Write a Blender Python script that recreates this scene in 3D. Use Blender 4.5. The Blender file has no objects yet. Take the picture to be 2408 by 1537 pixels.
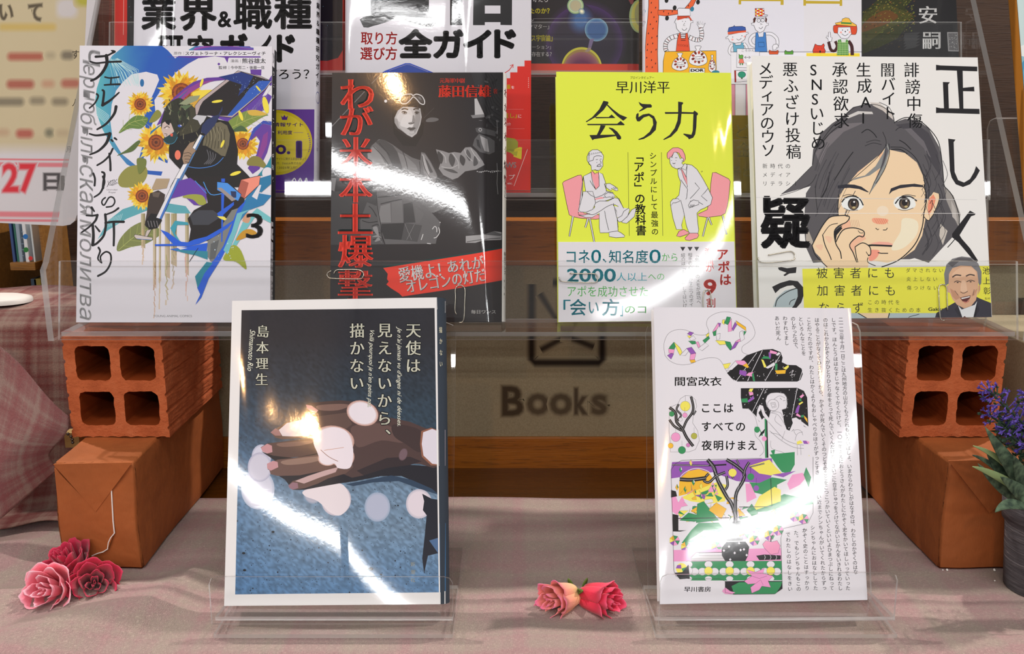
import bpy, bmesh, math, random
import numpy as np
from mathutils import Vector, Matrix
from mathutils.geometry import tessellate_polygon
random.seed(7)
scene = bpy.context.scene
C = scene.collection
# ------------------------------------------------------------------ camera
F, CX, CY, PITCH = 2200.0, 1204.0, 768.5, math.atan(510 / 2200)
CAM = Vector((0, 0, .30))
cd = bpy.data.cameras.new('camera'); cam = bpy.data.objects.new('camera', cd); C.objects.link(cam)
cd.sensor_width = 36; cd.lens = F / 2408 * 36; cd.clip_start = .01
cam.location = CAM; cam.rotation_euler = (math.pi / 2 - PITCH, 0, 0)
scene.camera = cam
FW = Vector((0, math.cos(PITCH), -math.sin(PITCH))); UP = Vector((0, math.sin(PITCH), math.cos(PITCH)))
# ------------------------------------------------------------------ light
TUBE = Vector((0, -3.85, 2.2))
w = bpy.data.worlds.new('world'); scene.world = w; w.use_nodes = True
w.node_tree.nodes['Background'].inputs[0].default_value = (.95, .93, .92, 1)
w.node_tree.nodes['Background'].inputs[1].default_value = .24
def area(name, loc, target, sx, sy, power, col=(1, 1, 1)):
    l = bpy.data.lights.new(name, 'AREA'); l.shape = 'RECTANGLE'; l.size = sx; l.size_y = sy; l.energy = power; l.color = col
    o = bpy.data.objects.new(name, l); C.objects.link(o); o.location = loc
    o.rotation_euler = (Vector(target) - Vector(loc)).to_track_quat('-Z', 'Y').to_euler(); return o
def spot(name, loc, target, power, col, r, cone=70, blend=.6):
    l = bpy.data.lights.new(name, 'SPOT'); l.energy = power; l.color = col; l.shadow_soft_size = r; l.spot_size = math.radians(cone); l.spot_blend = blend
    o = bpy.data.objects.new(name, l); C.objects.link(o); o.location = loc
    o.rotation_euler = (Vector(target) - Vector(loc)).to_track_quat('-Z', 'Y').to_euler(); return o
area('fluorescent_tube', TUBE - Vector((2.35, 0, 0)), (-2.35, .6, .2), 4.4, .075, 52)
area('fluorescent_tube', TUBE + Vector((2.65, 0, 0)), (2.65, .6, .2), 4.5, .075, 52)
area('ceiling_panel', (0, -1.0, 2.5), (0, .5, .1), 2.2, .5, 23, (1, .98, .95))
area('ceiling_panel', (0, .22, 2.5), (0, .45, .1), 1.6, .14, 5, (1, .97, .93))
spot('warm_spotlight', (-.508, -3.14, 2.42), (0, .6, .15), 40, (1, .55, .22), .045)
spot('left_spotlight', (-1.50, 1.50, 2.50), (.0, .5, .1), 195, (1, .92, .86), .035)
spot('right_spotlight', (1.45, 1.50, 2.50), (.0, .5, .1), 195, (1, .92, .86), .035)
vs = scene.view_settings
vs.view_transform = 'Standard'; vs.look = 'None'; vs.gamma = 1; vs.use_curve_mapping = False; vs.exposure = 0.14
scene.cycles.transparent_max_bounces = 40
# ------------------------------------------------------------------ projection helpers
def ray(x, y):
    return FW * F + Vector((1, 0, 0)) * (x - CX) - UP * (y - CY)
def atY(x, y, Y):
    d = ray(x, y); return CAM + d * (Y / d.y)
def atZ(x, y, Z):
    d = ray(x, y); return CAM + d * ((Z - CAM.z) / d.z)
class Plane:                                    # leaning or turned plane: origin, across, up, normal towards the viewer
    def __init__(s, o, lean=0, yaw=0):
        R = Matrix.Rotation(math.radians(yaw), 3, 'Z')
        a = math.radians(lean); s.o = Vector(o); s.lean = a
        s.u = R @ Vector((1, 0, 0)); s.v = R @ Vector((0, math.sin(a), math.cos(a))); s.n = R @ Vector((0, -math.cos(a), math.sin(a)))
    def hit(s, x, y):
        d = ray(x, y); return CAM + d * ((s.o - CAM).dot(s.n) / d.dot(s.n))
    def uv(s, x, y):
        p = s.hit(x, y) - s.o; return p.dot(s.u), p.dot(s.v)
    def arr(s, P):                               # (n,2) px -> (n,3) world
        P = np.asarray(P, float); R_ = np.array([1., 0, 0]); 
        d = np.array(FW)[None] * F + R_[None] * (P[:, :1] - CX) - np.array(UP)[None] * (P[:, 1:2] - CY)
        n = np.array(s.n); k = float((s.o - CAM).dot(s.n)) / (d @ n)
        return np.array(CAM)[None] + d * k[:, None]
# ------------------------------------------------------------------ object helpers
def tag(o, label=None, cat=None, group=None, kind=None):
    if label: o['label'] = label
    if cat: o['category'] = cat
    if group: o['group'] = group
    if kind: o['kind'] = kind
    return o
def thing(name, loc, label, cat, group=None):
    o = bpy.data.objects.new(name, None); C.objects.link(o); o.location = loc; o.empty_display_size = .02
    return tag(o, label, cat, group)
def link(name, me, parent=None, mats=()):
    o = bpy.data.objects.new(name, me); C.objects.link(o)
    if parent:
        o.parent = parent
    for m in mats: me.materials.append(m)
    return o
def wpos(o):
    p = Vector((0, 0, 0))
    while o: p += o.location; o = o.parent
    return p
class MB:
    """collects faces (world coordinates) with material indices"""
    def __init__(s): s.v = []; s.f = []; s.m = []
    def add(s, vs_, fs, m=0):
        b = len(s.v); s.v += [tuple(v) for v in vs_]; s.f += [tuple(b + i for i in f) for f in fs]; s.m += [m] * len(fs); return s
    def hexa(s, p, m=0):                          # 8 points: bottom 4, top 4
        return s.add(p, [(3, 2, 1, 0), (4, 5, 6, 7), (0, 1, 5, 4), (1, 2, 6, 5), (2, 3, 7, 6), (3, 0, 4, 7)], m)
    def box(s, x0, y0, z0, x1, y1, z1, m=0):
        return s.hexa([(x0, y0, z0), (x1, y0, z0), (x1, y1, z0), (x0, y1, z0), (x0, y0, z1), (x1, y0, z1), (x1, y1, z1), (x0, y1, z1)], m)
    def slab(s, quad, n, t0, t1, m=0, edge=None):  # quad pts extruded from n*t0 to n*t1 (any polygon)
        k = len(quad); n = Vector(n); a = [Vector(q) + n * t0 for q in quad] + [Vector(q) + n * t1 for q in quad]
        s.add(a, [tuple(range(k))[::-1], tuple(range(k, 2 * k))], m)
        s.add(a, [(i, (i + 1) % k, k + (i + 1) % k, k + i) for i in range(k)], m if edge is None else edge); return s
    def tube(s, pts, r, n=8, m=0, closed=False, cap=True):
        pts = [Vector(p) for p in pts]; N = len(pts); rs = r if hasattr(r, '__len__') else [r] * N
        b = len(s.v); up = None
        for i, p in enumerate(pts):
            t = (pts[(i + 1) % N if closed else min(i + 1, N - 1)] - pts[(i - 1) % N if closed else max(i - 1, 0)]).normalized()
            if up is None:
                up = Vector((0, 0, 1)) if abs(t.z) < .9 else Vector((1, 0, 0))
            up = (up - t * up.dot(t)).normalized(); sd = t.cross(up)
            for j in range(n):
                a = 2 * math.pi * j / n; s.v.append(tuple(p + (up * math.cos(a) + sd * math.sin(a)) * rs[i]))
        for i in range(N if closed else N - 1):
            for j in range(n):
                s.f.append((b + i * n + j, b + i * n + (j + 1) % n, b + ((i + 1) % N) * n + (j + 1) % n, b + ((i + 1) % N) * n + j)); s.m.append(m)
        if cap and not closed:
            s.f.append(tuple(b + j for j in range(n))[::-1]); s.f.append(tuple(b + (N - 1) * n + j for j in range(n))); s.m += [m, m]
        return s
    def grid(s, fn, nu, nv, m=0, closed_u=False):
        b = len(s.v)
        for j in range(nv + 1):
            for i in range(nu + (0 if closed_u else 1)):
                s.v.append(tuple(fn(i / nu, j / nv)))
        W = nu + (0 if closed_u else 1)
        for j in range(nv):
            for i in range(nu):
                s.f.append((b + j * W + i, b + j * W + (i + 1) % W, b + (j + 1) * W + (i + 1) % W, b + (j + 1) * W + i)); s.m.append(m)
        return s
    def build(s, name, mats, parent=None, smooth=False, bevel=0, seg=2):
        if not isinstance(mats, (list, tuple)): mats = [mats]
        off = wpos(parent) if parent else Vector((0, 0, 0))
        me = bpy.data.meshes.new(name)
        me.from_pydata([tuple(Vector(v) - off) for v in s.v], [], s.f)
        for mt in mats: me.materials.append(mt)
        me.polygons.foreach_set('material_index', s.m)
        bm = bmesh.new(); bm.from_mesh(me); bmesh.ops.recalc_face_normals(bm, faces=bm.faces); bm.to_mesh(me); bm.free()
        if smooth: me.polygons.foreach_set('use_smooth', [True] * len(me.polygons))
        o = link(name, me, parent)
        if bevel:
            md = o.modifiers.new('bevel', 'BEVEL'); md.width = bevel; md.segments = seg; md.limit_method = 'ANGLE'; md.angle_limit = .6
            md.harden_normals = False
        return o
# ------------------------------------------------------------------ materials
def lin(c):
    c = c / 255
    return c / 12.92 if c <= .04045 else ((c + .055) / 1.055) ** 2.4
ALB = .86                                        # the photograph's white paper seen at this level
def col(c, k=1.0):
    """photo sRGB -> albedo"""
    return tuple(min(.92, lin(v) / ALB * k) for v in c) + (1,)
def mat(name, c=(200, 200, 200), rough=.6, spec=.5, coat=0, coatr=.1, metal=0, raw=False, sheen=0):
    m = bpy.data.materials.new(name); m.use_nodes = True; b = m.node_tree.nodes['Principled BSDF']
    b.inputs['Base Color'].default_value = tuple(c) if raw else col(c)
    b.inputs['Roughness'].default_value = rough; b.inputs['Specular IOR Level'].default_value = spec
    b.inputs['Coat Weight'].default_value = coat; b.inputs['Coat Roughness'].default_value = coatr; b.inputs['Metallic'].default_value = metal
    if sheen: b.inputs['Sheen Weight'].default_value = sheen
    return m
class NT:
    def __init__(s, m): s.m = m; s.t = m.node_tree; s.b = s.t.nodes['Principled BSDF']
    def n(s, kind, **kw):
        nd = s.t.nodes.new('ShaderNode' + kind)
        for k, v in kw.items():
            if k in nd.inputs: nd.inputs[k].default_value = v
            else: setattr(nd, k, v)
        return nd
    def l(s, a, b): s.t.links.new(a, b)
    def math(s, op, a, b=None, c=None):
        nd = s.t.nodes.new('ShaderNodeMath'); nd.operation = op
        for i, v in enumerate((a, b, c)):
            if v is None: continue
            if isinstance(v, (int, float)): nd.inputs[i].default_value = v
            else: s.l(v, nd.inputs[i])
        return nd.outputs[0]
    def mix(s, fac, a, b, mode='MIX'):
        nd = s.t.nodes.new('ShaderNodeMix'); nd.data_type = 'RGBA'; nd.blend_type = mode
        for sock, v in ((nd.inputs[0], fac), (nd.inputs[6], a), (nd.inputs[7], b)):
            if hasattr(v, 'name'): s.l(v, sock)
            else: sock.default_value = v
        return nd.outputs[2]
    def ramp(s, fac, stops):
        nd = s.t.nodes.new('ShaderNodeValToRGB'); e = nd.color_ramp.elements
        while len(e) < len(stops): e.new(.5)
        for i, (p, c) in enumerate(stops): e[i].position = p; e[i].color = c
        s.l(fac, nd.inputs[0]); return nd.outputs[0]
    def obj(s): return s.n('TexCoord').outputs['Object']
    def noise(s, vec, scale, detail=3, rough=.5, dist=0):
        nd = s.n('TexNoise'); nd.inputs['Scale'].default_value = scale; nd.inputs['Detail'].default_value = detail
        nd.inputs['Roughness'].default_value = rough; nd.inputs['Distortion'].default_value = dist; s.l(vec, nd.inputs['Vector']); return nd.outputs['Fac']
    def mapping(s, vec, scale=(1, 1, 1), rot=(0, 0, 0), loc=(0, 0, 0)):
        nd = s.n('Mapping'); nd.inputs['Scale'].default_value = scale; nd.inputs['Rotation'].default_value = rot; nd.inputs['Location'].default_value = loc
        s.l(vec, nd.inputs['Vector']); return nd.outputs[0]
    def bump(s, h, dist=.001, strength=1, sock='Normal', normal=None):
        nd = s.n('Bump'); nd.inputs['Distance'].default_value = dist; nd.inputs['Strength'].default_value = strength
        s.l(h, nd.inputs['Height'])
        if normal is not None: s.l(normal, nd.inputs['Normal'])
        for k in ([sock] if isinstance(sock, str) else sock): s.l(nd.outputs[0], s.b.inputs[k])
        return nd.outputs[0]
def acrylic(name, tint=(.97, .975, .975), gl=1.0, body=0.0, ior=1.42):
    m = bpy.data.materials.new(name); m.use_nodes = True; t = m.node_tree; t.nodes.clear()
    out = t.nodes.new('ShaderNodeOutputMaterial'); tr = t.nodes.new('ShaderNodeBsdfTransparent'); tr.inputs[0].default_value = (*tint, 1)
    g = t.nodes.new('ShaderNodeBsdfGlossy'); g.inputs['Roughness'].default_value = .02; g.inputs[0].default_value = (gl, gl, gl, 1)
    fr = t.nodes.new('ShaderNodeFresnel'); ge = t.nodes.new('ShaderNodeNewGeometry'); mr = t.nodes.new('ShaderNodeMapRange')
    mr.inputs['To Min'].default_value = ior; mr.inputs['To Max'].default_value = 1 / ior; t.links.new(ge.outputs['Backfacing'], mr.inputs['Value']); t.links.new(mr.outputs[0], fr.inputs[0])
    mx = t.nodes.new('ShaderNodeMixShader'); t.links.new(fr.outputs[0], mx.inputs[0]); t.links.new(tr.outputs[0], mx.inputs[1]); t.links.new(g.outputs[0], mx.inputs[2])
    last = mx.outputs[0]
    if body:
        d = t.nodes.new('ShaderNodeBsdfDiffuse'); d.inputs[0].default_value = (.8, .83, .82, 1)
        m2 = t.nodes.new('ShaderNodeMixShader'); m2.inputs[0].default_value = body; t.links.new(last, m2.inputs[1]); t.links.new(d.outputs[0], m2.inputs[2]); last = m2.outputs[0]
    t.links.new(last, out.inputs[0]); return m
def acrylic_edge(name):
    m = bpy.data.materials.new(name); m.use_nodes = True; t = m.node_tree; t.nodes.clear()
    out = t.nodes.new('ShaderNodeOutputMaterial'); tr = t.nodes.new('ShaderNodeBsdfTransparent'); tr.inputs[0].default_value = (.85, .88, .88, 1)
    g = t.nodes.new('ShaderNodeBsdfGlossy'); g.inputs['Roughness'].default_value = .2; g.inputs[0].default_value = (.95, .95, .95, 1)
    d = t.nodes.new('ShaderNodeBsdfTranslucent'); d.inputs[0].default_value = (.95, .97, .97, 1)
    m1 = t.nodes.new('ShaderNodeMixShader'); m1.inputs[0].default_value = .5; t.links.new(g.outputs[0], m1.inputs[1]); t.links.new(d.outputs[0], m1.inputs[2])
    m2 = t.nodes.new('ShaderNodeMixShader'); m2.inputs[0].default_value = .5; t.links.new(tr.outputs[0], m2.inputs[1]); t.links.new(m1.outputs[0], m2.inputs[2])
    t.links.new(m2.outputs[0], out.inputs[0]); return m
ACR = acrylic('clear_acrylic'); ACS = acrylic('clear_acrylic_side', ior=1.18); ACE = acrylic_edge('acrylic_polished_edge'); ACL = acrylic('clear_acrylic_light', (.985, .988, .988), ior=1.28)
# ------------------------------------------------------------------ print engine: flat lettering and artwork as thin inked layers
_gc = {}; _cu = bpy.data.curves.new('lettering', 'FONT'); _to = bpy.data.objects.new('lettering', _cu); C.objects.link(_to)
_cu.size = 1; _cu.fill_mode = 'FRONT'; _cu.resolution_u = 3
def glyph(s, off=0.0, space=1.0):
    k = (s, round(off, 4), space)
    if k not in _gc:
        _cu.body = s; _cu.offset = off; _cu.space_character = space
        bpy.context.view_layer.update(); dg = bpy.context.evaluated_depsgraph_get(); e = _to.evaluated_get(dg); m = e.to_mesh(); m.calc_loop_triangles()
        v = np.zeros(len(m.vertices) * 3, np.float32); m.vertices.foreach_get('co', v); v = v.reshape(-1, 3)[:, :2].astype(float)
        t = np.zeros(len(m.loop_triangles) * 3, np.int32); m.loop_triangles.foreach_get('vertices', t)
        e.to_mesh_clear(); _gc[k] = (v, t.reshape(-1, 3))
    return _gc[k]
def pts(s):
    if isinstance(s, str):
        return [tuple(float(q) for q in p.split(',')) for p in s.split()]
    return list(s)
def crom(p, n=4, closed=False):
    N = len(p); out = []
    if N < 3: return p
    for i in range(N if closed else N - 1):
        a, b, c, d = (p[(i - 1) % N], p[i], p[(i + 1) % N], p[(i + 2) % N]) if closed else (p[max(i - 1, 0)], p[i], p[i + 1], p[min(i + 2, N - 1)])
        for j in range(n):
            t = j / n; t2 = t * t; t3 = t2 * t
            out.append(tuple(.5 * (2 * b[k] + (c[k] - a[k]) * t + (2 * a[k] - 5 * b[k] + 4 * c[k] - d[k]) * t2 + (3 * b[k] - a[k] - 3 * c[k] + d[k]) * t3) for k in (0, 1)))
    if not closed: out.append(p[-1])
    return out
class Art:
    STEP = 2.5e-6
    def __init__(s, clip=None):
        s.V = []; s.T = []; s.K = []; s.Lr = []; s.n = 0; s.lay = 0; s.frame(0, 0, 1); s.clip = clip; s.grid = np.zeros((2500, 2500), np.int16)
    def frame(s, ox, oy, sc): s.ox, s.oy, s.sc = ox, oy, sc; return s
    def put(s, P, T, c, raw=False):
        """P px (n,2), T tris, c colour or callable"""
        P = np.asarray(P, float)
        if not raw: P = P / s.sc + np.array([s.ox, s.oy])
        T = np.asarray(T, int).reshape(-1, 3)
        if s.clip is not None: P, T = s.cut(P, T, s.clip)
        if len(T) == 0: return
        A_ = np.floor((P[T].min(1) + 4000) / 3).astype(int); B_ = np.floor((P[T].max(1) + 4000) / 3).astype(int); G = s.grid; m_ = 0
        A_ = np.clip(A_, 0, G.shape[0] - 1); B_ = np.clip(B_, 0, G.shape[0] - 1)
        for (ax, ay), (bx, by) in zip(A_, B_): m_ = max(m_, G[ax:bx + 1, ay:by + 1].max())
        m_ += 1; s.lay = max(s.lay, m_)
        for (ax, ay), (bx, by) in zip(A_, B_): G[ax:bx + 1, ay:by + 1] = m_
        s.V.append(P); s.T.append(T + s.n); s.n += len(P); s.Lr.append(np.full(len(P), m_ * s.STEP))
        if callable(c): s.K.append(np.array([col(c(x, y)) for x, y in P]))
        else: s.K.append(np.tile(np.array(col(c)), (len(P), 1)))
    def cut(s, P, T, poly):
        poly = [tuple(q) for q in poly]; ar = sum(poly[i][0] * poly[(i + 1) % len(poly)][1] - poly[(i + 1) % len(poly)][0] * poly[i][1] for i in range(len(poly)))
        if ar < 0: poly = poly[::-1]
        E_ = [(poly[i], poly[(i + 1) % len(poly)]) for i in range(len(poly))]
        D = np.array([(b[0] - a[0]) * (P[:, 1] - a[1]) - (b[1] - a[1]) * (P[:, 0] - a[0]) for a, b in E_])
        ins = (D >= -1e-9)
        if ins.all(): return P, T
        keep = []; nP = [tuple(q) for q in P]
        for t in T:
            I = ins[:, t]
            if I.all(): keep.append(tuple(t)); continue
            if (~I).all(axis=1).any(): continue
            pl = [nP[i] for i in t]
            for a, b in E_:
                o = []
                for i in range(len(pl)):
                    p, q = pl[i], pl[(i + 1) % len(pl)]
                    dp = (b[0] - a[0]) * (p[1] - a[1]) - (b[1] - a[1]) * (p[0] - a[0]); dq = (b[0] - a[0]) * (q[1] - a[1]) - (b[1] - a[1]) * (q[0] - a[0])
                    if dp >= 0: o.append(p)
                    if (dp >= 0) != (dq >= 0):
                        k = dp / (dp - dq); o.append((p[0] + (q[0] - p[0]) * k, p[1] + (q[1] - p[1]) * k))
                pl = o
                if len(pl) < 3: break
            if len(pl) >= 3:
                b0 = len(nP); nP += pl; keep += [(b0, b0 + i, b0 + i + 1) for i in range(1, len(pl) - 1)]
        return np.array(nP), np.array(keep, int).reshape(-1, 3)
    def P(s, c, p, sm=0, holes=(), div=0):
        p = pts(p)
        if sm: p = crom(p, sm if sm > 1 else 4, True)
        loops = [p] + [crom(pts(h), 4, True) if sm else pts(h) for h in holes]
        T = tessellate_polygon([[Vector((a, b, 0)) for a, b in lp] for lp in loops])
        allp = [q for lp in loops for q in lp]
        if div:
            allp = [tuple(q) for q in allp]; T = [tuple(t) for t in T]
            for _ in range(div):
                mid = {}; nt = []
                def md(i, j):
                    k = (min(i, j), max(i, j))
                    if k not in mid: mid[k] = len(allp); allp.append(((allp[i][0] + allp[j][0]) / 2, (allp[i][1] + allp[j][1]) / 2))
                    return mid[k]
                for a, b, d in T:
                    x, y, z = md(a, b), md(b, d), md(d, a); nt += [(a, x, z), (x, b, y), (z, y, d), (x, y, z)]
                T = nt
        s.put(allp, T, c)
    def L(s, c, wd, p, sm=0, closed=False, taper=0):
        p = pts(p)
        if sm: p = crom(p, 4, closed)
        wd = wd * s.sc; N = len(p); V = []
        if closed: p = p + [p[0], p[1]]; N = len(p)
        for i in range(N):
            a, b = p[max(i - 1, 0)], p[min(i + 1, N - 1)]
            if closed and i == 0: a = p[N - 3]
            dx, dy = b[0] - a[0], b[1] - a[1]; L_ = math.hypot(dx, dy) or 1; k = wd / 2
            if taper: k *= max(.08, math.sin(math.pi * min(1, max(0, (i / (N - 1)) * (1 if taper == 2 else .5) + (0 if taper == 2 else .5)))))
            V += [(p[i][0] - dy / L_ * k, p[i][1] + dx / L_ * k), (p[i][0] + dy / L_ * k, p[i][1] - dx / L_ * k)]
        T = []
        for i in range(N - 1): T += [(2 * i, 2 * i + 1, 2 * i + 3), (2 * i, 2 * i + 3, 2 * i + 2)]
        s.put(V, T, c)
    def E(s, c, cx, cy, rx, ry=None, rot=0, n=20, line=None, lw=1, a0=0, a1=360):
        ry = ry or rx; r = math.radians(rot); p = []
        for i in range(n if a1 - a0 == 360 else n + 1):
            a = math.radians(a0 + (a1 - a0) * i / n); x, y = rx * math.cos(a), ry * math.sin(a)
            p.append((cx + x * math.cos(r) - y * math.sin(r), cy + x * math.sin(r) + y * math.cos(r)))
        if c is not None: s.P(c, p)
        if line is not None: s.L(line, lw, p, closed=(a1 - a0 == 360))
    def PL(s, c, p, lc=(20, 20, 25), lw=1, sm=0, closed=True):
        s.P(c, p, sm); s.L(lc, lw, p, sm, closed)
    def _emit(s, txt, fn, c, bold=0, serif=0, space=1.0, em=1.0):
        V, T = glyph(txt, 0, space); D = [(0, 0)]
        if serif > .004: D = [(-serif, 0), (0, 0), (serif, 0)] if serif > .02 else [(-serif * .7, 0), (serif * .7, 0)]
        if bold > .004:
            k = 12 if bold > .04 else 6
            D = [(dx + bold * math.cos(6.2832 * j / k), bold * math.sin(6.2832 * j / k)) for dx, _ in (D if len(D) < 3 else D[::2]) for j in range(k)]
        if len(D) > 1: V, T = np.vstack([V + np.array(d) for d in D]), np.vstack([T + k * len(V) for k in range(len(D))])
        if len(V): s.put(fn(V), T, c)
    def fit(s, txt, c, x0, y0, x1, y1, bold=0, serif=0, space=1.0, rot=0, shear=0):
        """lettering stretched into the box (frame coordinates) x0..x1, y0..y1, then turned about its centre"""
        V, _ = glyph(txt, 0, space); b_ = max(0, bold); mn, mx = V.min(0) - b_ - serif * 0, V.max(0) + b_
        cx, cy = (x0 + x1) / 2, (y0 + y1) / 2; r = math.radians(rot)
        def fn(Q):
            X = x0 + (Q[:, 0] - mn[0]) / (mx[0] - mn[0]) * (x1 - x0); Y = y1 - (Q[:, 1] - mn[1]) / (mx[1] - mn[1]) * (y1 - y0)
            X = X - cx + shear * (cy - Y); Y = Y - cy
            return np.stack([cx + X * math.cos(r) - Y * math.sin(r), cy + X * math.sin(r) + Y * math.cos(r)], 1)
        s._emit(txt, fn, c, bold, serif, space)
    def V_(s, txt, c, xa, ya, xb, yb, size, bold=0, serif=0, sx=1.0, tilt=0):
        """vertical lettering from centre of first character (xa,ya) to centre of last (xb,yb)"""
        n = len(txt); r0 = math.radians(tilt)
        for i, ch in enumerate(txt):
            if ch in ' 　': continue
            k = i / max(1, n - 1); cx, cy = xa + (xb - xa) * k, ya + (yb - ya) * k
            def fn(Q):
                X = (Q[:, 0] - .5) * size; Y = -(Q[:, 1] - .38) * size
                if ch in 'ー「」（）〜…―': X, Y = -Y, X
                if ch in '、。': X = X + size * .55; Y = Y - size * .55
                if ch in 'ゃゅょっィェァゥォャュョッ': X = X + size * .08; Y = Y - size * .06
                if ord(ch) < 128: X = X + size * .2
                X = X * sx
                return np.stack([cx + X * math.cos(r0) - Y * math.sin(r0), cy + X * math.sin(r0) + Y * math.cos(r0)], 1)
            s._emit(ch, fn, c, bold, serif)
    def soft(s, txt, c0, c1, x0, y0, x1, y1, spread=.12, n=9, bold=0):
        V, _ = glyph(txt); mn, mx = V.min(0), V.max(0); kx, ky = (x1 - x0) / (mx[0] - mn[0]), (y1 - y0) / (mx[1] - mn[1])
        for i in range(n):
            t = i / (n - 1); o = spread * (1 - t); cc = tuple(a + (b - a) * (t ** 1.2) for a, b in zip(c0, c1))
            Q, T = glyph(txt, o); s.put(np.stack([x0 + (Q[:, 0] - mn[0]) * kx, y1 - (Q[:, 1] - mn[1]) * ky], 1), T, cc)
    def mesh_into(s, plane, base_off=0.0):
        """-> world verts, tris, colours"""
        P = np.vstack(s.V); W = plane.arr(P) + np.array(plane.n)[None] * (np.concatenate(s.Lr) + base_off)[:, None]
        return W, np.vstack(s.T), np.vstack(s.K)
def printed(name, art, plane, m, parent, base=None, off=4e-6):
    """one mesh: an optional base slab polygon list plus the inked layers, colour attribute 'ink'"""
    W, T, K = art.mesh_into(plane, off); V = W.tolist(); Fc = T.tolist(); Kc = K.tolist()
    if base:
        for poly, t0, t1, c in base:            # px polygon
            q = [Vector(x) for x in plane.arr(poly)]; k = len(q); b = len(V); n = plane.n
            V += [tuple(x + n * t1) for x in q] + [tuple(x + n * t0) for x in q]
            Kc += [list(col(c))] * (2 * k)
            Fc += [[b + i for i in range(k)], [b + k + i for i in range(k)][::-1]] + [[b + i, b + k + i, b + k + (i + 1) % k, b + (i + 1) % k] for i in range(k)]
    offp = np.array(wpos(parent)); me = bpy.data.meshes.new(name)
    me.from_pydata((np.array(V) - offp).tolist(), [], Fc)
    at = me.color_attributes.new('ink', 'FLOAT_COLOR', 'POINT'); at.data.foreach_set('color', np.array(Kc, np.float32).ravel())
    me.materials.append(m); o = link(name, me, parent)
    nv = np.array(plane.n)                       # every printed face looks at the viewer side
    N = np.zeros(len(me.polygons) * 3, np.float32); me.polygons.foreach_get('normal', N); N = N.reshape(-1, 3) @ nv
    nt = len(T); bad = [i for i in range(nt) if N[i] < 0]
    if bad:
        bm = bmesh.new(); bm.from_mesh(me); bm.faces.ensure_lookup_table(); bmesh.ops.reverse_faces(bm, faces=[bm.faces[i] for i in bad]); bm.to_mesh(me); bm.free()
    return o
def ink_mat(name, plane, quad, streak=None, rough=.55, film=.0, grain=0.0, coatr=.05, spec=.15, tint=None):
    """printed cover under a film; streak = pixel points where the room's tube mirrors because the cover bows there"""
    m = mat(name, rough=rough, spec=spec, coat=film, coatr=coatr); t = NT(m)
    at = t.n('Attribute'); at.attribute_name = 'ink'; t.l(at.outputs['Color'], t.b.inputs['Base Color'])
    if tint: tint(t, at.outputs['Color'])
    h = None; co = t.obj()
    if streak:
        u0, u1 = plane.uv(*quad[3])[0], plane.uv(*quad[2])[0]; v0 = plane.uv(*quad[3])[1]; Hh = plane.uv(*quad[0])[1] - v0
        S = []
        for x, y in streak:
            p = plane.hit(x, y); u, v = plane.uv(x, y)
            d = (p - CAM).normalized(); ly, lz = TUBE.y - p.y, TUBE.z - p.z; L = math.hypot(ly, lz)
            ky = math.hypot(d.y, d.z); sx = -d.x / ky * 0
            a1 = math.atan2(-d.z, d.y); a2 = math.atan2(lz, -ly); need = (a1 + a2) / 2
            S.append(((u - u0) / (u1 - u0), -math.tan(need - plane.lean), (v - v0)))
        smin, smax = min(q[1] for q in S), max(q[1] for q in S); vmin, vmax = min(q[2] for q in S), max(q[2] for q in S)
        sep = t.n('SeparateXYZ'); t.l(co, sep.inputs[0])
        root_u = Vector(ink_mat.root).dot(plane.u) - plane.o.dot(plane.u)
        uu = t.math('DIVIDE', t.math('ADD', sep.outputs[0], root_u - u0), u1 - u0)
        vv = t.math('DIVIDE', t.math('ADD', sep.outputs[2], ink_mat.root[2] - plane.o.z), math.cos(plane.lean))
        vv = t.math('SUBTRACT', vv, v0)
        def fc(vals, lo, hi):
            nd = t.n('FloatCurve'); cv = nd.mapping.curves[0]; P_ = sorted((q[0], (w_ - lo) / (hi - lo + 1e-9)) for q, w_ in zip(S, vals))
            P_ = [(min(1, max(0, a)), min(1, max(0, b))) for a, b in P_]
            cv.points[0].location = P_[0]; cv.points[1].location = P_[-1]
            for a in P_[1:-1]: cv.points.new(*a)
            nd.mapping.update(); t.l(uu, nd.inputs['Value']); return t.math('MULTIPLY_ADD', nd.outputs[0], hi - lo, lo)
        sl = fc([q[1] for q in S], smin, smax); vc = fc([q[2] for q in S], vmin, vmax)
        h = t.math('MULTIPLY', t.math('SUBTRACT', vv, vc), sl)
    if grain:
        g = t.math('MULTIPLY', t.noise(co, 650, 3, .6), grain * .0000038)
        g2 = t.math('MULTIPLY', t.noise(co, 380, 2, .5), grain * .000006); g = t.math('ADD', g, g2)
        h = g if h is None else t.math('ADD', h, g)
    if h is not None: t.bump(h, 1.0, 1.0, ('Normal', 'Coat Normal'))
    return m
ink_mat.root = (0, 0, 0)
PAPER = mat('book_paper_edges', (226, 224, 214), .8, .2)
nt_ = NT(PAPER); _w = nt_.mapping(nt_.obj(), (1, 1, 1)); nt_.bump(nt_.noise(nt_.mapping(nt_.obj(), (9000, 40, 40)), 1, 2), .0003)
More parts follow.
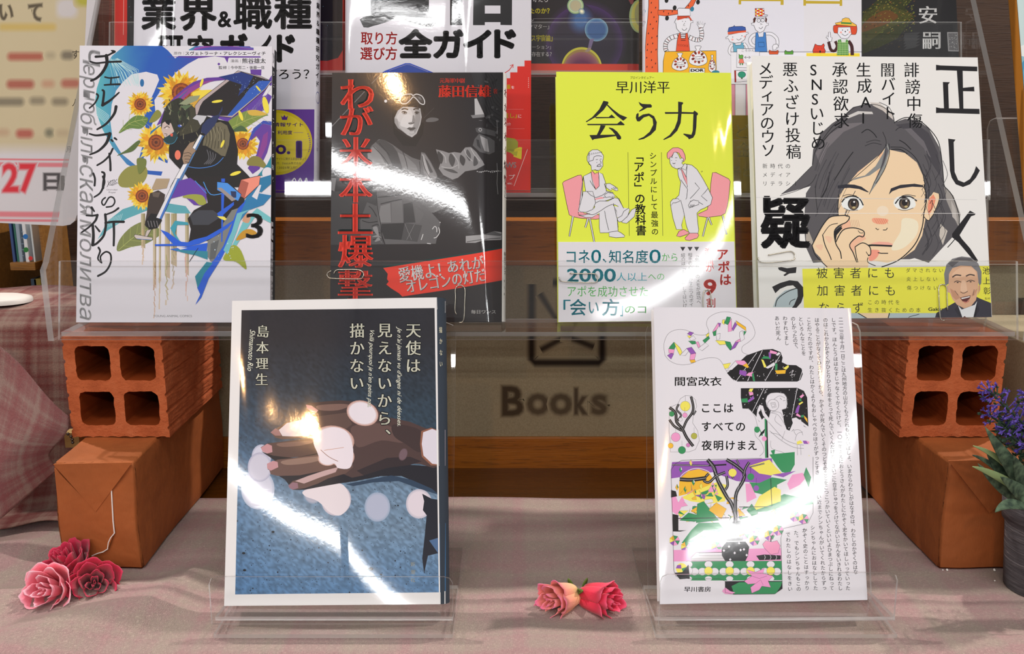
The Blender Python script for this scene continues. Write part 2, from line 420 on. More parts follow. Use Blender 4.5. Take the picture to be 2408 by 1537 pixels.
def book(name, quad, plane, t, cover, label, group=None, spine='R', cover_art=None, m_args=None, band=None, back=(215, 215, 218), spine_col=None, spine_art=None, stickers=None, rounded=0):
    """quad px TL,TR,BR,BL of the front cover; the block stands behind the plane"""
    n = plane.n; q = [plane.hit(*p) for p in quad]; base = (q[2] + q[3]) / 2
    root = thing(name, base, label, 'book', group); ink_mat.root = tuple(base)
    m = ink_mat(name + '_print', plane, quad, **(m_args or {}))
    art = Art(quad); art.P(cover, quad, div=0)
    if cover_art: cover_art(art)
    ct = .0006
    # cover case: front board carries the print
    printed('front_cover', art, plane, m, root, base=[(quad, -ct, 0, cover)])
    TL, TR, BR, BL = q
    b = MB(); b.slab(q, n, -t, -t + ct); b.build('back_cover', mat(name + '_back', back, .4, .5), root)
    sc_ = spine_col or cover
    s_ = MB()
    A, B = (BR, TR) if spine == 'R' else (BL, TL); out = plane.u * (1 if spine == 'R' else -1)
    K = 8; pr = []
    for i in range(K + 1):
        a = math.pi * i / K; r = rounded * t
        pr.append((-t * (1 - math.cos(a)) / 2, r * math.sin(a)))
    vs_ = [A + n * d + out * e for d, e in pr] + [B + n * d + out * e for d, e in pr]
    s_.add(vs_, [(i, i + 1, K + 2 + i, K + 1 + i) for i in range(K)])
    vs2 = [v - out * .0006 for v in vs_]; s_.add(vs2, [(i, i + 1, K + 2 + i, K + 1 + i) for i in range(K)])
    so = s_.build('spine', mat(name + '_spine', sc_, .6, .12), root, smooth=True)
    # page block, slightly inset
    i_ = .0022; c_ = sum(q, Vector()) / 4
    def ins(p, du, dv): return p + plane.u * du + plane.v * dv
    l_, r_ = (i_, -.0004) if spine == 'R' else (.0004, -i_)
    pq = [ins(TL, l_, -i_), ins(TR, r_, -i_), ins(BR, r_, i_), ins(BL, l_, i_)]
    MB().slab(pq, n, -t + ct, -ct).build('page_block', PAPER, root)
    if band:
        bq, bc, bart, bm = band; a2 = Art(bq); a2.P(bc, bq)
        if bart: bart(a2)
        printed('paper_band', a2, plane, m if bm is None else ink_mat(name + '_band', plane, quad, **bm), root, base=[(bq, .00005, .0011, bc)], off=.0011 + 4e-6)
    if spine_art:
        # lettering wrapped on the spine: x counts across the visible spine, y down the front edge
        class SP: pass
        sp = SP(); sp.n = n * .3 + out * .95; r_ = rounded * t; e_px = (quad[1], quad[2]) if spine == 'R' else (quad[0], quad[3])
        def arr(Pp):
            W = []
            tab = [(math.pi * i / 24) for i in range(13)]
            for x, y in Pp:
                k = (y - e_px[0][1]) / (e_px[1][1] - e_px[0][1]); ex = e_px[0][0] + (e_px[1][0] - e_px[0][0]) * k
                P0 = plane.hit(ex, y); best = None
                for a_ in (0, 1):
                    pass
                scr = []
                for a_ in tab:
                    Q = P0 + n * (-t * (1 - math.cos(a_)) * .5) + out * (r_ * math.sin(a_)); d = Q - CAM; scr.append(CX + F * d.x / d.dot(FW))
                dx = x - ex; v = [abs(q - ex) for q in scr]; d_ = max(0, dx if spine == 'R' else -dx); vmax = max(v); d_ = min(d_, vmax) if vmax > 0 else 0
                a_ = float(np.interp(d_, v, tab)); W.append(P0 + n * (-t * (1 - math.cos(a_)) * .5) + out * (r_ * math.sin(a_)))
            return np.array([tuple(q) for q in W])
        sp.arr = arr; sa = Art(None); spine_art(sa, sp)
        if sa.V: printed('spine_lettering', sa, sp, m, root, off=.00006)
    return root, m
# ================================================================== THE SETTING
LEAN = 14
def wood_mat(name, dark, light, rough=.4, sx=14, coat=.2):
    m = mat(name, dark, rough, .4, coat, .2); t = NT(m); v = t.mapping(t.obj(), (sx, 160, 160))
    f = t.noise(v, 1, 5, .6, .6); f2 = t.noise(t.mapping(t.obj(), (60, 900, 900)), 1, 2)
    c = t.ramp(f, [(.3, col(dark)), (.62, col(light))])
    t.l(t.mix(t.math('MULTIPLY', t.math('GREATER_THAN', f2, .62), .35), c, col(tuple(q * .45 for q in dark))), t.b.inputs['Base Color'])
    t.bump(f2, .0003); return m
W_RAIL = wood_mat('oak_rail_wood', (146, 82, 16), (164, 96, 22))
W_DARK = wood_mat('dark_varnished_wood', (82, 46, 10), (94, 54, 13), .16, 6, .4)
W_BROWN = wood_mat('brown_board', (66, 46, 34), (74, 53, 39), .5, 4, .1)
W_CASE = wood_mat('bookcase_wood', (128, 84, 34), (150, 102, 46))
BEIGE = mat('beige_panel', (152, 140, 112), .8, .2); _t = NT(BEIGE)
_t.l(_t.ramp(_t.noise(_t.obj(), 900, 2), [(.3, col((140, 128, 102))), (.7, col((156, 144, 118)))]), _t.b.inputs['Base Color'])
tag(MB().box(-.9, .10, -.03, .9, .7625, -.0015).build('display_table', W_DARK), 'dark varnished wooden table top showing behind the cloth', 'table')
bw = MB().box(-.2815, .763, .026, .9, .783, .176).build('wall_back', BEIGE); tag(bw, kind='structure')
tag(MB().box(-.2815, .7605, -.03, .9, .785, .0265).build('trim_1', W_RAIL, bevel=.0008), kind='structure')
tag(MB().box(-.2815, .7605, .1755, .9, .785, .2125).build('trim_2', W_RAIL, bevel=.0008), kind='structure')
tag(MB().box(-.2985, .7605, -.03, -.281, .785, .2125).build('trim_3', W_BROWN, bevel=.0008), kind='structure')
tag(MB().box(-.455, .955, -.2, 1.2, .975, .47).build('wall_rear', W_BROWN), kind='structure')
tag(MB().box(-.2985, .7855, .19, 1.2, .9545, .2).build('trim_4', W_BROWN), kind='structure')
tag(MB().box(-1.6, 1.5, -.3, -.3, 1.52, .6).build('wall_left', mat('tan_wall', (120, 100, 70), .8)), kind='structure')  # far left wall in one even tan colour
tag(MB().box(-2.5, -2.5, -.8, 2.5, 2.5, -.75).build('floor', mat('shop_floor', (120, 105, 92), .5)), kind='structure')
# ---- soft printed emblem and the word on the beige panel
PB = Plane((0, .7628, 0))
er = thing('wall_lettering', (PB.hit(1300, 800)), 'blurred dark emblem of an open book above the word Books on the beige panel', 'sign')
eb = Art(); bg = (148, 136, 110); dk = (42, 34, 28)
def softline(a, p, w0, c0=bg, c1=dk, n=8, closed=False, sm=0, k=1.0):
    for i in range(n):
        t = i / (n - 1); cc = tuple(x + (y - x) * (t ** 1.3) * k for x, y in zip(c0, c1)); a.L(cc, w0 * (2.1 - 1.65 * t), p, sm, closed)
softline(eb, "1250,668 1250,845 1258,852 1408,852 1416,845 1416,668 1300,664", 15)
softline(eb, "1270,690 1332,790 1396,690", 13, k=.8); softline(eb, "1272,822 1332,790 1396,815", 13, k=.85)
softline(eb, "1320,780 1346,784", 22, k=.7)
eb.soft('B', bg, (70, 58, 44), 1183, 910, 1228, 975, .10); eb.soft('o', bg, (86, 74, 58), 1242, 928, 1288, 972, .11); eb.soft('o', bg, (86, 74, 58), 1296, 928, 1342, 972, .11)
eb.soft('k', bg, (80, 68, 54), 1352, 914, 1378, 972, .10); eb.soft('s', bg, (86, 74, 58), 1394, 930, 1424, 972, .12)
INKM = mat('panel_ink', rough=.8, spec=.1); _t = NT(INKM); _a = _t.n('Attribute'); _a.attribute_name = 'ink'; _t.l(_a.outputs['Color'], _t.b.inputs['Base Color'])
printed('printed_lettering', eb, PB, INKM, er, off=.00005)
# ---- small dark frame at the right end of the beige panel
def pb(x, y): return PB.hit(x, y)
fr = thing('picture_frame', pb(2440, 840), 'dark framed glass corner on the grey panel right of the right brick', 'frame')
FM = mat('dark_frame', (70, 62, 52), .4)
for nm, (a, b_) in {'frame_side': ((2394, 700), (2400, 884)), 'frame_bottom': ((2394, 877), (2520, 886))}.items():
    p, q = pb(*a), pb(*b_); MB().box(p.x, .755, q.z, q.x, .763, p.z).build(nm, FM, fr)
p, q = pb(2400, 700), pb(2520, 877); MB().box(p.x, .7605, q.z, q.x, .762, p.z).build('frame_pane', mat('pane_grey', (150, 150, 138), .15), fr)
# ---- bookcase far on the left with its books
YB = 1.12
def at3(x, y, Y=YB): return atY(x, y, Y)
bc = thing('bookcase', at3(60, 690), 'honey coloured wooden bookcase behind the left side of the display', 'bookcase')
def pxbox(x0, y0, x1, y1, Y, d, name, m, parent=None, bevel=0):
    a, b_ = atY(x0, y0, Y), atY(x1, y1, Y); return MB().box(a.x, Y, b_.z, b_.x, Y + d, a.z).build(name, m, parent, bevel=bevel)
pxbox(-260, 420, 22, 980, YB, .2, 'upright', W_CASE, bc, .001); pxbox(84, 420, 141, 980, YB, .2, 'upright', W_CASE, bc, .001)
pxbox(22, 617, 84, 636, YB + .004, .19, 'shelf', W_CASE, bc, .001)
pxbox(-260, 400, 150, 980, YB + .2, .01, 'back_board', mat('bookcase_back', (40, 28, 18), .8), bc)
pxbox(22, 860, 84, 880, YB + .004, .19, 'shelf', W_CASE, bc, .001)
for i, (x0, x1, c, y0, lb) in enumerate([(23, 31, (60, 80, 130), 532, 'navy spined book at the left end of the bookcase shelf'), (31, 41, (52, 108, 92), 528, 'green spined book beside the navy one on the bookcase shelf'),
        (41, 46, (150, 165, 180), 536, 'thin pale blue book on the bookcase shelf'), (46, 70, (225, 225, 228), 524, 'wide white book with blue, green and red dots on its spine'), (70, 80, (205, 212, 214), 530, 'slim pale grey book right of the dotted one on the bookcase shelf')]):
    a, b_ = atY(x0, y0 - 30, YB + .01), atY(x1, 617, YB + .01)
    rb = thing('shelf_book', ((a.x + b_.x) / 2, YB + .07, b_.z), lb, 'book', 'books on the far bookcase shelf')
    MB().box(a.x + .0002, YB + .01, b_.z, b_.x - .0002, YB + .13, a.z).build('spine_and_cover', mat('shelf_book_cover', c, .5), rb, bevel=.0008)
    if x1 - x0 > 20:
        ad = Art(); P2 = Plane((0, YB + .01, 0)); ad.E((60, 120, 190), 60, 556, 6); ad.E((60, 130, 70), 61, 587, 6); ad.E((215, 70, 70), 73 - 1, 607, 5)
        for k in range(5): ad.L((150, 170, 190), 1, [(50, 545 + 14 * k), (56, 545 + 14 * k)])
        ad.lay = 0; printed('spine_dots', ad, P2, INKM, rb, off=.0001)
for x0, x1, c, lb in [(66, 76, (60, 80, 100), 'dark blue book on the lower bookcase shelf'), (76, 83, (150, 130, 50), 'olive book on the lower bookcase shelf')]:
    a, b_ = atY(x0, 662, YB + .01), atY(x1, 860, YB + .01)
    rb = tag(MB().box(a.x + .0002, YB + .03, b_.z, b_.x - .0002, YB + .13, a.z).build('shelf_book', mat('shelf_book_cover', c, .5), bevel=.0008), lb, 'book')
# ---- notice board on the left
YS = .84; PS = Plane((0, YS, 0)); sq = [(-160, -120), (252, -120), (214, 90), (184, 440), (181, 505), (176, 519), (165, 528), (148, 531), (-160, 516)]
sb = thing('notice_board', PS.hit(60, 525), 'cream and white printed notice board with blurred red and black writing', 'sign')
sa = Art(sq); cr = (196, 184, 152); wh = (206, 204, 208)
sa.P(cr, sq); 
for i in range(8): sa.P(tuple(a + (b - a) * (i + 1) / 8 for a, b in zip(cr, wh)), [(-160, 335 + i * 4), (260, 335 + i * 4), (260, 560), (-160, 560)])
def blot(x0, y0, x1, y1, c, k=1.0, b0=cr, sp=9):
    n = 7
    for i in range(n):
        t = i / (n - 1); g = sp * (1 - 1.35 * t); cc = tuple(a + (b - a) * t * k for a, b in zip(b0, c)); r = max(1, min((y1 - y0) / 2 + g, 14))
        X0, X1, Y0, Y1 = x0 - g, x1 + g, y0 - g, y1 + g
        if X1 - X0 < 3 or Y1 - Y0 < 3: continue
        r = min(r, (X1 - X0) / 2.1, (Y1 - Y0) / 2.1); p = []
        for cx_, cy_, a0 in ((X1 - r, Y1 - r, 0), (X0 + r, Y1 - r, 90), (X0 + r, Y0 + r, 180), (X1 - r, Y0 + r, 270)):
            for j in range(4): a = math.radians(a0 + j * 30); p.append((cx_ + r * math.cos(a), cy_ + r * math.sin(a)))
        sa.P(cc, p)
blot(0, 57, 130, 70, (196, 168, 90), .7); blot(135, 0, 180, 40, (200, 198, 206), .8); blot(180, -20, 222, 12, (170, 168, 60), .8)
blot(20, 126, 100, 140, (164, 84, 72), .8); blot(146, 122, 172, 138, (110, 104, 92), .8); blot(110, 124, 128, 136, (150, 140, 118), .5)
blot(18, 190, 78, 206, (160, 84, 74), .8); blot(100, 190, 126, 204, (180, 120, 100), .5); blot(146, 188, 186, 204, (166, 90, 80), .75)
blot(-10, 232, 54, 247, (112, 106, 92), .75); blot(72, 230, 104, 244, (124, 116, 100), .7); blot(124, 232, 158, 246, (120, 112, 96), .7)
blot(40, 306, 76, 322, (168, 84, 76), .8); blot(108, 304, 124, 320, (112, 112, 96), .8); blot(-20, 304, 20, 318, (176, 140, 116), .5); blot(135, 306, 160, 318, (160, 140, 116), .4)
sa.soft('い', cr, (96, 88, 74), 0, 12, 30, 46, .10); sa.soft('て', cr, (96, 88, 74), 68, 10, 98, 48, .12)
for y, w_ in ((376, 3), (388, 7), (505, 9), (519, 4)): 
    for i in range(5 if y > 0 else 1): sa.L(tuple(a + (b - a) * (i + 1) / 5 for a, b in zip(wh, (212, 130, 138))), w_ * (1.9 - .25 * i), [(-160, y - 4), (60, y - 1), (200, y)])
sa.soft('27', wh, (208, 62, 72), 8, 386, 82, 450, .09); sa.soft('日', wh, (84, 82, 84), 104, 408, 140, 446, .10)
sa.fit('1', (40, 36, 40), 143, 412, 152, 448, .04)
sa.fit('す', (28, 24, 30), 170, 118, 186, 138, .0); sa.fit('ノ', (28, 24, 30), 170, 232, 178, 250, .0); sa.fit('月', (40, 34, 34), 156, 344, 166, 358)
printed('printed_sheet', sa, PS, INKM, sb, off=.00005)
MB().slab([PS.hit(*p) for p in sq], PS.n, -.003, 0).build('board', mat('board_white', (206, 204, 208), .35, .5), sb)
# ================================================================== CLOTHS
def plaid(name, base, red, pale, sc=34, k=.8, fine=.5):
    m = mat(name, base, .95, .05, sheen=.15); t = NT(m); co = t.obj(); wv = t.n('TexCoord').outputs['UV']
    v = t.mapping(wv, (1, 1, 1)); sp = t.n('SeparateXYZ'); t.l(v, sp.inputs[0]); fs = []
    for ax in (0, 1):
        u = sp.outputs[ax]; big = t.math('SINE', t.math('MULTIPLY', u, sc * 6.283 / 1.0)); mid = t.math('SINE', t.math('MULTIPLY', u, sc * 6.283 * 2.7)); nz = t.n('TexNoise'); nz.noise_dimensions = '1D'; t.l(u, nz.inputs['W']); nz.inputs['Scale'].default_value = sc * 8; nz.inputs['Detail'].default_value = 3
        f = t.math('ADD', t.math('MULTIPLY', big, .22), t.math('ADD', t.math('MULTIPLY', mid, .12), t.math('MULTIPLY', t.math('SUBTRACT', nz.outputs['Fac'], .5), 1.0))); fs.append(f)
    f = t.math('ADD', t.math('ADD', fs[0], fs[1]), .5)
    c = t.ramp(f, [(.0, col(pale)), (.5, col(base)), (1.0, col(red))])
    th = t.noise(t.mapping(wv, (420, 2600, 1)), 1, 2); th2 = t.noise(t.mapping(wv, (2600, 420, 1)), 1, 2)
    g = t.math('MULTIPLY_ADD', t.math('ADD', th, th2), 2.4, -1.9); c = t.mix(fine, c, t.mix(t.math('SUBTRACT', g, .5), col(tuple(q * .72 for q in base)), col(tuple(min(255, q * 1.12) for q in pale))), 'MIX')
    t.l(c, t.b.inputs['Base Color']); t.bump(g, .0004); return m
def uvgrid(name, fn, nu, nv, su, sv, m, parent=None, solid=0, smooth=True):
    me = bpy.data.meshes.new(name); off = wpos(parent) if parent else Vector()
    V = [tuple(Vector(fn(i / nu, j / nv)) - off) for j in range(nv + 1) for i in range(nu + 1)]
    Fc = [(j * (nu + 1) + i, j * (nu + 1) + i + 1, (j + 1) * (nu + 1) + i + 1, (j + 1) * (nu + 1) + i) for j in range(nv) for i in range(nu)]
    me.from_pydata(V, [], Fc); uv = me.uv_layers.new(name='UVMap'); k = 0
    for f in Fc:
        for vi in f: uv.data[k].uv = ((vi % (nu + 1)) / nu * su, (vi // (nu + 1)) / nv * sv); k += 1
    if smooth: me.polygons.foreach_set('use_smooth', [True] * len(Fc))
    o = link(name, me, parent, [m])
    if solid: md = o.modifiers.new('thick', 'SOLIDIFY'); md.thickness = solid; md.offset = -1
    return o
CL = plaid('pink_table_cloth', (178, 150, 144), (182, 138, 140), (176, 160, 146), 17, fine=.5)
def tc(u, v):
    x = -.72 + 1.44 * u; y = .16 + .533 * v
    h = .0022 * math.sin(x * 17 + 4 * y) * math.sin(y * 27 + 1.3) + .0016 * math.sin(x * 31 - y * 36 + 2) + .0006 * math.sin(x * 8 + y * 130)
    # ridges seen in front of the left parcel and beside the left easel
    for (cx_, cy_, ang, wd, ln, a) in ((-.30, .535, .25, .016, .14, .006), (-.235, .515, .45, .02, .10, .0055), (-.12, .62, .1, .02, .1, .002), (.24, .60, -.25, .012, .09, .0025), (.20, .63, -.1, .008, .10, .002), (-.36, .60, .1, .012, .06, .004), (.05, .475, .15, .02, .10, .0022), (.30, .47, -.2, .02, .12, .002)):
        dx, dy = x - cx_, y - cy_; a_ = dx * math.cos(ang) + dy * math.sin(ang); b_ = -dx * math.sin(ang) + dy * math.cos(ang); h += 1.7 * a * math.exp(-(b_ / wd) ** 2 - (a_ / ln) ** 2)
    flat = 1
    for (x0, x1, y0, y1) in ((-.31, -.235, .565, .80), (.265, .36, .565, .80), (-.19, -.02, .465, .60), (.07, .24, .465, .60), (.305, .375, .52, .585), (.355, .6, .59, .75)):
        dx = max(x0 - x, 0, x - x1); dy = max(y0 - y, 0, y - y1); flat = min(flat, min(1, math.hypot(dx, dy) / .03))
    return x, y, max(-.001, h * flat) * (1 if v < .97 else .3)
tag(uvgrid('table_cloth', tc, 150, 90, 1.44, .533, CL), 'pale pink checked cotton cloth lying over the display table', 'tablecloth')
PLD = plaid('red_plaid_cloth', (138, 92, 84), (118, 46, 44), (160, 132, 118), 26, fine=.25)
dr = thing('plaid_cloth', (-.45, .70, 0), 'red and cream plaid cloth draped over the raised block on the left', 'cloth')
def drape(u, v):
    x = -.80 + .535 * u; prof = [(.80, .150), (.745, .1505), (.712, .149), (.697, .140), (.690, .11), (.682, .07), (.672, .03), (.655, .006), (.632, .0035)]
    k = v * (len(prof) - 1); i = min(int(k), len(prof) - 2); f = k - i; y = prof[i][0] * (1 - f) + prof[i + 1][0] * f; z = prof[i][1] * (1 - f) + prof[i + 1][1] * f
    w_ = max(0, v - .3); return x, y + w_ * (.007 * math.sin(x * 55 + v) + .004 * math.sin(x * 120)), z + (.0015 * math.sin(x * 60 + y * 40) if v < .3 else .0) + .002 * math.exp(-((v - 1) / .1) ** 2) * (math.sin(x * 90) + 1)
uvgrid('draped_cloth', drape, 90, 60, .535, .30, PLD, dr, .0006)
def flap(u, v):                                  # loose corner that hangs forward, lit from the front
    a, b_, c_, d_ = atY(-60, 775, .655), atY(170, 972, .628), atY(-60, 1275, .60), atY(118, 1110, .615)
    top = a.lerp(b_, u); bot = c_.lerp(d_, u); p = top.lerp(bot, v)
    p.y += .006 * math.sin(u * 5 + v * 3) - .008 * math.sin(v * 3.1) ; p.x += .004 * math.sin(v * 7) * u; return p
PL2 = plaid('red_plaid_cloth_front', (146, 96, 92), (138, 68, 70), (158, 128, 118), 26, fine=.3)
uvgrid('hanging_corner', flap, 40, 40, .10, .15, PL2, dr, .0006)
dm = MB(); dc = atZ(-8, 708, .151)
dm.grid(lambda u, v: (dc.x + .028 * (1, .98, .8, .3, 0)[int(v * 4)] * math.cos(6.2832 * u), dc.y + .02 * (1, .98, .8, .3, 0)[int(v * 4)] * math.sin(6.2832 * u), .1508 + (0, .003, .0042, .0048, .005)[int(v * 4)]), 32, 4, closed_u=True)
tag(dm.build('round_lid', mat('lid_grey', (196, 190, 184), .5), smooth=True), 'pale grey round lid lying on the plaid cloth at the left edge', 'lid')
# ================================================================== BRICKS
def brick_mat():
    m = mat('terracotta', (168, 84, 44), .85, .25); t = NT(m); co = t.obj()
    a = t.noise(co, 60, 4, .6); b_ = t.noise(co, 500, 3, .6); sp_ = t.noise(co, 900, 2, .5)
    c = t.ramp(a, [(.25, col((152, 74, 40))), (.5, col((172, 88, 50))), (.78, col((184, 104, 66)))])
    c = t.mix(t.math('MULTIPLY', t.math('GREATER_THAN', sp_, .69), .6), c, col((96, 40, 20)))
    t.l(c, t.b.inputs['Base Color']); t.bump(t.math('ADD', t.math('MULTIPLY', b_, .6), t.math('MULTIPLY', a, 1.2)), .0012); return m
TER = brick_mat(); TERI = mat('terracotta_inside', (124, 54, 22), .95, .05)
def hollow_brick(x0, x1, y0, y1, z0, z1, ribside, seed, label):
    rnd = random.Random(seed); W, H = x1 - x0, z1 - z0; root = thing('hollow_brick', ((x0 + x1) / 2, (y0 + y1) / 2, z0), label, 'brick')
    def rib(t):                                   # combed grooves on the outer sides
        k = (t * 6.0 + .5) % 1; return -.0011 if k < .11 and .06 < t < .96 else 0
    out = []; N = 60
    for i in range(N): out.append((0 - rib(i / N) * 1 , i / N * H))
    for i in range(N): out.append((i / N * W, H))
    for i in range(N): out.append((W + rib(1 - i / N), H - i / N * H))
    for i in range(N): out.append((W - i / N * W, 0 + (.0007 * abs(math.sin(i * .4)) if 2 < i < N - 2 else 0)))
    holes = []
    for a, b_, c_, d_ in ((.115, .465, .57, .91), (.565, .915, .57, .91), (.115, .465, .12, .46), (.565, .915, .12, .46)):
        p = []; X0, X1, Z0, Z1 = a * W, b_ * W, c_ * H, d_ * H; r = .0045; 
        for cx_, cz_, a0 in ((X1 - r, Z1 - r, 0), (X0 + r, Z1 - r, 90), (X0 + r, Z0 + r, 180), (X1 - r, Z0 + r, 270)):
            for j in range(5): an = math.radians(a0 + j * 22.5); p.append((cx_ + r * math.cos(an) + rnd.uniform(-.0003, .0003), cz_ + r * math.sin(an) + rnd.uniform(-.0003, .0003)))
            nx = {0: (X0 + r, Z1), 90: (X0, Z0 + r), 180: (X1 - r, Z0), 270: (X1, Z1 - r)}[a0]; lx, lz = p[-1]
            for j in range(1, 6): p.append((lx + (nx[0] - lx) * j / 6 + rnd.uniform(-.00035, .00035), lz + (nx[1] - lz) * j / 6 + rnd.uniform(-.00035, .00035)))
        holes.append(p)
    loops = [out] + holes; T = tessellate_polygon([[Vector((a, b_, 0)) for a, b_ in lp] for lp in loops]); flat = [q for lp in loops for q in lp]
    mb = MB(); nf = len(flat)
    for k, Y in ((0, y0), (1, y1)): mb.add([(x0 + a, Y, z0 + b_) for a, b_ in flat], [tuple(t_) for t_ in T])
    b0 = 0; rows = []
    segs = 14
    for li, lp in enumerate(loops):
        n_ = len(lp); R = []
        for s_ in range(segs + 1):
            Y = y0 + (y1 - y0) * s_ / segs; R.append([(x0 + a + (rnd.uniform(-.0003, .0003) if 0 < s_ < segs else 0), Y, z0 + b_) for a, b_ in lp])
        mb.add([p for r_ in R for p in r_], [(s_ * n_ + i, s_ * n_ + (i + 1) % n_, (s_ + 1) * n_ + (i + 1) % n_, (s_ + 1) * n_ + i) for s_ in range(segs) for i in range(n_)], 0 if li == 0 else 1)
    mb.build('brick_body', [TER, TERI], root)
    return root
hollow_brick(-.3085, -.2400, .622, .744, .0765, .1490, 'R', 3, 'orange hollow four-hole brick under the left end of the acrylic stand')
hollow_brick(.2716, .3395, .622, .744, .0765, .1490, 'L', 5, 'orange hollow four-hole brick under the right end of the acrylic stand')
# ================================================================== WRAPPED PARCELS
def kraft(name, c):
    m = mat(name, c, .7, .3); t = NT(m); co = t.obj(); a = t.noise(co, 25, 4, .6); b_ = t.noise(t.mapping(co, (1600, 1600, 300)), 1, 2)
    t.l(t.ramp(a, [(.3, col(tuple(q * .93 for q in c))), (.7, col(tuple(min(255, q * 1.05) for q in c)))]), t.b.inputs['Base Color'])
    t.bump(t.math('ADD', t.math('MULTIPLY', t.noise(co, 40, 3, .5), 4), t.math('MULTIPLY', b_, .25)), .0006); return m
KR = kraft('orange_kraft_paper', (150, 82, 40)); WT = mat('torn_white_edge', (225, 222, 218), .8)
def parcel(x0, x1, y0, y1, h, label, mirror):
    root = thing('wrapped_parcel', ((x0 + x1) / 2, (y0 + y1) / 2, 0), label, 'parcel'); rnd = random.Random(5 if mirror else 9)
    bm = bmesh.new(); bmesh.ops.create_cube(bm, size=1)
    for v in bm.verts: v.co = Vector((v.co.x * (x1 - x0), v.co.y * (y1 - y0), (v.co.z + .5) * h))
    bmesh.ops.bevel(bm, geom=bm.edges[:], offset=.0016, segments=2, affect='EDGES')
    bmesh.ops.subdivide_edges(bm, edges=[e for e in bm.edges if e.calc_length() > .02], cuts=7, use_grid_fill=True)
    for v in bm.verts:
        s_ = .0007; v.co += Vector((s_ * math.sin(v.co.z * 90 + v.co.y * 50), s_ * math.sin(v.co.x * 130 + v.co.z * 70), (s_ * .6 * math.sin(v.co.x * 150 + v.co.y * 60) if v.co.z > .01 else 0)))
    me = bpy.data.meshes.new('wrapping'); bm.to_mesh(me); bm.free(); me.polygons.foreach_set('use_smooth', [True] * len(me.polygons)); me.materials.append(KR)
    o = link('wrapping', me, root); md = o.modifiers.new('wn', 'WEIGHTED_NORMAL'); md.weight = 90
    fy = y0 - .0012; PF = Plane((0, fy, 0))
    if not mirror:
        tri = [PF.hit(*p) for p in [(126, 1090), (312, 1086), (226, 1202)]]; MB().slab(tri, (0, -1, 0), 0, .0007).build('folded_flap', KR, root, bevel=.0003)
        MB().slab([PF.hit(*p) for p in [(236, 1188), (251, 1160), (250, 1193), (245, 1194)]], (0, -1, 0), -.0006, -.0001).build('white_paper_corner', WT, root)
        seam = [PF.hit(*p) for p in [(262, 1152), (264, 1190), (266, 1225), (269, 1253), (260, 1264), (255, 1275), (253, 1290), (242, 1297), (230, 1300), (216, 1306)]]
        MB().tube(seam, .00045, 6).build('torn_edge', WT, root)
        sh = [PF.hit(*p) for p in [(262, 1152), (268, 1253), (254, 1290), (216, 1306), (150, 1318), (128, 1100), (226, 1200)]]
        MB().slab(sh, (0, -1, 0), -.0004, .00025).build('overlapping_sheet', KR, root)
    else:
        tri = [PF.hit(*p) for p in [(2229, 1082), (2420, 1078), (2440, 1130), (2347, 1187), (2326, 1205)]]; MB().slab(tri, (0, -1, 0), 0, .0008).build('folded_flap', KR, root, bevel=.0003)
    return root
parcel(-.3005, -.2475, .5745, .7595, .0760, 'orange paper wrapped parcel with a torn white seam, under the left brick', False)
parcel(.2850, .3400, .5745, .7595, .0760, 'orange paper wrapped parcel with a folded flap, under the right brick', True)
# ================================================================== ACRYLIC TIERED STAND
st = thing('tiered_book_stand', (.0177, .68, .149), 'large clear acrylic three-tier book stand resting on the two bricks', 'stand')
XL, XR = -.3076, .343; TH = .0028
def sheet(name, prof, x0, x1, n=None):
    """prof: four (Y,z) corners; broad faces clear, narrow faces polished"""
    mb = MB(); V = [(x, y, z) for x in (x0, x1) for y, z in prof]
    mb.add(V, [(0, 1, 2, 3), (7, 6, 5, 4)], 1)
    ln = [math.dist(prof[i], prof[(i + 1) % 4]) for i in range(4)]
    for i in range(4): mb.add(V, [(i, (i + 1) % 4, 4 + (i + 1) % 4, 4 + i)], 0 if ln[i] > .005 else 1)
    return mb.build(name, [ACR, ACE], st)
tl = math.tan(math.radians(LEAN)); fl = []
LIPS = [(.6115, .1492, .2007), (.6700, .2375, .2795), (.7330, .3245, .3650)]
for i, (Y, z0, z1) in enumerate(LIPS):
    d = (z1 - z0) * tl; sheet('front_lip', [(Y, z0), (Y + TH, z0), (Y + d + TH, z1), (Y + d, z1)], XL + .002, XR - .002)
    sheet('shelf_floor', [(Y + .0035, z0 + .0018), (Y + .045, z0 + .0018), (Y + .045, z0 + .0048), (Y + .0035, z0 + .0048)], XL + .003, XR - .003)
    sheet('back_panel', [(Y + .042, z0 + .0048), (Y + .045, z0 + .0048), (Y + .045 + .0885 * .2, z0 + .0885), (Y + .042 + .0885 * .2, z0 + .0885)], XL + .003, XR - .003)
def side(name, X):
    pr = [(.610, .149), (.752, .149), (.752, .216), (.86, .216), (.86, .52), (.800, .47), (.737, .380), (.615, .2015), (.610, .197)]
    mb = MB(); k = len(pr); V = [(X, y, z) for y, z in pr] + [(X + .004, y, z) for y, z in pr]
    mb.add(V, [tuple(range(k)), tuple(range(2 * k - 1, k - 1, -1))], 0); mb.add(V, [(i, (i + 1) % k, k + (i + 1) % k, k + i) for i in range(k)], 1)
    return mb.build(name, [ACS, ACE], st)
side('side_panel', XL - .004); side('side_panel', XR)
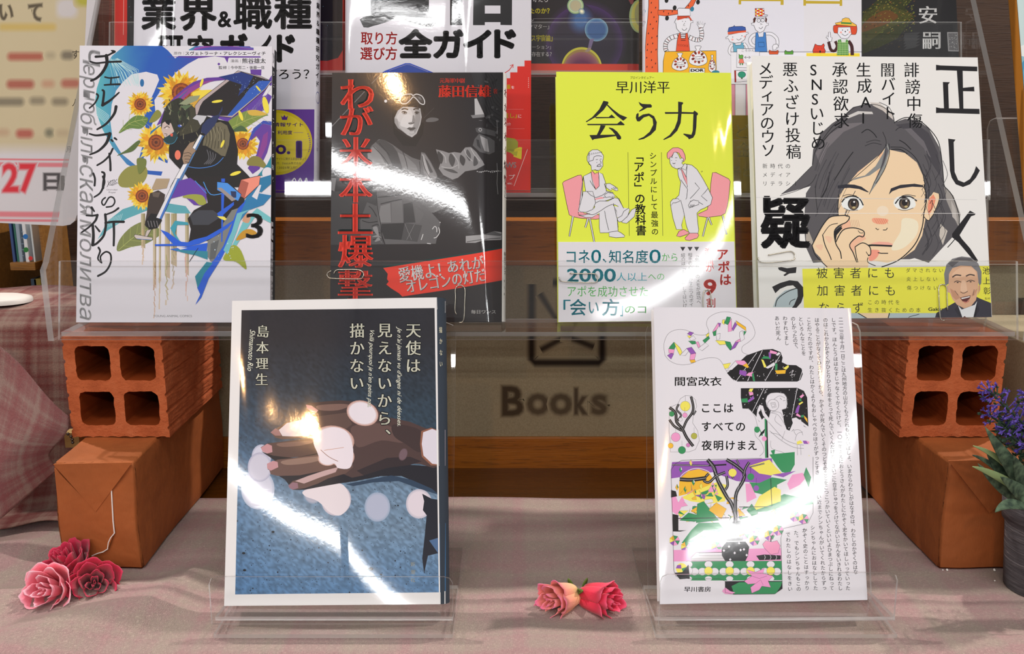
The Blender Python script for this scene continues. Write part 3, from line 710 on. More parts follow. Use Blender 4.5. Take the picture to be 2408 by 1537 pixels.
# ================================================================== FRONT EASELS
def easel(xl, xr, label, quad, lip):
    P0 = Plane((0, .5085, .0125), 20)
    root = thing('book_easel', ((xl + xr) / 2, .52, 0), label, 'stand')
    def sh(name, prof):
        mb = MB(); V = [(x, y, z) for x in (xl, xr) for y, z in prof]; mb.add(V, [(0, 1, 2, 3), (7, 6, 5, 4)], 1)
        for i in range(4): mb.add(V, [(i, (i + 1) % 4, 4 + (i + 1) % 4, 4 + i)], 0 if math.dist(prof[i], prof[(i + 1) % 4]) > .005 else 1)
        return mb.build(name, [ACL, ACE], root)
    sh('base_plate', [(.4895, .0008), (.600, .0008), (.600, .0033), (.4895, .0033)])
    sh('floor_plate', [(.4945, .0092), (.5420, .0035), (.5420, .0060), (.4945, .0117)])
    # rounded lip
    Pl = Plane((0, .4945, .0105), 14); lq = lip; V = [Pl.hit(*p) for p in lq]; mb = MB(); k = len(V)
    a = [v for v in V] + [v - Pl.n * -.0022 for v in V]
    mb.add(a, [tuple(range(k)), tuple(range(2 * k - 1, k - 1, -1))], 0); mb.add(a, [(i, (i + 1) % k, k + (i + 1) % k, k + i) for i in range(k)], 1); mb.build('front_lip', [ACL, ACE], root)
    Pb = Plane((0, .5085 + .026, .0035), 20); V = [Pb.hit(*p) for p in quad]; mb = MB(); k = len(V)
    a = V + [v - Pb.n * .0025 for v in V]; mb.add(a, [tuple(range(k)), tuple(range(2 * k - 1, k - 1, -1))], 0); mb.add(a, [(i, (i + 1) % k, k + (i + 1) % k, k + i) for i in range(k)], 1); mb.build('back_panel', [ACL, ACE], root)
    xm = (xl + xr) / 2; m_ = MB(); 
    m_.hexa([(xm - .0015, .505, .0033), (xm + .0015, .505, .0033), (xm + .0015, .598, .0033), (xm - .0015, .598, .0033), (xm - .0015, .505, .0062), (xm + .0015, .505, .0062), (xm + .0015, .598, .05), (xm - .0015, .598, .05)]); m_.build('support_fin', ACL, root)
    return root
easel(-.1735, -.0345, 'small clear acrylic easel holding the hand photograph book at front left', [(552, 800), (556, 772), (566, 757), (1048, 757), (1066, 764), (1072, 780), (1062, 1470), (530, 1470)],
      [(500, 1465), (493, 1372), (498, 1358), (508, 1354), (1044, 1354), (1058, 1358), (1065, 1370), (1064, 1465)])
easel(.0835, .2240, 'small clear acrylic easel holding the illustrated white book at front right', [(1525, 1480), (1519, 780), (1524, 766), (1534, 757), (2006, 757), (2018, 763), (2024, 778), (2052, 1440)],
      [(1548, 1468), (1552, 1366), (1557, 1354), (1568, 1349), (2092, 1344), (2104, 1350), (2108, 1362), (2100, 1455)])
# ================================================================== ARTWORK AND LETTERING OF THE COVERS
BK = (22, 20, 22); NAVY = (16, 20, 36)
def art_redframe_a(a):
    a.frame(0, 0, 1); a.P((34, 30, 33), "270,-330 812,-330 812,172 268,172")
    a.P((196, 44, 34), "806,-330 813,-330 813,172 268,172 268,143 700,141 770,143 795,136 806,118")
    a.P((196, 44, 34), "272,-330 299,-330 299,80 296,172 270,172")
    a.P((196, 120, 96), "256,-330 272,-330 270,172 262,172")
    a.L((235, 190, 180), .8, "295,-300 290,82"); a.fit('宇宙の謎', (120, 116, 122), 330, -250, 700, -150)
    for x, y in ((304, 16), (760, 15), (770, 60), (308, 40)): a.E((90, 150, 170), x, y, .8, n=6)
def art_space(a):
    a.frame(1240, 0, 4.459)
    a.P((34, 30, 33), "-1500,-1500 1180,-1500 1180,780 -1500,780")
    def halo(cx, cy, r, c0, c1, n=9, k=1.0):
        for i in range(n):
            t = i / (n - 1); a.E(tuple(x + (y - x) * t for x, y in zip(c0, c1)), cx, cy, r * (1 - .22 * t), n=36)
    bg = (34, 30, 33)
    halo(605, 440, 460, bg, (62, 40, 84), 7); halo(600, 450, 400, (62, 40, 84), (40, 33, 48), 8)
    for i in range(8): t = i / 7; a.E(tuple(x + (y - x) * t for x, y in zip((44, 36, 58), (60, 92, 140))), 560, 210, 150 * (1 - .6 * t), 170 * (1 - .6 * t), n=24)
    halo(505, 60, 88, (110, 140, 110), (196, 206, 150), 4); halo(505, 60, 66, (150, 170, 150), (168, 160, 130), 4)
    for i in range(6): t = i / 5; a.E(tuple(x + (y - x) * t for x, y in zip((110, 130, 140), (236, 226, 190))), 570, 120, 36 * (1 - .7 * t), 30 * (1 - .7 * t), 40, n=16)
    a.E((120, 150, 170), 725, 312, 122, n=40); halo(725, 312, 116, (92, 130, 160), (58, 88, 136), 6)
    a.P((110, 96, 130), "655,410 700,405 680,470 665,520 690,560 600,560 635,505"); 
    a.E((190, 184, 60), 570, 720, 214, 226, n=48); a.E((150, 120, 70), 570, 730, 200, 212, n=48)
    for i in range(7): t = i / 6; a.E(tuple(x + (y - x) * t for x, y in zip((140, 90, 96), (92, 40, 74))), 570, 745, 190 * (1 - .4 * t), 200 * (1 - .45 * t), n=36)
    a.P((150, 130, 120), "640,500 668,498 662,530 630,545 600,540"); 
    a.E((150, 170, 120), 1180, 170, 112, 176, n=30); a.E((182, 178, 96), 1185, 170, 96, 160, n=30); a.E((150, 150, 110), 1195, 150, 70, 130, n=24)
    a.P((120, 60, 60), "1040,-40 1120,-30 1110,40 1085,45")
    a.P((200, 60, 40), "-1500,660 1180,672 1180,790 -1500,780"); a.P((170, 40, 32), "1050,668 1180,672 1180,752 1050,748")
    W = (222, 222, 222); Y = (222, 214, 60)
    a.fit('オたち', W, 60, -30, 215, 20); a.fit('たのか？', Y, 20, 84, 235, 142, .03); a.fit('ン', W, 40, 200, 66, 222); a.fit('マター」', W, 64, 254, 228, 306, .01)
    a.fit('ス宇宙論」', Y, 44, 364, 264, 434, .02); a.fit('ーション」', W, 52, 474, 248, 516, .01); a.fit('存在する？', W, 46, 542, 256, 592, .01)
    a.fit('ダーク', W, -200, 254, 55, 306, .01); a.L((120, 118, 122), 1, "60,196 600,190 1150,200")
def art_moss(a):
    a.frame(1680, 0, 3.3077); a.P((34, 33, 35), "900,-900 1900,-900 1900,500 900,500")
    rr = random.Random(3)
    a.P((48, 52, 22), "1152,-900 1580,-900 1560,-20 1480,60 1560,130 1500,200 1420,300 1300,360 1152,420")
    a.P((66, 66, 26), "1152,130 1240,70 1330,30 1440,70 1540,120 1450,180 1330,230 1230,300 1152,340", sm=1)
    a.P((96, 62, 26), "1155,190 1250,110 1350,80 1430,130 1330,190 1240,220 1152,250", sm=1)
    for k in range(420):
        x, y = rr.uniform(1155, 1560), rr.uniform(-20, 400)
        if y > 430 - (x - 1150) * .35 and rr.random() < .8: continue
        c = rr.choice([(110, 118, 40), (84, 92, 34), (128, 84, 36), (60, 64, 28), (38, 40, 22), (140, 130, 60)] if y < 260 else [(54, 58, 30), (70, 54, 28), (44, 44, 30), (60, 60, 50)])
        d = rr.uniform(6, 16); an = rr.uniform(-1.2, .3); a.L(c, rr.uniform(.8, 2.0), [(x, y), (x + d * math.cos(an), y + d * math.sin(an))])
    a.P((36, 35, 37), "1280,-900 1152,-900 1152,90 1200,60 1290,-20", sm=0)
    for k in range(5): a.P((58, 58, 60), [(1480 + k * 8, 260 + k * 22), (1600, 250 + k * 24), (1560, 290 + k * 20), (1470, 300 + k * 22)])
    a.fit('安', (232, 232, 232), 1592, 48, 1730, 182, -.012, .016); a.fit('嗣', (232, 232, 232), 1622, 250, 1756, 380, -.012, .016)
    a.P((150, 150, 152), "1810,250 1900,250 1905,400 1818,398"); a.P((96, 95, 98), "1818,258 1890,258 1896,392 1826,390")
    for k in range(60): x, y = rr.uniform(1822, 1895), rr.uniform(258, 392); a.E((rr.randint(120, 220),) * 3, x, y, rr.uniform(1, 4), rr.uniform(1, 3), n=5)
def art_career(a):
    a.frame(220, 0, 4.3); PUR = (88, 46, 142)
    a.P((206, 204, 213), "380,-900 2300,-900 2300,1120 380,1120")
    a.fit('業', BK, 480, -70, 838, 312, .034); a.fit('界', BK, 868, -60, 1250, 316, .036); a.fit('&', BK, 1256, 112, 1396, 278, .03); a.fit('職', BK, 1412, -60, 1810, 304, .028); a.fit('種', BK, 1820, -60, 2210, 300, .034)
    a.fit('研', BK, 632, 356, 912, 660, .036); a.fit('究', BK, 944, 352, 1222, 660, .036); a.fit('ガ', BK, 1274, 336, 1560, 640, .05); a.fit('イ', BK, 1660, 350, 1800, 640, .05); a.fit('ド', BK, 1850, 346, 2040, 632, .055)
    a.fit('だろう？', BK, 1740, 700, 2180, 800, .005, .012)
    a.P(PUR, "380,1105 2300,1105 2300,2000 380,2000")
    Y = (200, 180, 30)
    a.E(Y, 1840, 1440, 372, 330, n=56); a.E((214, 196, 50), 1840, 1440, 340, 300, n=56)
    a.P(PUR, "1896,1166 1914,1186 1930,1160 1946,1186 1966,1166 1956,1212 1906,1212")
    a.fit('就職情報サイト', PUR, 1700, 1238, 2120, 1280, .02); a.fit('利用度', PUR, 1860, 1318, 2010, 1360, .02); a.L(PUR, .8, "2020,1340 2120,1340")
    a.fit('No.', PUR, 1690, 1420, 1990, 1560, .03); a.fit('1', PUR, 2045, 1420, 2110, 1600, .04)
    a.fit('就職サイトに関する調査結果より', (70, 60, 40), 1800, 1592, 2150, 1620); a.fit('委託先：DataLab株式会社', (70, 60, 40), 1800, 1636, 2100, 1662); a.fit('（2025年2月）', (70, 60, 40), 1860, 1680, 2060, 1708)
    for k in range(9): a.E(PUR, 2168 + 22 * math.sin(k * .34 + .4), 1530 - k * 22, 10, 4, -60 + k * 8, n=7)
    a.L((205, 204, 214), 2.2, "1990,1870 2030,1800 2060,1860 2090,1800 2120,1870 2150,1800 2160,1830", sm=1); a.L((205, 204, 214), .9, "1990,1890 2160,1890"); a.E((205, 204, 214), 2186, 1864, 5)
def spine_career(a, sp):
    a.frame(0, 0, 1); a.clip = None
    a.P((88, 46, 142), [(738, 257), (756, 257), (754, 447), (735, 447)])
    a.P((150, 140, 160), [(741, 360), (756, 360), (755, 425), (740, 425)])
    a.V_('業界＆職種研究ガイド', BK, 748, 12, 746, 196, 15, .03, sx=.55); a.V_('たくさんの仕事', (190, 180, 200), 748, 275, 746, 350, 10, 0, sx=.5)
    a.E((40, 60, 150), 747, 228, 4.5, 14)
    for k in range(5): a.L((90, 88, 90), .8, [(743, 372 + k * 10), (752, 372 + k * 10)])
def art_salary(a):
    a.frame(740, 0, 4.459); RDK = (206, 40, 30)
    a.P((206, 204, 213), "320,-900 2300,-900 2300,2100 320,2100")
    a.P(RDK, "2200,634 2300,634 2300,2100 1200,2100 1200,820 2050,820 2050,758 2125,758 2125,695 2200,695")
    a.P((206, 204, 213), "1200,820 2000,820 2000,900 1960,900 1960,960 1200,960")
    a.fit('資', (24, 22, 24), 470, -420, 1290, 285, .05); a.P((24, 22, 24), "470,200 740,178 800,212 560,290 512,286"); a.P((24, 22, 24), "930,212 985,178 1290,195 1240,276 1130,268")
    a.P((24, 22, 24), "1420,-60 1550,-60 1548,264 1420,264"); a.P((24, 22, 24), "1665,-60 2070,-60 2068,264 1948,262 1948,232 1784,232 1784,264 1660,264", holes=["1784,58 1948,58 1948,142 1784,142"])
    a.fit('取り方', (196, 24, 24), 484, 330, 866, 468, .02); a.fit('選び方', (196, 24, 24), 478, 490, 864, 630, .02)
    a.fit('全', BK, 876, 300, 1238, 612, .055); a.fit('ガ', BK, 1240, 305, 1565, 615, .05); a.fit('イ', BK, 1556, 310, 1856, 612, .05); a.fit('ド', BK, 1880, 305, 2115, 612, .05)
    a.P((36, 70, 176), "640,800 740,740 950,662 1000,662 1240,758 1300,800"); a.P((40, 66, 150), "740,800 800,738 960,680 1000,682 1160,745 1240,800"); a.L((160, 150, 120), .7, "780,740 960,676 1000,678 1190,752")
    a.L((196, 34, 30), 1.8, "1985,770 2040,735 2080,680"); a.L((196, 34, 30), 1.8, "2048,690 2082,675 2080,712")
    Y = (232, 214, 40); W = (236, 220, 222)
    a.frame(740, 150, 4.6308)
    a.fit('企業', Y, 2050, 225, 2132, 275, .02); a.fit('を', W, 2140, 240, 2174, 272); a.fit('見直し」', Y, 1990, 535, 2200, 592, .02); a.fit('に', W, 2215, 552, 2250, 588)
    a.fit('紹介', W, 2066, 640, 2136, 672); 
    for k in range(14): a.E(W, 2100 + k * 13, 495, 2, n=5); a.E(W, 2110 + k * 13, 706, 2, n=5); a.E(W, 2200 + (k % 2) * 3 - 100, 300 + k * 12, .1, n=4)
    a.P((150, 150, 28), "2082,800 2180,815 2215,850 2210,960 2170,985 2082,950", sm=0); a.P((214, 196, 30), "2175,930 2230,905 2258,910 2250,1040 2165,1010"); a.P((176, 170, 30), "2082,920 2150,960 2212,950 2200,1005 2160,990")
    a.fit('NEWS', (196, 190, 196), 1990, 1070, 2195, 1132, .02); a.L(W, .9, "2318,930 2170,1330"); a.fit('アップ', W, 1960, 1204, 2182, 1262); a.fit('etc.', W, 2100, 1292, 2154, 1312)
    for k in range(6): a.fit('・', (240, 220, 220), 2325, 150 + k * 20, 2333, 158 + k * 20)
def art_shops(a):
    OR = (222, 96, 52); LN = (22, 22, 24)
    a.frame(1240, 0, 4.459); a.P((214, 213, 224), "1230,-900 2900,-900 2900,1210 1230,1210")
    ln = 1.1
    a.PL(OR, "1270,-400 1372,-400 1380,60 1378,180 1370,330 1366,560 1372,760 1374,1000 1215,1000 1225,750 1235,540 1245,360 1262,200 1272,60", LN, ln)
    a.PL(OR, "1370,105 1450,102 1570,106 1640,100 1700,30 1760,-60 1800,-60 1740,60 1690,120 1570,150 1450,168 1372,158", LN, ln)
    for x, y in ((1300, 30), (1345, 80), (1300, 130), (1328, 180), (1290, 255), (1355, 225), (1318, 300), (1270, 350), (1306, 395), (1360, 380), (1262, 465), (1315, 455), (1258, 525), (1300, 545), (1350, 520), (1252, 605), (1302, 630), (1345, 665), (1255, 700), (1310, 705), (1430, 120), (1520, 120), (1480, 142), (1690, 60)):
        a.E(LN, x, y, 5, 11, 15, n=7)
    for x, y, c in ((1545, 82, LN), (1465, 190, LN), (1728, 95, (40, 120, 150)), (1790, 22, LN), (1460, 5, LN), (1220, 120, (40, 120, 150)), (1218, 235, LN)): a.E(c, x, y, 20, 26, 10, n=14)
    # shopkeeper with chef hat
    W = (222, 221, 230)
    for p in ("1590,370 1500,400 1455,450 1450,510 1475,560 1510,610", "1690,385 1760,415 1815,410 1830,350 1815,285"):
        q = crom(pts(p), 5); a.L(LN, 10.5, q); a.L(W, 8.6, q)
        for k in range(1, len(q) - 1, 2):
            (x0, y0), (x1, y1) = q[k - 1], q[k + 1]; L_ = math.hypot(x1 - x0, y1 - y0); nx, ny = -(y1 - y0) / L_, (x1 - x0) / L_; x, y = q[k]; a.L(LN if k % 4 == 1 else (110, 50, 36), 1.6, [(x - nx * 19, y - ny * 19), (x + nx * 19, y + ny * 19)])
    a.PL(W, "1780,225 1800,262 1792,222 1812,262 1812,220 1828,258 1838,225 1840,262 1866,240 1845,290 1800,290 1780,255", LN, 1.0)
    a.PL((214, 78, 46), "1588,350 1605,345 1612,400 1655,402 1662,346 1680,350 1692,420 1705,540 1558,540 1570,430", LN, ln)
    for k in range(4): a.L((60, 30, 24), 1.5, [(1610, 362 + k * 20), (1660, 362 + k * 20)])
    a.fit('COOKIE', (120, 40, 20), 1580, 466, 1690, 488, rot=5)
    a.PL(W, "1545,230 1560,200 1570,190 1700,190 1712,220 1735,215 1738,236 1715,240 1704,300 1680,345 1645,352 1600,340 1566,300 1556,240 1540,240", LN, ln)
    a.P((196, 70, 40), "1572,165 1700,168 1730,215 1710,212 1690,182 1600,205 1572,212"); a.PL(W, "1575,95 1590,85 1704,90 1710,165 1580,168", LN, ln)
    for x in (1628, 1658): a.E(LN, x, 225, 4, n=8)
    a.L(LN, 1, "1650,240 1635,268 1655,268"); a.L(LN, 1.1, "1622,300 1640,318 1662,312 1672,294", sm=1)
    for k in range(4): a.E((60, 40, 40), 1628 + k * 13, 286, 1.6, n=5)
    # counter with sweets
    a.PL((238, 170, 34), "1445,540 1980,532 1985,1000 1420,1000 1425,640", LN, ln)
    for k, (x, y, w_, h_) in enumerate(((1600, 660, 82, 82), (1790, 600, 92, 92), (1938, 680, 36, 80))):
        a.PL(W, crom([(x - w_, y + h_ * .6), (x - w_ * .8, y - h_ * .3), (x - w_ * .2, y - h_ * .8), (x - w_ * .35, y - h_ * 1.25), (x + w_ * .35, y - h_ * 1.25), (x + w_ * .2, y - h_ * .8), (x + w_ * .85, y - h_ * .3), (x + w_, y + h_ * .6), (x, y + h_)], 4, True), LN, 1.0)
        for j in range(9): a.E((170, 60, 40) if j % 2 else (110, 36, 26), x + w_ * .6 * math.cos(j * .7), y + h_ * .55 * math.sin(j * .7), w_ * .2, h_ * .14, j * 40, n=9)
        a.PL(W, [(x - w_ * .35, y - 4), (x + w_ * .55, y - 12), (x + w_ * .55, y + h_ * .4), (x - w_ * .3, y + h_ * .45)], LN, .8)
        if k < 2: a.fit('Cookie', LN, x - w_ * .25, y + 6, x + w_ * .45, y + 24, rot=-4)
    a.PL(W, "1700,710 1860,716 1855,1000 1690,1000", LN, 1.1); a.fit('DOR', LN, 1712, 722, 1850, 752, .05); a.E((40, 120, 150), 1975, 755, 40, 18)
    # notice and boy with beret
    a.frame(1680, 0, 3.3077)
    SK = (222, 221, 230)
    def kid(cx, cy, rx, ry): a.E(SK, cx, cy, rx, ry, n=24, line=LN, lw=1)
    a.PL((96, 160, 190), "143,335 160,340 165,352 205,350 210,332 225,332 235,400 150,404", LN, 1)
    q = "140,345 122,370 116,400 130,420 165,425"; a.L(LN, 7, q, sm=1); a.L(SK, 5.4, q, sm=1); q = "228,338 245,355 256,380"; a.L(LN, 7, q, sm=1); a.L(SK, 5.4, q, sm=1)
    a.PL(SK, "103,285 86,292 88,302 108,300 120,325 160,336 205,330 235,308 248,268 266,262 262,250 245,252 240,245 110,270", LN, 1)
    a.PL((52, 84, 160), "102,248 112,215 148,206 155,196 160,206 215,204 240,212 246,236 175,240", LN, 1); a.P((214, 84, 50), "104,268 104,250 175,242 246,236 246,250 175,258"); 
    a.E(LN, 142, 288, 3, 4); a.E(LN, 214, 278, 3, 4); a.L(LN, 1, "172,302 190,312 210,296", sm=1); a.E((232, 160, 160), 140, 308, 8); a.E((232, 160, 160), 234, 284, 7)
    a.PL(SK, "128,404 1200,404 1200,660 130,655", LN, 1.1); a.PL(SK, "175,378 350,380 352,532 172,524", LN, 1.1); a.fit('ころかん', LN, 212, 384, 312, 402)
    a.PL((96, 160, 70), "190,420 200,430 215,425 224,432 222,455 190,455", LN, .8); a.PL((226, 120, 100), "196,458 222,458 232,492 188,490", LN, .8); a.P((70, 130, 60), "196,492 206,492 204,508 196,506"); a.P((70, 130, 60), "212,492 222,492 224,504 214,508")
    a.L(LN, 1, "236,446 276,446"); a.L(LN, 1, "246,436 234,446 246,456"); a.L(LN, 1, "268,436 280,446 268,456"); a.fit('できる', LN, 238, 488, 300, 508)
    a.PL(SK, "155,548 262,546 264,630 158,640", LN, 1.1); a.P((150, 30, 24), "155,548 168,548 170,636 158,640"); a.E((40, 140, 110), 213, 580, 30, 24, n=20, line=LN, lw=.8); a.P((60, 90, 60), "206,602 220,602 220,614 206,614"); a.L(LN, 1.1, "276,600 284,622")
    # father with glasses and check hat
    q = "402,262 445,265 485,300 490,345 478,370"; a.L(LN, 8, q, sm=1); a.L(SK, 6.2, q, sm=1); q = "325,264 295,280 276,312 290,345 318,360"; a.L(LN, 8, q, sm=1); a.L(SK, 6.2, q, sm=1)
    a.PL(SK, "462,345 490,342 500,372 485,368 478,388 455,390 452,360", LN, 1)
    a.PL((62, 120, 190), "322,255 336,250 345,288 380,286 384,250 398,252 404,330 410,402 315,402 318,320", LN, 1); a.PL((62, 120, 190), "340,330 385,328 388,362 345,364", LN, .8)
    a.PL(SK, "300,178 286,182 292,196 306,196 320,232 352,256 384,240 402,200 420,196 418,180 404,180 400,140 312,142", LN, 1)
    a.P((70, 30, 26), "306,182 300,150 314,132 324,140 316,172"); a.P((70, 30, 26), "398,128 410,150 404,176 394,168")
    a.E(None, 345, 160, 14, line=LN, lw=1); a.E(None, 375, 158, 14, line=LN, lw=1); a.L(LN, 1, "359,160 362,160"); a.L(LN, 1, "356,182 374,190 358,192"); a.L(LN, 1.1, "346,214 362,224 376,208", sm=1); a.E(LN, 345, 160, 2); a.E(LN, 375, 158, 2)
    for i in range(6):
        for j in range(5):
            x0 = 316 + i * 11.5 + (5 - j) * .2; y0 = 66 + j * 12; a.P([(200, 40, 34), (222, 222, 226), (236, 200, 50), (200, 40, 34)][(i + 2 * j) % 4], [(x0, y0), (x0 + 11.5, y0), (x0 + 12, y0 + 12), (x0 + .5, y0 + 12)])
    a.L(LN, 1, "316,66 385,66 388,112 416,118 412,126 386,126 318,128", closed=True)
    # orange bears, frog
    a.PL((214, 84, 40), "422,402 428,388 440,396 478,398 494,388 500,402 494,422 428,422", LN, 1); a.PL((90, 160, 60), "545,402 552,390 566,400 592,400 606,390 614,402 612,422 546,422", LN, 1)
    a.PL((206, 62, 40), "765,392 784,340 800,352 832,354 850,338 856,352 852,372 864,395 858,422 768,422", LN, 1.1, sm=0); a.E(LN, 822, 402, 6, 10); a.E(LN, 808, 378, 2); a.E(LN, 836, 376, 2)
    a.L(LN, 1, "350,404 1200,404"); a.P((236, 206, 60), "715,412 1130,414 1130,440 715,440")
    # red haired girl with straw hat
    q = "940,320 955,360 935,395 905,385 888,325"; a.L((60, 24, 26), 7, q, sm=1); a.L((60, 24, 26), 8, "1042,318 1068,360 1072,430", sm=1)
    a.PL(SK, "882,300 868,292 876,276 884,290 888,250 900,248 904,290 916,292 910,322 886,322", LN, 1)
    a.P((60, 130, 50), "962,310 985,305 990,330 1020,330 1025,305 1040,312 1044,430 952,430")
    for i in range(7):
        a.L((190, 214, 150), .7, [(960 + i * 12, 312), (960 + i * 12, 430)]); a.L((190, 214, 150), .7, [(954, 330 + i * 14), (1042, 330 + i * 14)])
    a.PL((206, 70, 36), "930,250 925,215 945,195 1085,195 1108,212 1102,262 1070,268 950,258", LN, 1, sm=1)
    a.PL(SK, "962,212 1056,210 1066,262 1040,296 1015,302 985,296 958,262", LN, 1); a.E(LN, 996, 234, 3, 5); a.E(LN, 1036, 234, 3, 5); a.E(LN, 1018, 246, 5); a.L(LN, 1, "990,262 1016,278 1042,262", sm=1); a.E((236, 160, 150), 984, 252, 8); a.E((236, 160, 150), 1052, 250, 8)
    a.PL((240, 180, 70), "938,180 990,168 995,148 1020,138 1046,142 1064,170 1108,196 1095,206 1030,200 945,192", LN, 1); a.P((50, 130, 60), "986,172 1066,176 1068,188 984,184")
    # gold title bottoms
    G = (186, 160, 44)
    for p in ("188,-60 208,-60 208,34 188,34", "518,-60 538,-60 538,38 514,38", "188,-10 538,-8 538,10 188,8", "692,-60 712,-60 712,44 692,44", "976,-60 994,-60 994,46 974,46", "712,6 976,10 976,30 712,28"): a.P(G, p)
    # lower part seen between the covers: stripes and olive band
    a.frame(1680, 150, 391 / 140)
    for k in range(14): a.PL([(206, 140, 160), (214, 213, 220)][k % 2], [(-480 + k * 70 - 14, 135), (-480 + k * 70 + 56, 135), (-480 + k * 70 + 56, 340), (-480 + k * 70 - 14, 338)], LN, .8)
    a.P((116, 100, 28), "-500,338 1000,338 1000,850 -500,850")
    GR = (158, 148, 92); a.fit('ど', GR, 142, 396, 232, 490, .01); a.fit('金', GR, 145, 512, 240, 612, .02); a.fit('子ど', GR, 112, 672, 242, 742, .02); a.fit('ニ', GR, 100, 425, 124, 452, .01)
def spine_shops(a, sp):
    a.clip = None; OR = (222, 96, 52)
    a.frame(1240, 0, 4.459); a.P(OR, "1172,140 1255,150 1250,215 1172,200"); a.E((40, 120, 150), 1218, 118, 18, 24); a.E((22, 22, 24), 1218, 236, 14, 22)
    for k in range(16): a.L((186, 160, 44), 1.2, [(1168, -40 + k * 11), (1188, -40 + k * 11)])
def art_world(a):
    a.frame(0, 0, 1); a.P((126, 168, 182), "2380,-60 2660,-60 2710,560 2430,560")
    a.P((178, 196, 196), "2386,-60 2420,-60 2428,110 2392,110"); a.P((206, 210, 208), "2391,112 2440,92 2470,120 2440,140 2394,130", sm=0)
    a.E((66, 134, 168), 2440, 190, 48, 66, n=28); a.E((86, 150, 178), 2440, 190, 38, 54, n=28); a.P((190, 150, 40), "2406,312 2700,300 2720,600 2430,600")
def spine_world(a, sp):
    a.clip = None; a.frame(2180, 0, 701 / 228); c = (196, 160, 104)
    a.E((90, 70, 56), 592, 100, 12, 20); a.E((150, 140, 130), 592, 100, 5, 9)
    s_ = "IT'S A WONDERFUL WORLD"; n = len(s_); 
    for i, ch in enumerate(s_):
        if ch == ' ': continue
        k = i / (n - 1); x, y = 600 + (652 - 600) * k ** 1.0 + 4, 220 + (1020 - 220) * k
        a.fit(ch, c, x - 14, y - 12, x + 14, y + 12, .0, rot=86)
    for i, ch in enumerate("Jess French"): 
        if ch != ' ': a.fit(ch, c, 662 + i * 2 - 10, 1118 + i * 30, 662 + i * 2 + 10, 1142 + i * 30, rot=86)
def mixc(a, b_, t): t = max(0, min(1, t)); return tuple(x + (y - x) * t for x, y in zip(a, b_))
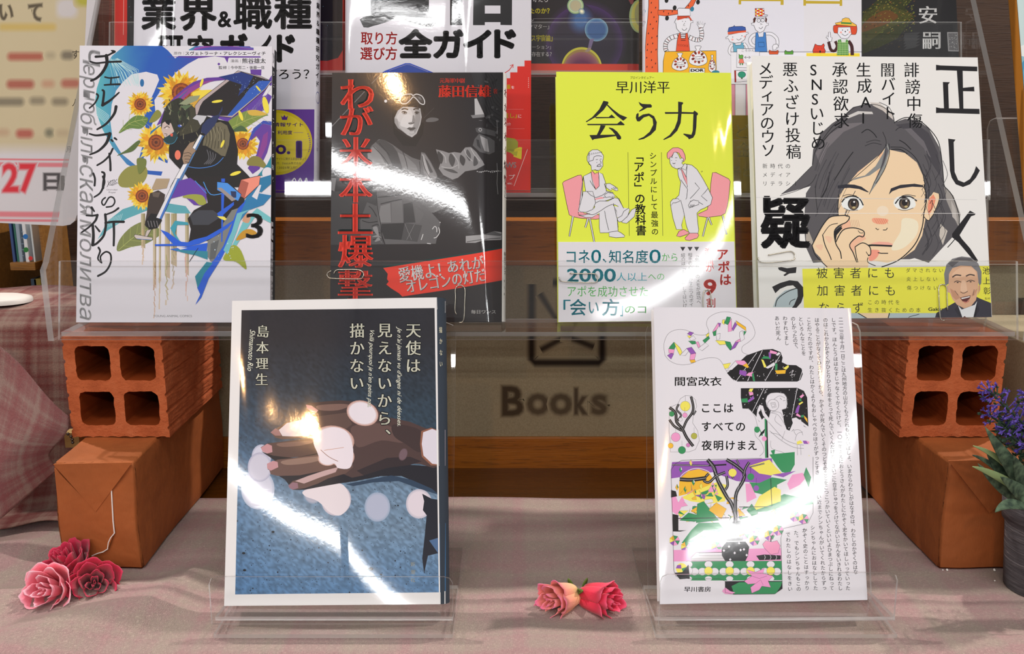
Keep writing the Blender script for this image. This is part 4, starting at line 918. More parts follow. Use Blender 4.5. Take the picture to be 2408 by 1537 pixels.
def art_manga(a):
    rr = random.Random(8); TL_, BL_, VI = (84, 168, 180), (38, 88, 176), (96, 56, 150); W = (214, 212, 220)
    a.frame(0,0,1)
    def grad(x, y): return mixc(mixc(TL_, BL_, (x - 235) / 110), VI, (x - 400) / 150)
    z1 = (150, 90, 4.3906); z2 = (150, 420, 4.0453)
    a.frame(*z1)
    # big ring of colour
    a.P(grad, "640,66 500,180 400,330 340,520 325,640 340,780 400,940 500,1120 650,1300 840,1400 1005,1418 1020,1375 880,1365 760,1325 600,1195 505,1040 480,850 495,680 540,540 610,450 700,372 850,345 900,200 1000,66", div=1)
    a.P(grad, "1000,66 1075,125 1150,208 1215,160 1300,118 1380,66 1900,66 1975,130 1985,182 1560,178 1400,200 1280,265 1160,350 1090,440 1000,540 935,640 950,800 905,900 880,1010 845,880 830,760 870,690 930,560 985,430 965,375 850,345 900,200", div=1)
    a.P(grad, "880,1010 845,880 830,1050 780,1230 750,1340 765,1430 790,1330 810,1270 845,1180 870,1140 960,1240 1070,1290 1078,1250 980,1210 900,1150")
    a.P((58, 128, 168), "1290,118 1380,66 1560,66 1420,110 1300,160"); 
    for i, c in enumerate([(70, 80, 160), (130, 60, 150), (150, 80, 170), (80, 90, 170)]): a.L(c, 3, [(1330 + i * 10, 130 - i * 12), (1500, 96 - i * 9), (1700, 84 - i * 5), (1960, 110 - i * 2)], sm=1)
    a.P(VI, "1060,190 1560,182 2030,184 2040,260 1920,265 1700,205 1690,255 1660,200 1560,186 1400,205"); a.P(VI, "1925,322 2042,320 2038,386 1930,370")
    a.E(VI, 1601, 266, 13); a.E((36, 104, 160), 808, 460, 21, 40); a.E((36, 104, 160), 1058, 552, 10, 20, 20)
    for k in range(22):
        an = 1.35 + k * .055; x0, y0 = 470 + rr.uniform(-6, 6) + k * 4, 215 + rr.uniform(-10, 30); a.L((176, 214, 218), rr.uniform(.5, 1.3), [(x0, y0), (x0 + 30 + k * 9, y0 + 120), (x0 + 60 + k * 13 * math.sin(an), y0 + 260)])
    for k in range(7): a.L((190, 220, 224), .9, [(335, 705 + k * 14), (420, 760 + k * 18), (470, 800 + k * 16)])
    def flower(cx, cy, r0, r1, n, seed, hue=0, rot=0):
        rq = random.Random(seed)
        for lay in range(3):
            for k in range(n):
                an = (k + lay * .37) * 6.283 / n + rq.uniform(-.08, .08); R = r1 * rq.uniform(.78, 1.04) * (1 - lay * .14); w_ = 2.1 * r1 / n * 1.3
                c = rq.choice([(232, 196, 56), (220, 176, 40), (238, 208, 90), (206, 160, 36)] if lay < 2 else [(222, 150, 30), (232, 186, 50), (200, 140, 30)])
                a.P(c, [(cx + r0 * .7 * math.cos(an) - w_ * math.sin(an) * .5, cy + r0 * .7 * math.sin(an) + w_ * math.cos(an) * .5), (cx + R * .66 * math.cos(an) - w_ * math.sin(an), cy + R * .66 * math.sin(an) + w_ * math.cos(an)), (cx + R * math.cos(an), cy + R * math.sin(an)),
                        (cx + R * .66 * math.cos(an) + w_ * math.sin(an), cy + R * .66 * math.sin(an) - w_ * math.cos(an)), (cx + r0 * .7 * math.cos(an) + w_ * math.sin(an) * .5, cy + r0 * .7 * math.sin(an) - w_ * math.cos(an) * .5)])
        for i, c in enumerate([(128, 64, 34), (166, 84, 34), (110, 56, 34), (140, 74, 40), (84, 44, 32)]): a.E(c, cx, cy, r0 * (1 - i * .2), n=22)
        for k in range(40): an = rq.uniform(0, 6.28); R = r0 * rq.uniform(.3, 1); a.E(rq.choice([(70, 36, 24), (180, 96, 44), (150, 80, 40)]), cx + R * math.cos(an), cy + R * math.sin(an), r0 * .05, n=5)
    def leafp(c, p, vein=(168, 176, 100), v=None):
        a.P(c, p, sm=1)
        if v: 
            q = crom(pts(v), 5); a.L(vein, 1.1, q)
            for k in range(2, len(q) - 1, 2): (x, y), (x1, y1) = q[k], q[k - 1]; dx, dy = x - x1, y - y1; a.L(vein, .6, [(x, y), (x + dx * 2 - dy * 2.2, y + dy * 2 + dx * 2.2)]); a.L(vein, .6, [(x, y), (x + dx * 2 + dy * 2.2, y + dy * 2 - dx * 2.2)])
    flower(1215, 560, 100, 250, 26, 1); flower(790, 680, 62, 152, 24, 2); flower(1850, 1090, 62, 190, 22, 3)
    leafp((98, 128, 62), "568,980 640,880 740,800 850,812 870,850 800,930 680,930", v="575,970 700,870 860,835"); leafp((132, 134, 60), "880,860 960,740 1010,790 940,860")
    flower(955, 1075, 82, 225, 26, 4)
    leafp((140, 138, 70), "560,1460 610,1370 700,1315 840,1320 860,1420 780,1520 600,1537"); leafp((84, 104, 56), "550,1210 650,1150 760,1060 790,1070 720,1160 620,1190"); leafp((110, 120, 60), "760,1240 850,1250 840,1340 780,1400 760,1330")
    # purple wave right
    a.P(VI, "1060,700 1140,610 1240,520 1340,450 1480,408 1640,400 1720,425 1560,440 1420,470 1280,560 1170,660 1090,760 1000,880 960,900", sm=0)
    a.P((138, 64, 140), "1130,640 1260,530 1400,455 1560,430 1440,480 1300,570 1200,660 1100,770"); a.P((44, 116, 168), "1000,900 1080,750 1180,620 1300,520 1200,620 1100,740 1020,880 890,1000 900,960")
    a.P((238, 206, 70), "1330,560 1440,535 1570,540 1500,600 1400,640 1290,700 1340,620", sm=1); a.P((206, 160, 60), "1260,700 1400,600 1410,700 1350,790")
    a.P((92, 60, 156), "1520,800 1640,770 1800,690 2000,600 2150,380 2155,470 2090,560 2150,600 2100,720 1990,790 1900,900 1840,960 1740,900 1660,850")
    for k in range(12): x = 1840 + k * 22; a.L((220, 214, 230), rr.uniform(1, 3), [(x, 880 - k * 22), (x + 50, 790 - k * 26)], taper=2)
    a.P(W, "2050,600 2120,480 2150,500 2090,590"); a.P(W, "2010,840 2090,800 2155,830 2155,860 2060,850 1960,960 1900,980")
    # coat of purple/blue ribbon lower right
    a.P((96, 58, 150), "1940,960 2050,880 2140,900 2150,1000 2100,1180 2020,1350 1950,1400 1900,1340 1990,1200 2025,1060 1990,1010 1930,1060")
    a.P((54, 74, 170), "1960,930 2060,850 2150,860 2150,900 2060,880 1980,960 1920,1060 1880,1120"); a.P((130, 60, 140), "2060,1000 2110,960 2100,1100 2030,1260 1960,1330 2010,1200")
    leafp((120, 140, 66), "1690,870 1800,790 1900,745 2000,745 2110,790 2060,810 1960,870 1860,930 1730,950", v="1720,930 1900,840 2080,790"); leafp((206, 170, 70), "1900,748 2000,742 2100,785 1990,800 1920,790")
    leafp((130, 124, 60), "1900,1260 1960,1215 2040,1240 2100,1340 2000,1320 1900,1310"); leafp((70, 96, 60), "1740,960 1830,900 1900,960 1840,960")
    a.P((36, 130, 150), "2150,1200 2100,1300 2000,1420 2150,1420"); a.E(W, 2110, 1400, 60, 70, -20)
    # soldier: body, coat, arms
    GN = (62, 60, 46); DK = (26, 25, 27); G2 = (104, 98, 78)
    a.P(DK, "1085,1130 1120,1010 1180,900 1300,800 1460,800 1600,840 1700,860 1760,960 1800,1160 1790,1300 1900,1410 1960,1480 1880,1537 1480,1537 1330,1500 1250,1400 1150,1300 1090,1230", sm=0)
    a.P(GN, "1190,690 1260,640 1400,760 1480,810 1380,960 1200,1010 1190,850"); a.P((44, 46, 38), "1020,820 1060,700 1130,640 1210,620 1290,700 1300,840 1200,960 1080,1090 1030,1000 1005,900", sm=1)
    for k in range(26): x, y = rr.uniform(1000, 1290), rr.uniform(640, 900); a.P(rr.choice([(96, 96, 70), (30, 32, 28), (130, 130, 104), (60, 74, 50)]), [(x, y), (x + rr.uniform(-20, 40), y - rr.uniform(20, 60)), (x + rr.uniform(10, 30), y + rr.uniform(5, 30))])
    a.P((140, 148, 118), "1190,680 1300,600 1410,590 1380,640 1270,690", sm=0); a.P((90, 110, 80), "1200,700 1290,690 1340,680 1260,740")
    # face and mask
    a.P((196, 176, 170), "1020,880 1060,850 1110,880 1140,960 1100,1040 1040,1020 1010,950"); a.P(DK, "1040,850 1110,840 1090,900 1060,880"); a.P((30, 60, 66), "1025,1040 1090,1000 1150,960 1180,1010 1130,1080 1060,1095"); a.L((60, 130, 160), 1.4, "1030,1060 1080,1092 1140,1078 1175,1020", sm=1)
    a.L(DK, 1.6, "1035,930 1070,905 1095,925"); a.L(DK, 1.2, "1040,985 1070,990 1060,1010"); a.P((214, 90, 70), "1100,985 1130,985 1125,1015 1105,1012"); a.E((240, 240, 240), 1065, 930, 8, 5); a.E((60, 90, 180), 1200, 905, 22, 14); a.E(W, 1212, 900, 8, 6)
    for k in range(14): x, y = rr.uniform(1180, 1380), rr.uniform(820, 1080); a.L(rr.choice([(96, 92, 66), (50, 50, 40), (120, 116, 90)]), 1.6, [(x, y), (x + rr.uniform(-30, 30), y + rr.uniform(20, 60))])
    a.E((226, 120, 96), 1178, 1205, 33, 52, line=DK, lw=1)
    # sleeve (olive) and glove
    a.PL(G2, "1440,1060 1480,940 1540,880 1620,860 1690,900 1720,990 1710,1100 1670,1220 1600,1210 1500,1170 1430,1130", DK, 1.0)
    for k in range(7): a.L((66, 62, 48), 1.8, [(1460 + k * 34, 900 + 12 * abs(k - 3)), (1480 + k * 30, 1040), (1450 + k * 36, 1140)], sm=1)
    for k in range(4): a.L((140, 134, 108), 1.2, [(1500 + k * 40, 920), (1530 + k * 38, 1000), (1520 + k * 40, 1060)], sm=1)
    a.P(DK, "1240,1250 1300,1160 1360,1100 1470,1110 1600,1190 1660,1240 1600,1330 1440,1370 1300,1350"); a.L((60, 120, 200), 1.6, "1260,1320 1400,1340 1560,1310 1650,1230", sm=1)
    for k in range(4): a.L((90, 90, 96), 2, [(1480 + k * 30, 1150 + k * 14), (1500 + k * 20, 1240), (1450 + k * 20, 1300)], sm=1)
    # shovel blade and shaft
    a.PL((176, 160, 160), "1365,790 1355,700 1400,640 1800,335 2050,400 2150,445 2080,530 1740,820 1560,800 1470,790", DK, 1.0)
    a.P((34, 30, 34), "1380,790 1410,700 1440,650 1830,345 2140,440 2070,520 1730,800 1560,800")
    a.P((44, 88, 178), "1690,800 1860,600 1920,520 2020,440 2140,440 2080,520 1740,800"); a.P((30, 52, 120), "1600,400 1830,350 1960,390 1900,500 1800,600 1840,480")
    for k in range(60): x = rr.uniform(1740, 2120); y = 345 + (x - 1500) * .1 + rr.uniform(20, 200); a.E((150, 190, 230), x, y, rr.uniform(1, 3.4), n=6) if y < 800 - (x - 1700) * .6 else None
    a.PL((190, 190, 196), "1330,830 1370,790 1480,800 1450,860 1410,900 1385,850", DK, 1.0); a.P((40, 50, 90), "1480,840 1560,800 1600,790 1640,700 1640,740 1560,900 1470,1000 1400,1060 1430,900")
    a.PL((226, 226, 230), "1420,970 1455,990 1180,1537 1100,1537", DK, .9); a.P((80, 120, 170), "1440,985 1455,990 1180,1537 1150,1537"); a.P(DK, "1385,960 1465,990 1450,1010 1375,980"); a.P(DK, "1315,1130 1370,1160 1365,1180 1310,1150")
    # front glove on shaft
    a.PL((150, 126, 104), "1240,1160 1300,1080 1360,1060 1330,1130 1370,1160 1330,1200 1290,1290 1240,1300 1222,1240", DK, 1.0)
    for k in range(4): a.L(DK, 1.0, [(1238 + k * 6, 1190 + k * 28), (1290, 1180 + k * 34), (1320 - k * 6, 1200 + k * 26)], sm=1)
    # lower body in second frame
    a.frame(*z2)
    a.P((88, 160, 172), "320,580 420,400 560,290 800,210 1000,235 1160,260 1210,330 1060,330 900,300 800,300 600,380 420,490 340,560"); 
    for k in range(9): a.L((190, 222, 226), .7, [(430 + k * 16, 380 - k * 6), (400 + k * 16, 470 - k * 6)])
    a.P((96, 58, 158), "1060,30 1250,-20 1360,120 1360,260 1240,250 1140,160 1020,190"); flower(745, 165, 62, 150, 24, 6)
    leafp((150, 156, 66), "1130,175 1200,150 1320,160 1357,240 1290,250 1230,200"); leafp((120, 128, 76), "510,690 530,580 640,460 780,400 830,440 900,470 920,530 780,620 640,650", v="520,680 660,560 800,480")
    for x0, x1, yb, c in ((735, 775, 800, (176, 150, 110)), (850, 880, 1330, (170, 130, 100)), (905, 925, 1240, (180, 160, 110)), (962, 1010, 1200, (150, 150, 100)), (1020, 1075, 1040, (140, 134, 110)), (1155, 1190, 1160, (196, 150, 140))):
        a.P(lambda x, y, c=c: mixc((156, 146, 110), (222, 196, 190), (y - 560) / 170), [(x0, 330), (x1, 330), (x1, yb * .72 + 90), (x0, yb * .72 + 60)]); 
        for k in range(10): yy = yb * .6 + (yb * .4) * k / 10; a.L(mixc(c, (220, 200, 190), k / 12), rr.uniform(1.5, 3.5), [(x0 + rr.uniform(2, (x1 - x0) * .6), yy), (x0 + rr.uniform(2, (x1 - x0) * .7), yy + 50)])
        a.L((214, 206, 170), .9, [(x0 + 9, 330), (x0 + 9, yb * .75)]); a.L((110, 104, 60), .9, [(x1 - 7, 330), (x1 - 7, yb * .7)])
    # tails of the coat
    a.P((30, 26, 28), "1190,-20 1480,-20 1600,60 1720,180 1720,240 1500,540 1390,590 1190,600 1210,480 1180,380 1240,300 1370,230 1350,100", sm=0)
    a.P((60, 62, 70), "1200,350 1280,300 1420,300 1500,360 1380,440 1230,440"); a.L((66, 140, 214), 2, "1330,30 1400,150 1540,140 1700,170", sm=1); a.L((66, 140, 214), 1.6, "1250,20 1330,110 1360,140", sm=1)
    a.P((120, 122, 120), "1370,590 1490,520 1520,420 1600,300 1690,270 1690,330 1560,560 1480,760 1400,790 1365,730", sm=0); a.P((90, 94, 96), "1400,620 1480,580 1440,760 1390,770")
    a.P((40, 118, 168), "1720,210 1760,150 1800,100 1860,140 1980,160 1900,250 1760,300 1680,400 1640,420"); a.P((34, 116, 160), "1850,0 1985,-40 1985,40 1880,130 1790,100"); a.P((110, 184, 190), "1640,560 1700,420 1840,280 1985,380 1985,430 1830,350 1740,480 1640,640 1560,720")
    a.P(W, "1790,170 1860,60 1880,60 1840,200"); a.P((198, 150, 120), "1700,400 1740,330 1780,340 1760,420", sm=1); leafp((190, 140, 40), "1640,590 1700,500 1780,480 1840,520 1780,540"); leafp((150, 160, 50), "1520,770 1560,680 1620,630 1690,690 1740,860 1640,790")
    BL2 = (36, 90, 206)
    a.P(BL2, "920,485 990,510 1060,560 1120,600 1180,605 1240,580 1360,550 1500,470 1640,380 1560,470 1420,560 1290,620 1180,645 1100,640 870,640 868,624 1040,620 1000,580")
    a.P(BL2, "1740,200 1640,420 1600,560 1500,760 1380,950 1310,1130 1252,1200 1300,1100 1270,1035 1290,980 1330,880 1440,760 1520,640 1600,430 1660,280"); a.P((40, 130, 150), "1250,930 1360,790 1420,800 1340,900 1300,990 1275,1040")
    a.P((110, 180, 190), "1520,680 1600,500 1650,330 1780,290 1700,340 1640,520 1560,720"); a.P(BL2, "1500,330 1500,0 1535,0 1520,330 1510,600 1500,600"); a.P(BL2, "1460,330 1620,220 1620,250 1480,380"); a.P(BL2, "1010,670 1160,650 1370,610 1360,690 1200,690 1080,690")
    a.P((50, 130, 150), "1040,670 1180,680 1370,690 1370,770 1260,730 1120,700"); a.P(W, "1080,655 1180,660 1110,675"); a.P((240, 220, 70), "1460,357 1520,360 1550,380 1535,398 1490,380")
    a.P((60, 150, 170), "1060,400 1180,415 1190,440 1080,440 1060,520 1110,600 1060,560 1015,470")
    a.P((236, 216, 90), "1460,357 1530,362 1552,385 1530,398"); a.L((22, 20, 24), 1.4, "1195,790 1280,660")
    a.PL((232, 140, 120), "1690,10 1870,-30 1860,60 1720,190 1650,140", (30, 24, 26), 1.2); a.P((170, 90, 76), "1690,10 1760,40 1720,190 1650,140"); a.PL((70, 140, 220), "1460,30 1560,40 1690,150 1660,215 1560,160 1460,110", (20, 24, 40), 1.2); a.PL((40, 50, 90), "1590,120 1640,125 1640,180 1600,180", (30, 30, 40), 1); a.P((150, 140, 140), "1460,90 1500,85 1640,200 1600,215")
    for k in range(14): a.E((190, 210, 230), rr.uniform(1400, 1640), rr.uniform(540, 760), rr.uniform(2, 6), n=7)
    # forearm glove and shaft
    a.P((60, 50, 46), "820,140 900,110 965,150 950,240 900,330 930,370 900,460 820,490 770,440 790,330 800,230"); a.P(DK, "780,400 830,330 920,340 935,400 890,470 820,482 778,450"); a.P((96, 84, 76), "840,130 920,130 900,180 850,170")
    a.P((168, 148, 120), "840,90 880,0 1010,0 980,90 850,110"); a.PL((216, 216, 222), "1060,0 1108,0 930,385 880,370", DK, .9); a.P((60, 110, 190), "1085,0 1108,0 930,385 912,380")
    for k in range(4): a.L((120, 116, 120), 1.6, [(800 + k * 28, 400), (815 + k * 28, 460)])
    a.PL((190, 180, 176), "790,490 835,480 790,560 770,555", DK, .8); a.PL((196, 186, 182), "668,545 680,530 845,560 840,582 690,572", DK, .9); a.L((80, 120, 200), 1, "700,572 838,582")
    # white plates behind credits
    a.frame(*z1)
    a.P(W, "1120,125 2092,122 2090,186 1120,182"); a.P(W, "1705,200 2095,200 2092,260 1705,262"); a.P(W, "1590,282 2090,282 2085,322 1590,322")
    a.fit('原作｜', BK, 1136, 138, 1240, 172); a.fit('スヴェトラーナ・アレクシエーヴィチ', BK, 1254, 136, 2085, 176, .02); a.fit('漫画｜', BK, 1722, 216, 1826, 250); a.fit('熊谷雄太', BK, 1842, 206, 2086, 258, .01, .008); a.fit('監修｜', BK, 1598, 284, 1708, 320, .01); a.fit('今中哲二・後藤一信', BK, 1722, 284, 2072, 320, .01)
    # petals
    for cx, cy, w_, h_, r in ((1585, 652, 58, 14, -8), (2085, 690, 30, 90, -12), (1425, 460, 14, 46, 18), (2010, 520, 10, 40, -40), (1830, 800, 18, 56, -20), (1640, 1090, 14, 44, 24), (1775, 1395, 60, 18, -18)): a.E((236, 214, 70), cx, cy, w_, h_, r, n=12)
    # russian running down the side, italic grey
    a.frame(0, 0, 1)
    s_ = 'Чернобыльская молитва'; GR = (168, 168, 172); 
    yy = [117, 146, 166, 190, 214, 237, 262, 292, 312, 335, 364, 394, 420, 444, 462, 494, 538, 570, 604, 642, 677, 712][:0]
    V, T = glyph('чернобыльская', -.012); L1 = V[:, 0].max()
    def rus(txt, y0, y1, x0, x1):
        V, T = glyph(txt, -.018); mn, mx = V.min(0), V.max(0)
        def fn(Q): return np.stack([x0 + (Q[:, 1] - mn[1]) / (mx[1] - mn[1]) * (x1 - x0) , y0 + (Q[:, 0] - mn[0] + .22 * (Q[:, 1])) / (mx[0] - mn[0]) * (y1 - y0)], 1)
        a._emit(txt, fn, GR, -.018, .016)
    for ch_, y0, y1, x0, x1 in zip('чернобыльскаямолитва', [113, 150, 170, 203, 225, 252, 290, 318, 348, 372, 395, 445, 472, 517, 557, 592, 622, 650, 684, 722][:20], [147, 168, 200, 223, 248, 286, 315, 345, 370, 392, 440, 470, 500, 552, 588, 618, 648, 680, 718, 748], [192] * 20, [214] * 20):
        pass
    rus('ч', 113, 146, 196, 234); rus('ерно', 150, 262, 187, 222); rus('былькая'[:4], 264, 384, 190, 226); rus('ская', 386, 502, 188, 218); rus('молитва', 516, 746, 188, 214)
    # title, brushed
    a.frame(*z1)
    def br(p, w_, tp=2): a.L((18, 16, 20), w_, p, sm=1, taper=0); 
    def bs(p, w0, w1, n=1):
        q = crom(pts(p), 6); N = len(q); V = []; 
        for i in range(N):
            (x0, y0), (x1, y1) = q[max(0, i - 1)], q[min(N - 1, i + 1)]; L_ = math.hypot(x1 - x0, y1 - y0) or 1; k = 1.22 * (w0 + (w1 - w0) * i / (N - 1)) / 2 * a.sc
            V += [(q[i][0] - (y1 - y0) / L_ * k, q[i][1] + (x1 - x0) / L_ * k), (q[i][0] + (y1 - y0) / L_ * k, q[i][1] - (x1 - x0) / L_ * k)]
        a.put(V, [t for i in range(N - 1) for t in ((2 * i, 2 * i + 1, 2 * i + 3), (2 * i, 2 * i + 3, 2 * i + 2))], (18, 16, 20))
        for (cx, cy), w_ in ((q[0], w0), (q[-1], w1)): a.E((18, 16, 20), cx, cy, w_ * .61 * a.sc, n=10)
    bs("490,125 505,145 440,180 330,190", 2, 5); bs("505,130 530,140 480,165", 4, 2); bs("275,240 340,256 460,245 590,240", 3, 4); bs("440,180 445,260 400,350 340,410 282,438", 7, 4)
    bs("425,400 480,410 570,400", 3, 3); bs("490,405 485,470", 3, 3); bs("420,482 500,476 580,474", 3, 4)
    bs("340,575 355,600 320,670 265,720", 4, 3); bs("400,535 415,560 400,690", 4, 5); bs("400,690 480,640 570,560", 6, 3)
    bs("540,705 520,780 440,880 345,940", 6, 3.5)
    bs("265,985 340,1002 470,985", 3, 5); bs("475,985 440,1080 360,1160 270,1200", 7, 3); bs("490,1048 505,1062", 4, 3.5); bs("525,1030 545,1045", 4, 3.5)
    bs("505,1140 470,1210 410,1270 345,1310", 4, 3.5); bs("470,1190 480,1280 482,1362", 4, 4.5)
    bs("305,1395 322,1450 318,1520", 4, 4); bs("395,1380 420,1400 410,1480 405,1545", 4, 5)
    a.frame(*z2)
    bs("375,-20 385,40 350,130 290,175", 5, 3); bs("395,180 370,200 362,230 385,250 430,180 470,180 485,220 460,260 405,270", 3, 3)
    bs("265,275 290,310", 5, 3); bs("215,350 270,352 320,345", 3, 4); bs("320,345 300,400 240,460 170,510", 5, 3); bs("275,440 282,540 275,630", 5, 6); bs("300,450 340,500", 3, 4)
    bs("520,280 470,315 390,345", 4, 3); bs("395,340 400,440 380,540 320,610 275,635", 5, 4); bs("395,420 470,410 570,410", 4, 5); bs("475,415 478,520 475,635", 5, 4)
    bs("330,655 345,690 325,760 360,800", 4, 3); bs("360,800 350,740 400,695 445,720 445,800 400,880 325,925", 3, 4)
    a.L(BK, 1.2, "410,80 440,30 480,10", sm=1); 
    for k in range(5): a.L(BK, 1.0, [(430 + k * 14, 60 - k * 8), (420 + k * 22, 20 - k * 4)]); a.L(BK, 1.0, [(430 + k * 14, 60 - k * 8), (470 + k * 12, 64 - k * 5)])
    a.fit('Chernobyl', BK, 408, 98, 508, 116, -.005); a.fit('Prayer', BK, 428, 122, 496, 142, -.005)
    a.fit('3', BK, 1738, 330, 1892, 568, 0, .018); a.fit('YOUNG ANIMAL COMICS', (120, 120, 124), 852, 1295, 1220, 1316)
def spine_manga(a, sp):
    a.frame(0, 0, 1); a.clip = None
    a.P((212, 210, 217), [(640, 109), (660, 109), (660, 154), (640, 154)]); a.P((212, 210, 217), [(636, 520), (656, 520), (652, 757), (635, 757)])
    a.fit('ya', (120, 120, 124), 641, 122, 652, 146, .02)
    a.V_('チェルノブイリの祈り', (226, 226, 228), 645, 168, 643, 418, 13, .0, sx=.62)
    a.V_('スヴェトラーナアレクシエ', (120, 118, 110), 644, 432, 643, 505, 4, 0, sx=.8)
    a.fit('3', BK, 638, 530, 648, 568, -.01, .02); a.V_('原作', BK, 640, 588, 640, 600, 6, 0, sx=.8); a.V_('熊谷雄', BK, 639, 612, 639, 642, 12, .01, sx=.62); a.V_('アレク', BK, 647, 612, 647, 645, 9, 0, sx=.5)
    a.fit('543.5', BK, 637, 660, 647, 669); a.fit('A41c', BK, 637, 672, 647, 681); a.fit('3', BK, 638, 684, 641, 692); a.fit('2015', BK, 637, 697, 647, 705)
def art_pilot(a):
    g = lambda v: (v, v - 1, v + 1); RD_ = (226, 58, 40); bg = (40, 36, 38); rr = random.Random(6)
    a.frame(740, 150, 4.6308)
    a.P(bg, "150,80 2060,80 2060,2900 150,2900")
    for k in range(9): a.P(g(44 + k * 2), [(1700 + k * 26, 95), (2040, 95), (2040, 700 - k * 40), (1900 + k * 10, 640 - k * 46), (1800 + k * 20, 400 - k * 30)])
    for k in range(40): x, y = rr.uniform(1780, 2030), rr.uniform(100, 900); a.E(g(rr.randint(28, 96)), x, y, rr.uniform(6, 26), rr.uniform(4, 16), rr.uniform(0, 180), n=9)
    # cable
    a.L(g(120), 1.6, "735,95 620,215"); a.L(g(96), 1.2, "735,95 620,215"); a.L(g(150), 1.5, "545,300 180,690"); a.L(g(70), .7, "545,300 180,690")
    # aircraft fin and details
    a.P(g(176), "1740,380 1765,375 1845,548 1795,552 1745,560"); a.P(g(120), "1700,560 1845,548 1850,580 1720,592"); a.P(g(96), "1215,610 1260,585 1330,590 1350,610 1300,630 1220,632", sm=1)
    a.E(g(220), 773, 406, 16); a.P(g(64), "790,400 860,370 860,430 800,420"); a.L(g(70), .8, "1190,590 1300,480")
    # helmet and goggles
    a.P(g(30), "840,520 850,420 900,350 1000,300 1100,300 1180,350 1215,440 1200,560 1160,480 1060,470 960,465 890,540 880,640 850,600", sm=0)
    a.P(g(26), "845,560 900,480 870,700 920,740 1010,800 1050,810 1110,780 1150,640 1190,640 1180,760 1100,900 960,890 860,760")
    # face shading
    a.P(g(178), "868,590 905,510 960,468 1060,470 1150,486 1165,580 1150,660 1110,760 1060,800 1010,775 940,722 905,700 870,640", sm=0)
    a.P(g(196), "900,560 960,500 1040,500 1070,560 1070,640 1020,660 940,640 900,610", sm=1); a.P(g(204), "980,560 1050,560 1075,640 1050,700 980,690 930,660", sm=1)
    a.P(g(140), "1090,500 1150,500 1155,600 1130,690 1090,760 1070,700 1085,640 1095,560", sm=0); a.P(g(150), "868,590 900,600 920,690 960,730 1010,775 940,722 905,700 870,640")
    a.L(g(40), 3.2, "946,498 980,488 1018,498", sm=1); a.L(g(40), 3.2, "1075,500 1100,488 1136,492", sm=1); a.L(g(60), 2.6, "948,528 975,518 1005,534", sm=1); a.L(g(60), 2.6, "1088,534 1110,522 1138,532", sm=1); a.L(g(90), 1.4, "955,540 980,546 1003,540", sm=1); a.L(g(90), 1.4, "1090,546 1112,548 1134,542", sm=1)
    a.E(g(40), 978, 533, 12, 8); a.E(g(40), 1112, 536, 12, 8)
    a.P(g(130), "1068,560 1085,560 1092,630 1070,650 1040,650 1022,640 1060,630"); a.L(g(60), 1.8, "1020,645 1040,655 1065,650 1085,640", sm=1)
    a.P(g(84), "1000,705 1030,690 1055,694 1082,688 1105,700 1080,712 1040,712"); a.P(g(60), "1005,708 1055,704 1100,702 1080,716 1040,722"); a.P(g(120), "1030,722 1085,716 1070,732 1040,734"); a.L(g(150), 1.4, "1030,760 1060,766 1085,758", sm=1)
    a.L(g(196), 2.4, "925,400 935,370 980,335 1050,330 1070,345 1110,330 1165,350 1195,400 1190,440 1150,430 1110,385 1075,360 1040,395 1000,430 950,432 925,400", sm=1)
    a.P(g(58), "945,400 960,370 1000,348 1045,345 1055,355 1020,400 985,420 950,418"); a.P(g(66), "1090,352 1140,348 1178,385 1182,425 1150,415 1115,378"); a.P(g(96), "970,385 1000,360 1020,360 1000,395"); a.P(g(110), "1120,360 1150,362 1165,395 1140,385")
    # jacket shoulders and body
    a.P(g(96), "570,980 620,890 700,820 760,830 850,880 960,960 1060,1020 1150,1050 1160,960 1200,970 1260,1060 1330,1200 1290,1330 1400,1450 1500,1520 1300,1620 600,1620 640,1300", sm=0)
    a.P(g(64), "660,850 720,820 760,830 850,890 900,960 960,1160 860,1130 780,960"); a.P(g(130), "580,980 640,900 700,960 800,1140 860,1200 700,1240 600,1120", sm=1); a.P(g(116), "900,960 1000,1010 1100,1100 1140,1200 1060,1240 960,1140")
    a.P(g(120), "1160,970 1210,990 1270,1090 1335,1220 1280,1330 1220,1300 1180,1150"); a.P(g(70), "1190,1010 1230,1060 1290,1180 1260,1190 1200,1090"); a.P(g(160), "1170,980 1190,1000 1250,1180 1240,1260 1190,1100")
    for p in ("640,900 760,1030 840,1160", "960,960 1000,1080 1020,1220", "700,860 820,1000", "1170,1000 1200,1140 1290,1300", "1140,1060 1150,1180 1120,1280"): a.L(g(44), 1.6, p, sm=1)
    # raised arm
    a.P(g(134), "1320,930 1400,950 1460,970 1520,960 1590,970 1640,910 1700,905 1760,960 1830,1060 1850,1100 1760,1150 1640,1170 1560,1240 1500,1260 1400,1210 1350,1140 1370,1080", sm=0)
    for p, v in (("1340,950 1400,1010 1380,1090 1350,1040", 60), ("1480,975 1530,1040 1500,1120 1460,1050", 72), ("1590,990 1640,1040 1620,1110 1580,1060", 64), ("1400,1140 1500,1150 1560,1190 1480,1180", 76), ("1660,930 1700,990 1690,1060 1650,1000", 84), ("1740,1000 1780,1080 1730,1110", 76)): a.P(g(v), p, sm=1)
    for p in ("1370,960 1420,1010 1430,1080", "1500,970 1560,1060 1570,1140", "1630,930 1660,1000 1720,1060", "1380,1120 1480,1135 1560,1100", "1700,920 1740,990 1800,1060"): a.L(g(176), 1.4, p, sm=1)
    # hands / bomb sight things
    a.P(g(76), "1750,700 1800,690 1960,730 1970,790 1830,760 1760,740"); a.E(g(150), 1803, 718, 20); a.E(g(40), 1803, 718, 9)
